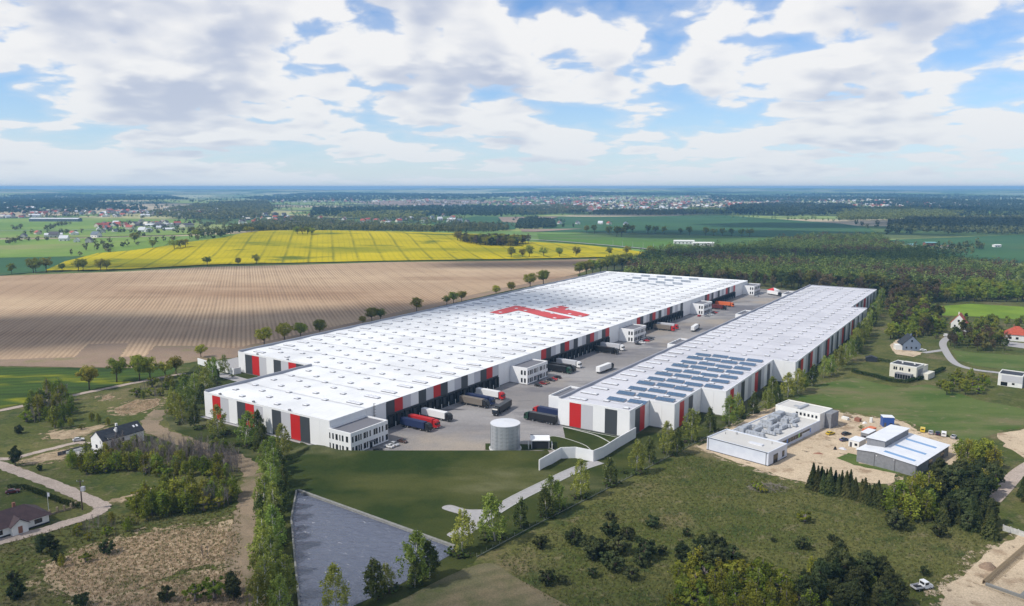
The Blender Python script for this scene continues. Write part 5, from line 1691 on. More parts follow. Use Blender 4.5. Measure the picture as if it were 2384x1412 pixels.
def mk_birch(seed, leaf, bark, kind, h=13.0, rx=3.1, strands=66, per=36, size=.30):
    g = np.random.default_rng(seed); mb = MB()
    bend = g.normal(size=2) * .35
    tp = [(0, 0, 0), (bend[0] * .3, bend[1] * .3, h * .3), (bend[0] * .8, bend[1] * .8, h * .65), (bend[0], bend[1], h * .97)]
    mb.tube(tp, [.2, .16, .1, .03], 7)
    pts = []; tops = []
    for s in range(strands):
        t = g.uniform(.26, .98)
        prof = math.sin(min(1, (1 - t) / .45) * math.pi / 2) * (.55 + .45 * min(1, t / .4))
        r = rx * prof * g.uniform(.25, 1.0) + .15
        a = g.uniform(0, 2 * math.pi)
        top = np.array([bend[0] * t + r * math.cos(a), bend[1] * t + r * math.sin(a), h * t])
        if s % 3 == 0: tops.append((top[0] * .9, top[1] * .9, top[2]))
        ln = g.uniform(.9, 3.1)
        k = np.linspace(0, 1, per)[:, None]
        line = top + k * np.array([r * .06 * math.cos(a), r * .06 * math.sin(a), -ln]) + g.normal(size=(per, 3)) * np.array([.26, .26, .18])
        pts.append(line)
    P = np.concatenate(pts); P = P[P[:, 2] > h * .12]
    for t in tops[:16]:
        z = max(h * .2, t[2] - 1.5 - abs(t[0]) * .3); f = z / h
        mb.tube([(bend[0] * f, bend[1] * f, z), (t[0] * .6 + bend[0] * f * .4, t[1] * .6 + bend[1] * f * .4, z + (t[2] - z) * .75), t], [.07, .05, .02], 4)
    variant(kind, np_mesh('crown', leaves(g, P, size, long=1.7), 4, leaf), mb.mesh('trunk', bark, True), h)


def mk_round(seed, leaf, bark, kind, h=12.0, rx=4.6, nc=46, per=70, size=.42, z0=.30, cr=1.45, shape=1.0):
    g = np.random.default_rng(seed); mb = MB()
    mb.tube([(0, 0, 0), (.1, 0, h * .22), (.15, .1, h * .5), (.1, .1, h * .8)], [.34, .27, .17, .04], 7)
    cs = []; rs = []
    zc, hz_ = h * (z0 + 1) / 2, h * (1 - z0) / 2
    for k in range(nc):
        d = g.normal(size=3); d /= np.linalg.norm(d)
        f = g.uniform(.45, .95)
        w = 1.0 if d[2] < 0 else 1 - (1 - 1 / max(shape, .2)) * d[2] * .5
        cs.append(np.array([d[0] * rx * f * w, d[1] * rx * f * w, zc + d[2] * hz_ * f])); rs.append(cr * g.uniform(.7, 1.2) * rx / 4.6)
    P, Nn = clumps(g, cs, rs, per)
    ctr = np.array([0, 0, zc]); Q = (P - ctr) / np.array([rx, rx, hz_])
    Nn = Nn * .55 + Q * .75
    k = P[:, 2] > h * z0 * .8
    P, Nn = P[k], Nn[k]
    for c in cs[:14]:
        mb.tube([(.1, .05, h * g.uniform(.22, .45)), (c[0] * .55, c[1] * .55, c[2] * .85), tuple(c)], [.12, .08, .03], 4)
    variant(kind, np_mesh('crown', leaves(g, P, size, N=Nn), 4, leaf), mb.mesh('trunk', bark, True), h)


def mk_cone(seed, leaf, bark, kind, h=10.0, rx=3.1, n=4600, size=.34):
    g = np.random.default_rng(seed); mb = MB()
    mb.tube([(0, 0, 0), (0, 0, h * .98)], [.2, .02], 6)
    t = 1 - g.uniform(.0, .97, n) ** .62
    t = np.clip(t + .02, .03, 1)
    tiers = np.floor(t * 16) / 16
    r = rx * (1 - t) * (.55 + .45 * (1 - (t * 16 - np.floor(t * 16)))) * np.sqrt(g.uniform(.15, 1, n))
    nb = 9; a = (g.integers(0, nb, n) + tiers * 37 % 1 + g.normal(size=n) * .16) * 2 * np.pi / nb
    P = np.column_stack([r * np.cos(a), r * np.sin(a), h * t - r * .28])
    P[:, 2] = np.maximum(P[:, 2], .15)
    variant(kind, np_mesh('crown', leaves(g, P, size, 0, 2.0, N=np.column_stack([P[:, 0], P[:, 1], np.full(len(P), .9)]), jit=.45), 4, leaf), mb.mesh('trunk', bark, True), h)


def mk_bare(seed, bark, kind, h=8.0):
    g = np.random.default_rng(seed); mb = MB(); tw = MB()
    for s in range(3):
        x, y = g.normal(size=2) * .8; bx, by = g.normal(size=2) * .5
        hh = h * g.uniform(.7, 1)
        mb.tube([(x, y, 0), (x + bx * .5, y + by * .5, hh * .5), (x + bx, y + by, hh)], [.07, .05, .015], 4)
        for k in range(26):
            t = g.uniform(.2, .97); a = g.uniform(0, 2 * math.pi); l = (1 - t * .6) * g.uniform(.8, 1.7)
            p = Vector((x + bx * t, y + by * t, hh * t)); q = p + Vector((math.cos(a) * l * .7, math.sin(a) * l * .7, l))
            tw.tube([p, q], [.035, .012], 3, False)
            for j in range(2):
                w = p.lerp(q, g.uniform(.4, .9)); a2 = a + g.normal()
                tw.tube([w, w + Vector((math.cos(a2) * .4, math.sin(a2) * .4, .7))], [.02, .008], 3, False)
    variant(kind, tw.mesh('crown', bark), mb.mesh('trunk', bark), h)


for s in (1, 2, 3): mk_birch(s, L_BIRCH, M_BIRCHBARK, 'birch')
for s in (4, 5): mk_birch(s, L_BIRCHD, M_BIRCHBARK, 'alder', 11, 2.3, 62, 38, .33)
for s in (6, 7, 8): mk_round(s, L_ROAD, M_BARK, 'lime', nc=52, per=62)
for s in (9, 10): mk_round(s, L_ROAD, M_BARK, 'oak', 11, 5.0, 34, 60, .42, .34, 1.25)
for s in (11, 12, 13): mk_round(s, L_FOREST, M_BARK, 'forest', 19, 4.6, 40, 48, .62, .22, 1.5, 1.5)
mk_round(14, L_FORESTB, M_BARK, 'forest', 19, 4.4, 36, 44, .50, .22, 1.5, 1.4)
mk_round(15, L_FORESTB, M_BARK, 'forest', 17, 4.4, 36, 40, .50, .22, 1.4, 1.4)
for s in (16, 17): mk_round(s, L_LIME, M_BARK, 'limegreen', 14, 3.9, 44, 55, .48, .14, 1.35, 1.5)
for s in (18, 19, 20): mk_birch(s, L_YOUNG, M_GREYBARK, 'young', 6.5, 1.55, 34, 30, .26)
for s in (21, 22): mk_bare(s, M_GREYBARK, 'bare')
for s in (23, 24, 25): mk_round(s, L_PINE, M_BARK, 'pine', 5.0, 2.5, 60, 75, .26, .03, .85)
for s in (26, 27): mk_cone(s, L_SPRUCE, M_BARK, 'spruce')
for s in (28, 29): mk_round(s, L_SHRUB, M_BARK, 'shrub', 2.0, 1.7, 18, 60, .24, .05, .62)
for s in (30, 31): mk_round(s, L_YOUNG, M_GREYBARK, 'bush', 4.0, 2.2, 24, 55, .28, .06, .85)
for s in (32, 33): mk_round(s, L_PINE, M_BARK, 'darktree', 11, 3.4, 74, 60, .36, .06, 1.25, 1.4)
_cnt = {}
NAMES = {'birch': 'birch_tree', 'alder': 'alder_tree', 'lime': 'lime_tree', 'oak': 'oak_tree', 'forest': 'forest_tree', 'limegreen': 'leafy_tree', 'young': 'young_birch', 'bare': 'bare_sapling', 'pine': 'pine_bush', 'spruce': 'spruce_tree', 'shrub': 'shrub', 'bush': 'bush', 'darktree': 'pine_tree'}


def plant(kind, p, h, label, group, cat='tree', wide=1.0):
    i = _cnt[kind] = _cnt.get(kind, -1) + 1
    V = TREES[kind]; crown, trunk, h0 = V[(i * 7 + i // 3) % len(V)]
    s = h / h0
    t = thing(NAMES[kind], label, cat, p, rnd.uniform(0, 6.28), group)
    t.scale = (s * wide, s * wide, s)
    link('trunk', trunk, t); link('crown', crown, t)
    return t


ORD = 'first second third fourth fifth sixth seventh eighth ninth tenth eleventh twelfth thirteenth fourteenth fifteenth sixteenth seventeenth eighteenth nineteenth twentieth'.split()
ORD += ['twenty-' + o for o in ORD[:9]] + ['thirtieth'] + ['thirty-' + o for o in ORD[:9]] + ['fortieth'] + ['forty-' + o for o in ORD[:9]]


def px_h(p, hpx):
    return hpx * math.hypot(p.x, p.y) / F_PX


# birches round the warehouses: (px, py, kind, height)
ROW_POND = [(782, 1425, 'birch', 14), (872, 1398, 'alder', 11), (898, 1382, 'birch', 9), (960, 1362, 'birch', 15), (966, 1368, 'alder', 9), (1000, 1347, 'alder', 11.5), (1076, 1288, 'birch', 15), (1152, 1260, 'birch', 15.5)]
ROW_DRIVE = [(1212, 1230, 'alder', 10), (1272, 1207, 'alder', 11), (1284, 1190, 'birch', 12), (1304, 1190, 'birch', 11), (1352, 1160, 'birch', 15), (1420, 1133, 'alder', 11.5), (1482, 1102, 'birch', 14.5), (1512, 1078, 'alder', 11), (1553, 1060, 'birch', 14), (1576, 1060, 'alder', 11.5)]
ROW_SIDE = [(1610, 1030, 'birch', 14.5), (1653, 1007, 'alder', 11.5), (1697, 992, 'birch', 15), (1716, 975, 'birch', 13.5), (1753, 965, 'alder', 11), (1783, 958, 'birch', 12.5), (1798, 938, 'birch', 13), (1812, 944, 'alder', 10), (1834, 926, 'birch', 13), (1856, 918, 'birch', 14), (1868, 910, 'birch', 11.5), (1890, 900, 'alder', 12), (1917, 880, 'birch', 13), (1935, 874, 'birch', 13), (1950, 862, 'birch', 14.5), (1966, 850, 'birch', 13), (1976, 842, 'birch', 15)]
for k in range(22):
    f = k / 21
    ROW_SIDE.append((1992 + (2052 - 1992) * f + rnd.uniform(-5, 5), 826 - 118 * f + rnd.uniform(-3, 3), 'birch' if k % 4 else 'alder', rnd.uniform(12, 16)))
ROW_LEFT = [(408, 978, 'birch', 14), (425, 985, 'birch', 13), (404, 958, 'birch', 12), (440, 955, 'birch', 12), (454, 995, 'alder', 11.5), (430, 940, 'birch', 13), (455, 930, 'birch', 14), (470, 940, 'alder', 10), (478, 915, 'birch', 13), (466, 903, 'birch', 12), (494, 886, 'birch', 13), (503, 884, 'alder', 9), (523, 872, 'birch', 12.5), (484, 875, 'birch', 10), (508, 1018, 'birch', 14), (572, 1039, 'birch', 14.5), (600, 1014, 'alder', 11), (611, 1054, 'alder', 11.5), (659, 1068, 'birch', 14.5)]
ROW_TRACK = [(636, 1085, 'birch', 13), (622, 1100, 'birch', 13.5), (652, 1105, 'alder', 10), (640, 1128, 'birch', 14), (620, 1140, 'birch', 13), (660, 1150, 'alder', 11), (632, 1165, 'birch', 14), (612, 1190, 'birch', 12), (655, 1190, 'alder', 11), (608, 1220, 'alder', 10), (638, 1215, 'birch', 13), (646, 1240, 'alder', 10), (618, 1262, 'birch', 14), (640, 1285, 'birch', 14), (612, 1312, 'birch', 13.5), (636, 1345, 'birch', 13), (608, 1370, 'birch', 13.5), (660, 1400, 'birch', 13), (620, 1412, 'birch', 14), (600, 1440, 'birch', 14), (652, 1446, 'birch', 13)]
KINDW = {'birch': 'weeping pale green birch', 'alder': 'dark narrow leafy tree'}
for rows, where in ((ROW_POND, 'on the pond bank from the lower edge'), (ROW_DRIVE, 'beside the grey drive from the pond'), (ROW_SIDE, 'along the stepped side wall from the front'), (ROW_LEFT, 'at the large warehouse left end from the track'), (ROW_TRACK, 'between earth track and pond from the warehouse')):
    cnt = {}
    for (px, py, kd, h) in rows:
        i = cnt[kd] = cnt.get(kd, -1) + 1
        plant(kd, at(px, py), h * rnd.uniform(.94, 1.06), '%s, %s %s' % (ORD[i], KINDW[kd], where), 'trees planted round the warehouses', wide=rnd.uniform(.95, 1.2))
SHR = [(418, 990), (458, 1002), (470, 998), (498, 1022), (520, 1014), (528, 1012), (548, 1040), (558, 1038), (586, 1038), (574, 1044), (674, 1072), (650, 1078), (600, 1050), (445, 985), (490, 968), (505, 895), (480, 905), (540, 878), (500, 890), (655, 1210), (655, 1252), (660, 1270), (668, 1342), (672, 1352), (655, 1365), (648, 1180), (660, 1110),
       (1130, 1256), (1140, 1258), (1168, 1255), (1055, 1292), (1070, 1300), (1088, 1296), (985, 1335), (1000, 1330), (958, 1368), (972, 1360), (880, 1396), (908, 1380), (918, 1376), (1222, 1226), (1260, 1204), (1285, 1205), (1310, 1190), (1338, 1162), (1360, 1162), (1414, 1136), (1430, 1132), (1452, 1102), (1476, 1106), (1490, 1104), (1522, 1078), (1545, 1055), (1568, 1062), (1595, 1032), (1620, 1030), (1665, 1005), (1690, 985), (1730, 975), (1760, 962)]
for i, (px, py) in enumerate(SHR):
    plant('shrub', at(px, py), rnd.uniform(1.5, 2.4), 'low rounded evergreen shrub planted under the birches', 'shrubs under the birches', 'shrub', rnd.uniform(1.0, 1.5))

# single trees round the fields: px, py, height in photo pixels
FT = [(28, 640, 22), (78, 637, 31), (84, 637, 28), (108, 635, 32), (145, 633, 17), (183, 634, 27), (194, 633, 27), (235, 633, 27), (249, 632, 24), (483, 622, 23), (555, 619, 18), (597, 617, 23), (1190, 603, 28), (1217, 601, 22), (1232, 602, 30), (1266, 601, 25), (1303, 601, 25), (1341, 600, 25), (1418, 598, 22), (1459, 596, 24), (1513, 594, 22), (1558, 594, 25)]
for i, (px, py, hp) in enumerate(FT):
    p = at(px, py)
    plant('oak' if i % 2 else 'lime', p, px_h(p, hp), '%s roadside tree from the left on the edge between ploughed and yellow field' % ORD[i], 'trees along the field edge', wide=1.0)
FT2 = [(615, 806, 44), (663, 797, 46), (700, 787, 36), (745, 780, 36), (845, 757, 22), (866, 751, 36), (886, 747, 30), (970, 727, 35), (1040, 711, 24), (1056, 707, 28), (1075, 703, 27), (1155, 688, 24), (1190, 680, 24), (1234, 671, 36), (1265, 664, 36), (468, 833, 30), (1350, 645, 34), (1365, 643, 36), (1380, 640, 36), (1398, 638, 38), (1414, 634, 38), (1430, 632, 40), (1448, 631, 40), (1462, 630, 40)]
for i, (px, py, hp) in enumerate(FT2):
    p = at(px, py)
    plant('lime', p, px_h(p, hp), '%s round-crowned tree in the row between warehouse and ploughed field' % ORD[i], 'trees behind the large warehouse', wide=1.12)
FT3 = [(208, 908, 54), (272, 890, 54), (325, 888, 58), (350, 884, 50), (410, 872, 42), (385, 880, 40)]
for i, (px, py, hp) in enumerate(FT3):
    p = at(px, py)
    plant('lime' if i % 2 == 0 else 'oak', p, px_h(p, hp), '%s broad tree along the pale farm road by the young crop' % ORD[i], 'trees along the farm road')
AV = [(1365, 543, 18), (1384, 543, 20), (1418, 548, 22), (1436, 552, 26), (1447, 552, 24), (1458, 543, 22), (1472, 543, 18), (1508, 544, 20), (1525, 545, 19), (1546, 546, 18), (1584, 546, 14), (1605, 548, 20), (1643, 550, 20), (1662, 550, 18), (1682, 550, 18), (1702, 551, 18), (1727, 552, 18), (1745, 553, 21)]
for i, (px, py, hp) in enumerate(AV):
    p = at(px, py)
    plant('oak' if i % 3 else 'lime', p, px_h(p, hp), '%s tree from the left of the avenue across the green fields' % ORD[i], 'avenue trees across the green fields')
for i, (px, py, hp) in enumerate([(313, 566, 22), (355, 580, 18), (406, 582, 22), (420, 580, 20), (432, 579, 20), (455, 556, 20), (470, 556, 16), (505, 548, 14), (575, 544, 16), (585, 543, 14), (692, 548, 20), (704, 548, 18), (716, 548, 20), (726, 549, 18)]):
    p = at(px, py)
    plant('oak', p, px_h(p, hp), '%s lone tree from the left above the yellow hill' % ORD[i], 'trees on and behind the yellow hill', wide=1.1)

# the wood behind the warehouses and right of them
FOREST = W2([(1470, 628), (1500, 606), (1560, 592), (1640, 592), (1760, 584), (1800, 572), (1900, 560), (2040, 560), (2090, 582), (2180, 608), (2260, 624), (2384, 640), (2520, 660), (2520, 712), (2384, 706), (2230, 706), (2130, 722), (2080, 722), (2065, 700)]) + [uv(640, 240), uv(600, 222), uv(566, 205), uv(572, 140), uv(604, 122), uv(600, 60), uv(572, 30), uv(572, -60)]
FXY = [(p.x, p.y) for p in FOREST]
g = np.random.default_rng(5)
xs = np.array([p[0] for p in FXY]); ys = np.array([p[1] for p in FXY])
sp = 9.6
gx, gy = np.meshgrid(np.arange(xs.min(), xs.max(), sp), np.arange(ys.min(), ys.max(), sp))
gx = gx.ravel() + g.uniform(-3.2, 3.2, gx.size); gy = gy.ravel() + g.uniform(-3.2, 3.2, gy.size)
k = inside(FXY, gx, gy)
pts = sorted(zip(gx[k].tolist(), gy[k].tolist()), key=lambda p: math.hypot(*p))
FOREST_PTS = pts
GLD = W2([(2170, 700), (2210, 684), (2300, 672), (2400, 666), (2520, 672), (2520, 708), (2384, 706), (2230, 708)])
GLX = [(p.x, p.y) for p in GLD]
CLX = [(p.x, p.y) for p in W2([(2150, 720), (2230, 708), (2384, 708), (2520, 712), (2520, 755), (2384, 750), (2160, 738)])]
P_ = np.array(pts); k = ~inside(CLX, P_[:, 0], P_[:, 1]) & ~inside(GLX, P_[:, 0], P_[:, 1])
pts = [p for p, q in zip(pts, k) if q]
near, rest = pts[:140], pts[140:]
for (x, y) in [p for p in FOREST_PTS if bool(inside(GLX, np.array([p[0]]), np.array([p[1]]))[0])][:90]:
    plant('limegreen', (x, y, 0), rnd.uniform(12, 17), 'bright lime-green tree at the sunny edge of the wood', 'lime-green trees at the wood edge', wide=rnd.uniform(.95, 1.25))
for (x, y) in near:
    plant('forest', (x, y, hz(x, y)), rnd.uniform(12, 22), 'tall tree of the dark mixed wood behind the warehouses', 'trees of the wood behind the warehouses', wide=rnd.uniform(.95, 1.25))


def wood(name, label, pts, leaf, h=(13, 20), r=3.6, nq=34, seed=1, size=2.0, shape='round'):
    """A far-off mass of trees as one object: every tree a small cloud of leaf sprays."""
    g = np.random.default_rng(seed)
    P = np.array(pts); n = len(P)
    Z = hills(P[:, 0], P[:, 1])
    H = g.uniform(h[0], h[1], n); Rr = r * g.uniform(.75, 1.25, n)
    d = g.normal(size=(n, nq, 3)); d /= np.linalg.norm(d, axis=2)[..., None]
    f = g.uniform(.55, 1, (n, nq, 1)); d = d * f
    C = np.empty((n, nq, 3))
    if shape == 'cone':
        t = g.uniform(.1, 1, (n, nq)); rr = (1 - t) * Rr[:, None] * 1.1
        C[..., 0] = P[:, 0][:, None] + d[..., 0] * rr; C[..., 1] = P[:, 1][:, None] + d[..., 1] * rr; C[..., 2] = Z[:, None] + t * H[:, None]
    else:
        C[..., 0] = P[:, 0][:, None] + d[..., 0] * Rr[:, None]; C[..., 1] = P[:, 1][:, None] + d[..., 1] * Rr[:, None]
        C[..., 2] = Z[:, None] + H[:, None] * (.56 + .42 * d[..., 2])
    V = leaves(g, C.reshape(-1, 3), size, 0, 1.3, N=d.reshape(-1, 3) + np.array([0, 0, .25]), jit=.35)
    o = link(name, np_mesh(name, V, 4, leaf))
    return tag(o, label, 'wood', None, 'stuff')


def scatter(pxpoly, spacing, seed=0, world=False, ragged=0):
    W = pxpoly if world else W2(pxpoly)
    XY = [(p[0], p[1]) for p in W]
    g = np.random.default_rng(seed)
    xs = [p[0] for p in XY]; ys = [p[1] for p in XY]
    gx, gy = np.meshgrid(np.arange(min(xs), max(xs), spacing), np.arange(min(ys), max(ys), spacing))
    gx = gx.ravel() + g.uniform(-.45, .45, gx.size) * spacing; gy = gy.ravel() + g.uniform(-.45, .45, gy.size) * spacing
    k = inside(XY, gx, gy)
    if ragged:
        s1, s2 = ragged, ragged * .37
        q = np.sin(gx / s1 + seed) * np.cos(gy / (s1 * .7) + 2 * seed) + .6 * np.sin(gx / s2 + gy / s2 * .8 + seed) + g.uniform(-.35, .35, gx.size)
        k &= q > -.45
    return list(zip(gx[k].tolist(), gy[k].tolist()))


g = np.random.default_rng(8)
sel = g.uniform(size=len(rest))
noise_ = np.array([math.sin(x / 60) * math.cos(y / 45) + math.sin((x + y) / 33) * .6 for x, y in rest])
wood('woodland', 'deep part of the dark mixed wood behind the warehouses', [p for p, s, q in zip(rest, sel, noise_) if q + s * .8 < .75], L_FOREST, (13, 22), 5.2, 80, 2, 1.45)
wood('woodland', 'brown budding trees scattered through the mixed wood', [p for p, s, q in zip(rest, sel, noise_) if q + s * .8 >= .75 and s < .75], L_FORESTB, (13, 22), 5.0, 72, 3, 1.35)
wood('woodland', 'pale green trees scattered through the mixed wood', [p for p, s, q in zip(rest, sel, noise_) if q + s * .8 >= .75 and s >= .75], L_FARLT, (13, 19), 4.6, 72, 4, 1.35)

def off_crop(pts):
    P = np.array(pts)
    k = inside([(p.x, p.y) for p in RAPE], P[:, 0], P[:, 1])
    return [tuple(p) for p in P[~k].tolist()]


WOODS = [
    ('dark pine forest far left below the hills', [(-200, 498), (-200, 476), (60, 470), (210, 472), (330, 482), (340, 492), (150, 498)], L_FARDK, 15, 4.6),
    ('blue-looking forest ridge far left', [(-200, 470), (-200, 458), (130, 455), (400, 458), (440, 466), (250, 470)], L_FARDK, 26, 7.0),
    ('mixed trees right of the far-left village', [(340, 500), (410, 488), (480, 478), (620, 470), (640, 492), (600, 510), (500, 516), (420, 512)], L_FARMX, 13, 4.4),
    ('scrub line behind the yellow hill', [(150, 600), (300, 592), (380, 578), (420, 572), (400, 584), (320, 598)], L_FORESTB, 9, 3.0),
    ('trees along the stream left of the yellow hill', [(430, 556), (520, 545), (600, 538), (640, 534), (600, 545), (500, 558)], L_FARMX, 10, 3.6),
    ('trees of the hamlet behind the yellow hill', [(560, 540), (600, 522), (700, 512), (760, 520), (900, 530), (1000, 536), (1020, 546), (900, 545), (700, 540)], L_FARMX, 12, 4.0),
    ('dark forest band in the middle distance', [(720, 506), (730, 488), (900, 486), (1100, 482), (1280, 488), (1260, 503), (1000, 508)], L_FARDK, 13, 4.4),
    ('pale trees in front of the dark forest band', [(780, 512), (800, 500), (900, 498), (1000, 500), (990, 510), (880, 514)], L_FARLT, 12, 4.2),
    ('trees right of the hamlet', [(990, 548), (1020, 530), (1060, 524), (1180, 530), (1190, 540), (1100, 545)], L_FARMX, 12, 4.0),
    ('dark copse on the green slope', [(1198, 534), (1210, 514), (1245, 510), (1290, 518), (1294, 532), (1240, 536)], L_FARDK, 9, 4.0),
    ('tree belt below the town', [(1360, 502), (1400, 494), (1520, 494), (1660, 494), (1700, 500), (1560, 503)], L_FARMX, 12, 4.2),
    ('pale poplars at the town edge', [(1590, 500), (1600, 490), (1680, 492), (1700, 500)], L_FARLT, 12, 4.2),
    ('trees left of the town', [(1195, 502), (1200, 484), (1300, 480), (1370, 486), (1360, 498), (1260, 502)], L_FARMX, 14, 4.6),
    ('forest right of the town', [(1680, 500), (1700, 482), (1820, 476), (1960, 478), (2000, 490), (1980, 500), (1850, 505)], L_FARDK, 15, 4.8),
    ('sunlit pale wood far right', [(1950, 515), (1960, 494), (2080, 487), (2180, 492), (2250, 500), (2230, 508), (2080, 514)], L_FARLT, 13, 4.6),  # paler leaf colour stands in for sunlight on this patch
    ('dark forest on the right skyline', [(2230, 508), (2180, 490), (2100, 484), (1980, 476), (2100, 468), (2384, 470), (2600, 474), (2600, 512), (2384, 506)], L_FARDK, 19, 5.4),
    ('deep blue forest far right', [(1640, 470), (1660, 456), (1900, 452), (2200, 456), (2384, 460), (2400, 466), (2100, 466), (1900, 472)], L_FARDK, 30, 7.6),
    ('dark forest above the right pasture', [(2060, 548), (2070, 520), (2160, 510), (2384, 512), (2600, 520), (2600, 560), (2384, 550), (2250, 546)], L_FARMX, 11, 4.4),
    ('tree clumps on the pasture by the farm', [(2140, 596), (2150, 580), (2290, 580), (2300, 594), (2220, 600)], L_FARMX, 16, 4.2),
    ('forest bands on the far plain', [(560, 462), (700, 452), (1000, 452), (1180, 456), (1150, 464), (900, 468), (650, 470)], L_FARDK, 28, 7.6),
    ('forest bands behind the town', [(1000, 456), (1200, 451), (1640, 451), (1660, 456), (1400, 458), (1180, 460)], L_FARDK, 34, 8.0),
]
for i, (lab, pp, leaf, spc, rr) in enumerate(WOODS):
    pts = scatter(pp, spc, 20 + i, ragged=spc * 7)
    big = spc > 22
    r_ = random.Random(i); X = [p[0] for p in pts]; Y = [p[1] for p in pts]
    for k in range(len(pts) // 12):   # stragglers round the edge
        q = r_.choice(pts); pts.append((q[0] + r_.gauss(0, spc * 5), q[1] + r_.gauss(0, spc * 5)))
    pts = off_crop(pts)
    if len(pts) > 2600:
        pts = pts[::len(pts) // 2600 + 1]; rr *= 1.35
    wood('woodland', lab, pts, leaf, (13, 19) if spc > 9.5 else (9, 15), rr, 22 if big else 28, 40 + i, rr * .62)
LOOSE = [('hedgerow trees scattered over the left plain', L_FARMX, (0, 500, 520, 596), 26, 7), ('tree lines across the middle plain', L_FARMX, (520, 474, 1060, 545), 40, 11), ('pale trees across the middle plain', L_FARLT, (520, 474, 1060, 540), 18, 8), ('tree lines round the town', L_FARMX, (1150, 458, 2100, 500), 60, 12),
         ('hedges on the far plain', L_FARDK, (0, 448, 1200, 480), 60, 14), ('hedges on the far right plain', L_FARDK, (1300, 447, 2384, 476), 60, 14), ('pale bushes on the right plain', L_FARLT, (1700, 484, 2384, 520), 22, 9)]
for i, (lab, leaf, (x0, y0, x1, y1), lines, per) in enumerate(LOOSE):
    r_ = random.Random(90 + i); pts = []
    for k in range(lines):
        p = at(r_.uniform(x0, x1), r_.uniform(y0, y1)); a = r_.choice((.3, 1.2, 1.6, 2.2)) + r_.gauss(0, .3); d = math.hypot(p.x, p.y)
        st = 9 + d * .0035
        for j in range(r_.randint(3, per * 2)):
            w = r_.gauss(0, st * .25)
            pts.append((p.x + math.cos(a) * st * j * r_.uniform(.8, 1.2) - math.sin(a) * w, p.y + math.sin(a) * st * j + math.cos(a) * w))
    pts = off_crop(pts)
    wood('woodland', lab, pts, leaf, (8, 15), 4.4, 22, 200 + i, 2.8)
GROVE = scatter([(1064, 566), (1070, 548), (1150, 546), (1240, 554), (1246, 566), (1200, 576), (1120, 574)], 8.5, 77)
for i, (x, y) in enumerate(GROVE[:90]):
    plant('forest' if i % 4 else 'lime', (x, y, hz(x, y)), rnd.uniform(13, 18), 'tree of the rounded grove standing in the yellow field', 'trees of the grove in the yellow field', wide=1.25)

# thickets and bushes in the foreground
def thicket(pxpoly, spacing, seed, mix, label, group, cat='tree', hs=(.75, 1.2), most=200):
    pts = scatter(pxpoly, spacing, seed)[:most]
    r = random.Random(seed)
    for (x, y) in pts:
        kd, h = r.choices([m[0] for m in mix], [m[2] for m in mix])[0], None
        h = next(m[1] for m in mix if m[0] == kd) * r.uniform(*hs)
        plant(kd, (x, y, 0), h, label[kd], group[kd], 'bush' if kd in ('bush', 'shrub') else cat, r.uniform(.9, 1.25))


LB = {'bare': 'leafless grey sapling in the thicket below the white gabled house', 'young': 'slender young birch in fresh leaf in the left thicket', 'bush': 'green bush in the left thicket'}
GB = {'bare': 'bare saplings in the left thicket', 'young': 'young birches in the left thicket', 'bush': 'bushes in the left thicket'}
thicket([(250, 1055), (330, 1030), (420, 1020), (510, 1045), (560, 1085), (545, 1110), (430, 1085), (330, 1080)], 2.6, 1, [('bare', 7.0, 8), ('young', 6.0, 1)], LB, GB, most=120)
thicket([(150, 1085), (230, 1055), (330, 1075), (430, 1085), (540, 1110), (530, 1130), (420, 1115), (300, 1110), (200, 1108)], 4.0, 2, [('young', 7.0, 6), ('bare', 7.0, 2), ('bush', 4.0, 2)], LB, GB, most=70)
thicket([(290, 1200), (320, 1160), (400, 1150), (480, 1140), (545, 1150), (550, 1180), (470, 1195), (390, 1205), (320, 1215)], 3.7, 3, [('young', 7.8, 7), ('bush', 4.6, 3), ('bare', 7, 1)], LB, GB, most=80)
thicket([(120, 1260), (200, 1225), (270, 1200), (330, 1215), (300, 1240), (200, 1265)], 4.4, 4, [('bush', 3.2, 5), ('young', 4.5, 3), ('bare', 4.5, 2)], LB, GB, most=45)
thicket([(60, 985), (75, 940), (130, 915), (170, 935), (185, 965), (150, 985)], 4.4, 5, [('young', 8.5, 5), ('bush', 5.0, 2), ('bare', 8, 2)], {**LB, 'young': 'young birch in the clump beside the farm road'}, {**GB, 'young': 'young birches by the farm road'}, most=60)
thicket([(100, 1000), (230, 965), (300, 990), (180, 1005)], 9.0, 6, [('bush', 3.2, 3), ('young', 5, 2)], LB, GB, most=16)
thicket([(0, 1330), (40, 1290), (130, 1270), (140, 1400), (60, 1430), (0, 1420)], 11.0, 7, [('pine', 3.6, 3), ('bush', 3.0, 4), ('young', 4.5, 2)], {**LB, 'pine': 'dark pine bush on the rough ground at lower left'}, {**GB, 'pine': 'dark pine bushes at lower left'}, most=22)
thicket([(300, 930), (345, 905), (400, 885), (430, 890), (400, 920), (360, 935)], 6.5, 14, [('bush', 5.0, 4), ('bare', 6, 2), ('young', 6, 2)], {**LB, 'bush': 'green bush below the farm road trees', 'young': 'young birch below the farm road trees', 'bare': 'bare sapling below the farm road trees'}, {'bush': 'bushes below the farm road trees', 'young': 'young birches below the farm road trees', 'bare': 'bare saplings below the farm road trees'}, most=24)
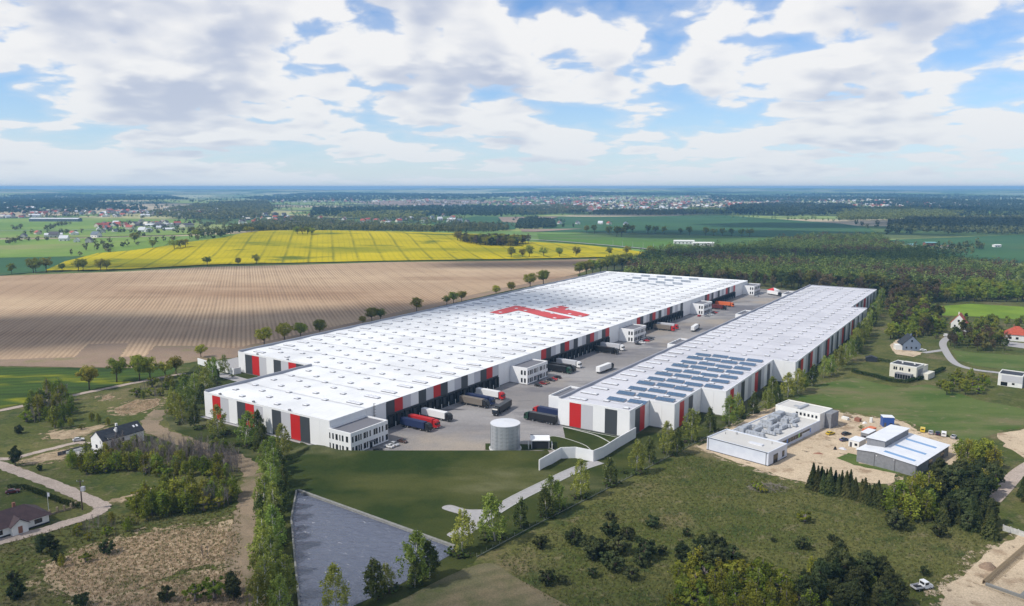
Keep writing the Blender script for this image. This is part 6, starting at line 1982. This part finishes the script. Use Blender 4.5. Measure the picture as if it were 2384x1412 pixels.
for i, (px, py, kd, h, lab) in enumerate([(36, 1085, 'darktree', 8, 'large dark pine at the fork of the dirt road'), (92, 1096, 'pine', 2.6, 'little dark spruce bush beside the dirt road'), (44, 1010, 'pine', 4, 'dark conifer on the slope left of the driveway'), (250, 1290, 'pine', 4.5, 'dark juniper bush at the edge of the dry grass'), (98, 1290, 'darktree', 6, 'dark pine tree below the road bend'), (115, 1278, 'darktree', 5, 'smaller dark pine beside a larger one below the bend'), (38, 1395, 'pine', 5, 'round dark pine bush at the lower left corner'), (190, 1412, 'pine', 4, 'dark pine bush at the bottom edge'), (390, 1400, 'pine', 4.5, 'dark pine bush below the dry grass'),
                               (455, 1400, 'bush', 5, 'green bush beside the earth track'), (500, 1395, 'bush', 6, 'large leafy bush beside the earth track at the bottom'), (545, 1400, 'darktree', 7, 'dark brown-green tree beside the earth track'), (540, 1380, 'darktree', 6, 'second dark tree beside the earth track'), (480, 1300, 'bare', 5, 'bare bush in the dry grass'), (200, 1310, 'bush', 3, 'lone green bush left of the dry grass'), (145, 1320, 'young', 4, 'lone young birch left of the dry grass'), (2005, 1000, 'bush', 2, 'small weed clump by the timber stack')]):
    plant(kd, at(px, py), h, lab, None, 'tree' if kd in ('darktree', 'young') else 'bush')

LR = {'young': 'fresh green young birch in the lower right thicket', 'bush': 'fresh green bush in the lower right thicket', 'darktree': 'dark pine in the lower right thicket', 'pine': 'dark low pine in the lower right thicket'}
GR = {'young': 'young birches in the lower right thicket', 'bush': 'bushes in the lower right thicket', 'darktree': 'dark pines in the lower right thicket', 'pine': 'low pines in the lower right thicket'}
thicket([(1555, 1420), (1570, 1350), (1620, 1320), (1720, 1330), (1800, 1360), (1900, 1390), (1900, 1450), (1560, 1460)], 3.5, 8, [('young', 7.0, 5), ('bush', 5.0, 5)], LR, GR, most=90)
thicket([(1860, 1420), (1880, 1340), (1940, 1310), (2020, 1330), (2100, 1370), (2110, 1440), (1860, 1460)], 4.4, 9, [('darktree', 8.0, 6), ('young', 6, 1)], LR, GR, most=40)
thicket([(1570, 1340), (1590, 1280), (1650, 1265), (1710, 1290), (1700, 1330), (1620, 1350)], 4.2, 10, [('darktree', 7.5, 6), ('pine', 4, 2)], LR, GR, most=26)
PB = [(1257, 1278, 4), (1265, 1262, 2.5), (1335, 1268, 5), (1345, 1252, 3), (1380, 1300, 7), (1398, 1296, 6), (1420, 1252, 6), (1440, 1290, 6), (1430, 1330, 6), (1414, 1320, 5), (1460, 1255, 4), (1500, 1302, 6.5), (1490, 1318, 4), (1518, 1228, 4), (1540, 1290, 3), (1310, 1360, 3), (1275, 1362, 4.5), (1420, 1210, 3), (1868, 1278, 4), (1935, 1260, 2.4), (1950, 1272, 3), (2085, 1232, 7), (2185, 1250, 4.5), (2150, 1340, 3), (1800, 1262, 1.6), (1600, 1250, 3), (1470, 1350, 4), (1380, 1345, 3)]
for i, (px, py, h) in enumerate(PB):
    plant('pine', at(px, py), h, '%s dark pine bush from the left edge of the lower right meadow' % ORD[i], 'dark pine bushes on the meadow', 'bush', rnd.uniform(.95, 1.2))
plant('bush', at(1873, 1216), 3.4, 'lone bright green bush on the meadow below the spruces', None, 'bush', 1.5)
SP = [(1888, 1140, 9.5), (1902, 1142, 8), (1918, 1146, 8.5), (1934, 1150, 9), (1950, 1154, 9), (1966, 1157, 9.5), (1982, 1160, 8.5), (1994, 1164, 8), (2010, 1168, 8), (2022, 1172, 7.5), (2036, 1178, 8.5), (2052, 1183, 9), (2068, 1188, 8), (1894, 1136, 8), (1910, 1141, 8.5), (1926, 1145, 9), (1942, 1149, 8), (1958, 1152, 9), (1974, 1155, 9), (1988, 1159, 8.5), (2002, 1163, 8), (2016, 1167, 8.5), (2030, 1172, 8), (2044, 1178, 8.5), (2060, 1183, 8.5)]
SP.sort()
for i, (px, py, h) in enumerate(SP):
    plant('spruce', at(px + rnd.uniform(-4, 4), py + rnd.uniform(-3, 3)), h * rnd.uniform(.72, 1.12), '%s spruce from the left in the row below the sandy yard' % ORD[i], 'spruces in the row below the sandy yard', wide=rnd.uniform(.95, 1.3))
LM = {'limegreen': 'fresh green leafy tree in the belt below the grey hall', 'darktree': 'dark pine in the belt below the grey hall', 'spruce': 'dark spruce in the belt below the grey hall', 'young': 'young birch in the belt below the grey hall'}
GM = {'limegreen': 'leafy trees in the belt below the grey hall', 'darktree': 'pines in the belt below the grey hall', 'spruce': 'spruces in the belt below the grey hall', 'young': 'young birches in the belt below the grey hall'}
thicket([(2070, 1195), (2085, 1165), (2150, 1140), (2180, 1180), (2170, 1215), (2110, 1220)], 3.6, 11, [('young', 9.5, 6), ('limegreen', 7.5, 2), ('darktree', 7.0, 1)], LM, GM, most=40)
thicket([(2150, 1130), (2200, 1110), (2290, 1105), (2330, 1130), (2290, 1200), (2180, 1190)], 5.4, 12, [('darktree', 8.5, 5), ('limegreen', 8, 2), ('young', 8, 1)], LM, GM, most=34)
thicket([(2180, 1210), (2220, 1200), (2310, 1215), (2340, 1240), (2300, 1258), (2210, 1245)], 4.8, 13, [('spruce', 9.0, 6), ('darktree', 8, 2)], LM, GM, most=24)
thicket([(2210, 1070), (2260, 1050), (2330, 1060), (2330, 1095), (2260, 1100)], 5.4, 15, [('limegreen', 9.0, 2), ('young', 9, 3)], {**LM, 'limegreen': 'leafy tree at the right end of the grey hall', 'young': 'tall young birch at the right end of the grey hall'}, {'limegreen': 'leafy trees right of the grey hall', 'young': 'young birches right of the grey hall'}, most=20)
thicket([(2370, 1160), (2400, 1150), (2420, 1180), (2380, 1185)], 4.5, 16, [('spruce', 7, 1)], {'spruce': 'spruce beside the dirt road at the right edge'}, {'spruce': 'spruces at the right edge'}, most=6)
LU = {'limegreen': 'leafy tree among the houses at upper right', 'forest': 'tall tree among the houses at upper right', 'bush': 'bush among the houses at upper right'}
GU = {'limegreen': 'leafy trees among the houses at upper right', 'forest': 'tall trees among the houses at upper right', 'bush': 'bushes among the houses at upper right'}
thicket([(2070, 795), (2082, 735), (2130, 728), (2195, 738), (2195, 778), (2150, 784), (2095, 788)], 6.8, 17, [('forest', 12, 2), ('limegreen', 11, 4), ('bush', 6, 2)], LU, GU, most=110)
thicket([(2068, 745), (2075, 705), (2130, 710), (2160, 722), (2150, 742), (2120, 738)], 7.5, 27, [('forest', 14, 3), ('limegreen', 13, 3)], LU, GU, most=80)
thicket([(2245, 784), (2235, 764), (2300, 772), (2340, 776), (2330, 792)], 7.5, 28, [('limegreen', 9, 3), ('forest', 10, 2)], LU, GU, most=26)
thicket([(2080, 792), (2078, 770), (2110, 776), (2180, 776), (2185, 790), (2130, 788)], 7.5, 29, [('limegreen', 8, 3), ('bush', 5, 3), ('forest', 10, 2)], LU, GU, most=30)
thicket([(2240, 764), (2240, 752), (2290, 750), (2390, 756), (2390, 768), (2320, 770)], 9.0, 18, [('limegreen', 8, 4), ('forest', 8, 1)], LU, GU, most=20)
thicket([(2205, 812), (2215, 790), (2290, 785), (2345, 800), (2340, 822), (2270, 818)], 6.5, 19, [('forest', 10, 3), ('limegreen', 9, 1)], LU, GU, most=44)
thicket([(2170, 910), (2200, 885), (2290, 880), (2310, 900), (2290, 925), (2210, 925)], 6.5, 20, [('bush', 5, 4), ('limegreen', 7, 1)], LU, GU, most=40)
# clipped hedges
M_HEDGE = leaf_mat('hedge_leaf', (0.035, 0.055, 0.018), (0.07, 0.095, 0.03), 0.3)


def hedge(label, pts, w, h, seed):
    g = np.random.default_rng(seed); C = []
    for p, q in zip(pts, pts[1:]):
        n = int((q - p).length * w * h * 34)
        t = g.uniform(0, 1, (n, 1)); base = np.array(p[:2]) + t * np.array((q - p)[:2])
        d = (q - p).normalized(); s = np.array((-d.y, d.x))
        off = g.uniform(-.5, .5, (n, 1)) * w; off = np.sign(off) * np.abs(off * 2) ** .5 / 2 * w
        C.append(np.column_stack([base + off * s, g.uniform(.05, 1, n) ** .6 * h]))
    hm = np_mesh('hedge', leaves(g, np.concatenate(C), .3), 4, M_HEDGE)
    tag(link('hedge', hm), label, 'hedge')


hedge('clipped dark hedge round the modern white house', W2([(1984, 868), (2030, 878), (2075, 890), (2110, 893), (2150, 882), (2198, 862)]), 1.6, 2.0, 1)
hedge('dark hedge along the dirt road behind the bungalow', W2([(20, 1140), (60, 1140), (110, 1160), (150, 1175), (185, 1184)]), 1.3, 1.7, 2)
hedge('thin hedge behind the garden shed', W2([(2030, 838), (2050, 842), (2072, 846)]), 1.0, 2.0, 3)
# brush pile, dry tufts
g = np.random.default_rng(3); mb = MB()
bp0 = at(1790, 1138)
for k in range(260):
    a = g.uniform(0, 6.28); r = g.uniform(0, 1) ** .5
    x, y = 7.5 * r * math.cos(a), 3.6 * r * math.sin(a); z = (1 - r) * 2.1 * g.uniform(.5, 1.1)
    d = Vector(g.normal(size=3)); d.z *= .35; d.normalize(); l = g.uniform(.8, 2.4)
    mb.tube([Vector((x, y, z)), Vector((x, y, z)) + d * l], [.06, .02], 3, False)
o = mb.build('brush_pile', M_GREYBARK); o.location = bp0; tag(o, 'heap of grey cut branches on the meadow near the sand', 'brush pile')
for i, (px, py, kd, h) in enumerate([(1765, 1140, 'bush', 2.6), (1775, 1146, 'bush', 2.2), (1755, 1132, 'bush', 2.0)]):
    plant(kd, at(px, py), h, 'green bush growing against the brush pile', 'bushes against the brush pile', 'bush', 1.5)


def tufts(name, label, polys, spacing, leaf, h, seed):
    g = np.random.default_rng(seed); C = []
    for P in polys:
        C += scatter(P, spacing, seed)
    C = np.array(C); n = len(C); k = 7
    B = np.repeat(C, k, 0) + g.normal(size=(n * k, 2)) * .28
    H = h * g.uniform(.5, 1.2, n * k)
    lean = g.normal(size=(n * k, 2)) * .35
    s = g.normal(size=(n * k, 2)); s /= np.linalg.norm(s, axis=1)[:, None]; s *= .17
    z0 = np.zeros((n * k, 1))
    V = np.stack([np.column_stack([B - s, z0]), np.column_stack([B + s, z0]), np.column_stack([B + lean * H[:, None] * 1.4, H])], 1)
    tag(link(name, np_mesh(name, V.reshape(-1, 3), 3, leaf, True)), label, 'grass', None, 'stuff')


L_STRAW = leaf_mat('straw_blade', (0.60, 0.48, 0.32), (0.40, 0.31, 0.19), 0.2, 0.4)
L_GRASS = leaf_mat('meadow_blade', (0.12, 0.135, 0.042), (0.22, 0.20, 0.085), 0.2)
tufts('grass', 'dry straw-coloured tufts on the rough ground', DRY[:4], .95, L_STRAW, .5, 1)
tufts('grass', 'rough green meadow tufts in the lower right', [[(1150, 1300), (1600, 1055), (1890, 1140), (2200, 1220), (2330, 1260), (2190, 1380), (2100, 1430), (1330, 1430), (1220, 1360)]], 1.35, L_GRASS, .55, 2)
tufts('grass', 'rough green meadow tufts on the left waste ground', [[(0, 1270), (240, 1200), (560, 1180), (560, 1420), (0, 1420)]], 1.5, L_GRASS, .6, 3)

# ------------------------------------------------------------------ far villages
M_FARW = [mat('far_wall_%d' % i, c, .8) for i, c in enumerate([(.72, .72, .70), (.62, .58, .48), (.48, .47, .46)])]
M_FARR = [mat('far_roof_%d' % i, c, .7) for i, c in enumerate([(.38, .09, .06), (.10, .09, .10), (.22, .12, .10), (.62, .63, .66), (.13, .16, .20)])]


def far_mesh(w, l, e, r, wm, rm):
    mb = MB().extrude_y([(-w / 2, 0), (w / 2, 0), (w / 2, e), (0, r), (-w / 2, e)], -l / 2, l / 2)
    k = len(mb.f)
    s = (r - e) / (w / 2)
    mb.extrude_y([(-w / 2 - .5, e - s * .5), (0, r), (w / 2 + .5, e - s * .5), (w / 2 + .5, e - s * .5 + .4), (0, r + .45), (-w / 2 - .5, e - s * .5 + .4)], -l / 2 - .4, l / 2 + .4)
    kk = len(mb.f)
    for s_ in (-1, 1):
        for q in (-.25, .25):
            mb.box(min(s_ * w / 2, s_ * (w / 2 + .06)), q * l - .7, .9, max(s_ * w / 2, s_ * (w / 2 + .06)), q * l + .7, 2.4)
        mb.box(-.7, min(s_ * l / 2, s_ * (l / 2 + .06)), 1, .7, max(s_ * l / 2, s_ * (l / 2 + .06)), 2.4)
    return mb.mesh('house', [wm, rm, M_GLASS], idx=[0] * k + [1] * (kk - k) + [2] * (len(mb.f) - kk))


FARH = [far_mesh(9, 12, 4.5, 8.5, M_FARW[0], M_FARR[i]) for i in range(5)] + [far_mesh(10, 15, 5, 8.5, M_FARW[1], M_FARR[0]), far_mesh(12, 26, 4.5, 7, M_FARW[0], M_FARR[3]), far_mesh(10, 12, 5, 9, M_FARW[2], M_FARR[1])]
r = random.Random(11)
VIL = [('small pale house of the far-left village', 'houses of the far-left village', (70, 493, 500, 506), 76, (0, 8)), ('small house of the hamlet in the left valley', 'houses of the left valley hamlet', (228, 527, 420, 544), 20, (0, 8)), ('farm building on the left valley floor', 'farm buildings on the left valley floor', (0, 545, 235, 566), 13, (3, 8)),
       ('small house of the hamlet among trees behind the yellow hill', 'houses of the hamlet behind the yellow hill', (850, 497, 1090, 520), 34, (0, 8)), ('small house at the trees behind the yellow hill', 'houses just behind the yellow hill', (740, 512, 940, 534), 16, (0, 8)), ('distant house of the left edge of the town', 'houses at the left edge of the town', (950, 466, 1240, 482), 60, (0, 8)), ('small house in the lower rows of the town', 'houses in the lower rows of the town', (1360, 484, 1620, 494), 70, (0, 8))]
for (lab, grp, (x0, y0, x1, y1), n, (a, b)) in VIL:
    for k in range(n):
        p = at(r.uniform(x0, x1), r.uniform(y0, y1))
        o = link('house', FARH[r.randrange(a, b)], None, (p.x, p.y, p.z - .3), r.uniform(0, 3.14), r.uniform(.9, 1.35))
        tag(o, lab, 'house', grp)
for (px, py, i, rz, s, lab) in [(1303, 523, 2, .4, 1.1, 'dark-roofed house next to the dark copse'), (1345, 523, 1, .2, 1.2, 'white and grey farmhouse on the green slope, left of its neighbours'), (1398, 523, 3, 1.2, 1.1, 'low white farm building on the green slope'), (1418, 524, 5, .3, 1.0, 'pink-walled red-roofed house on the green slope'), (1457, 525, 4, .3, 1.1, 'blue-roofed house on the green slope, right of its neighbours')]:
    p = at(px, py); tag(link('farmhouse', FARH[i], None, (p.x, p.y, p.z - .2), rz, s), lab, 'house', 'farmhouses on the green slope')
for (px, py, rz, l, w, h, rm, wm, lab) in [(2090, 576, .2, 16, 9, 4, M_FARR[3], M_FARW[0], 'low white farm shed, leftmost in the teal-roofed farmstead'), (2117, 577, .15, 22, 11, 5, M_TEAL, M_FARW[0], 'white barn with teal roof in the farmstead beyond the wood'), (2164, 574, .1, 20, 9, 6, M_TEAL, M_BRICK, 'red barn with teal roof in the farmstead beyond the wood'), (2203, 580, .1, 26, 10, 5, M_FARR[2], M_FARW[0], 'long white house with brown roof in the farmstead'), (2320, 577, .1, 12, 7, 4, M_FARW[0], M_FARW[0], 'small white shed on the right pasture'), (1910, 553, .1, 12, 8, 6, M_TEAL, M_FARW[0], 'teal-roofed barn behind the wood'), (130, 517, -.05, 150, 22, 9, M_FARR[3], M_FARR[4], 'very long blue-grey hall on the left plain'),
                                      (1592, 570, -.1, 36, 9, 6, M_FARW[0], M_FARW[0], 'white flat block by the highway, left one of two'), (1637, 574, -.1, 36, 9, 6, M_FARW[0], M_FARW[0], 'white flat block by the highway, right one of two')]:
    p = at(px, py)
    t = thing('barn' if 'barn' in lab else 'farm_building', lab, 'barn' if 'barn' in lab else 'building', (p.x, p.y, p.z - .2), rz)
    MB().extrude_x([(-w / 2, 0), (w / 2, 0), (w / 2, h), (0, h * 1.25), (-w / 2, h)], -l / 2, l / 2).build('wall', wm, t)
    MB().extrude_x([(-w / 2 - .5, h - .1), (0, h * 1.27), (w / 2 + .5, h - .1), (w / 2 + .5, h + .3), (0, h * 1.27 + .4), (-w / 2 - .5, h + .3)], -l / 2 - .5, l / 2 + .5).build('roof', rm, t)
    for k in range(max(2, int(l // 7))):
        ubox('window', M_GLASS, t, -l / 2 + 2 + k * (l - 3) / max(2, int(l // 7)), -w / 2 - .06, h * .35, -l / 2 + 4 + k * (l - 3) / max(2, int(l // 7)), -w / 2 + .02, h * .7)
# the far town: hundreds of houses read as one mass
mb = MB(); idx = []
for (x0, y0, x1, y1, n) in ((1190, 458, 1700, 484, 620), (1700, 464, 2100, 482, 220), (1240, 486, 1400, 494, 90), (2100, 474, 2330, 482, 60), (600, 462, 1000, 472, 120), (0, 486, 80, 492, 25), (1850, 478, 2250, 484, 120), (40, 490, 520, 500, 130), (230, 520, 440, 530, 30), (560, 500, 760, 530, 40), (0, 500, 60, 512, 12)):
    for k in range(n):
        p = at(r.uniform(x0, x1), y0 + (y1 - y0) * r.random() ** .8)
        m = FARH[r.randrange(8)]; s = r.uniform(.8, 1.5); c, sn = math.cos(r.uniform(0, 3.1)), 0
        a = r.uniform(0, 3.14); c, sn = math.cos(a) * s, math.sin(a) * s; i = len(mb.v)
        vv = [v.co for v in m.vertices][:22]
        mb.v += [(p.x + v.x * c - v.y * sn, p.y + v.x * sn + v.y * c, p.z - .3 + v.z * s) for v in vv]
        col = r.choice((1, 1, 1, 2, 2, 2, 3, 4)); wal = r.choice((0, 4, 4, 2))
        for q in list(m.polygons)[:15]:
            if max(q.vertices) < 22:
                mb.f.append(tuple(i + j for j in q.vertices)); idx.append(wal if q.material_index == 0 else col)
tag(link('town', mb.mesh('town', [M_FARW[0], M_FARR[0], M_FARR[1], M_FARR[3], M_FARW[1]], idx=idx)), 'distant town of white walls and red and grey roofs', 'town', None, 'stuff')
for (x0, y0, x1, y1, n, leaf) in ((1190, 458, 1700, 492, 900, L_FARMX), (1700, 464, 2200, 484, 600, L_FARMX), (60, 494, 480, 508, 200, L_FARMX), (230, 528, 420, 546, 60, L_FARMX), (850, 497, 1090, 520, 120, L_FARMX), (600, 462, 1200, 490, 400, L_FARMX)):
    wood('woodland', 'garden trees between the far houses', [tuple(at(r.uniform(x0, x1), r.uniform(y0, y1))[:2]) for k in range(n)], leaf, (7, 13), 4.0, 14, n, 3.0)
for k, x in enumerate((1427, 1449, 1473, 1497, 1521, 1547, 1573)):
    p = at(x, 574 + k * 2.6); t = thing('lamp_post', '%s slim lamp post along the highway by the yellow field' % ORD[k], 'lamp post', p, 0, 'lamp posts along the highway')
    MB().tube([(0, 0, 0), (0, 0, 11)], [.22, .16], 5).tube([(0, 0, 11), (-1.6, 0, 11.4)], .1, 4).build('pole', M_LIGHT, t)
    MB().box(-2.2, -.2, 11.25, -1.4, .2, 11.45).build('lamp_head', M_FRAME, t)


# ------------------------------------------------------------------ clouds added out of view so their shadows fall on chosen ground
def build_clouds():
    A = 1500.0
    g = np.random.default_rng(12); mb = MB()
    ico = []
    import bmesh
    bm = bmesh.new(); bmesh.ops.create_icosphere(bm, subdivisions=3, radius=1.0)
    IV = np.array([v.co[:] for v in bm.verts]); IF = [tuple(v.index for v in f.verts) for f in bm.faces]; bm.free()
    for (tx, ty, rx, ry, n) in CLOUD_SHADE:
        cx, cy = tx + SUN.x * A / SUN.z, ty + SUN.y * A / SUN.z
        for k in range(n):
            a = g.uniform(0, 6.28); q = g.uniform(0, .75)
            px, py = cx + rx * q * math.cos(a), cy + ry * q * math.sin(a)
            s = g.uniform(.30, .62) if n > 1 else 1.0
            V = IV * np.array([rx * s, ry * s, min(rx, ry) * s * .6])
            w = 1 + .16 * np.sin(IV[:, :1] * 5 + a) * np.cos(IV[:, 1:2] * 6 + k) + .1 * np.sin(IV[:, :1] * 13 + k) * np.sin(IV[:, 1:2] * 11)
            V = V * w; V[:, 2] = np.maximum(V[:, 2], -20)
            V += np.array([px, py, A + g.uniform(-15, 15)])
            i = len(mb.v); mb.v += V.tolist(); mb.f += [tuple(i + j for j in f) for f in IF]
    m = mb.mesh('clouds', mat('cloud_white', (.9, .9, .9), 1.0), True)
    tag(link('clouds', m), 'white cumulus clouds drifting high above the park', 'cloud', None, 'stuff')


CLOUD_SHADE = [  # ground point shaded, half-widths, puffs
    (-330, 560, 260, 75, 12), (-60, 640, 170, 45, 8), (60, 1060, 260, 60, 9), (-420, 1010, 150, 40, 6),
    (480, 1080, 240, 130, 10), (520, 1750, 420, 190, 12), (1100, 2100, 500, 260, 12),
    (-215, 240, 60, 40, 6), (-40, 145, 170, 34, 8), (200, 150, 110, 34, 7), (-330, 330, 120, 40, 6),  # added to dim the foreground
    (600, 3000, 500, 180, 8), (1700, 3300, 500, 250, 8), (-1600, 4200, 700, 200, 7)]
build_clouds()

# ------------------------------------------------------------------ haze over the far land
hm = bpy.data.materials.new('haze_air'); hm.use_nodes = True
T = NT(hm.node_tree)
ho = T.n('ShaderNodeOutputMaterial'); pv = T.n('ShaderNodeVolumePrincipled')
pv.inputs['Color'].default_value = (0.27, 0.60, 1.0, 1); pv.inputs['Density'].default_value = 0.000105; pv.inputs['Anisotropy'].default_value = 0.0
T.l(pv.outputs[0], ho.inputs['Volume'])
hb = MB().box(-20600, -20600, -2.0, 20600, 20600, 118).build('haze', hm)
tag(hb, 'pale blue haze lying over the far land', 'haze', None, 'stuff')
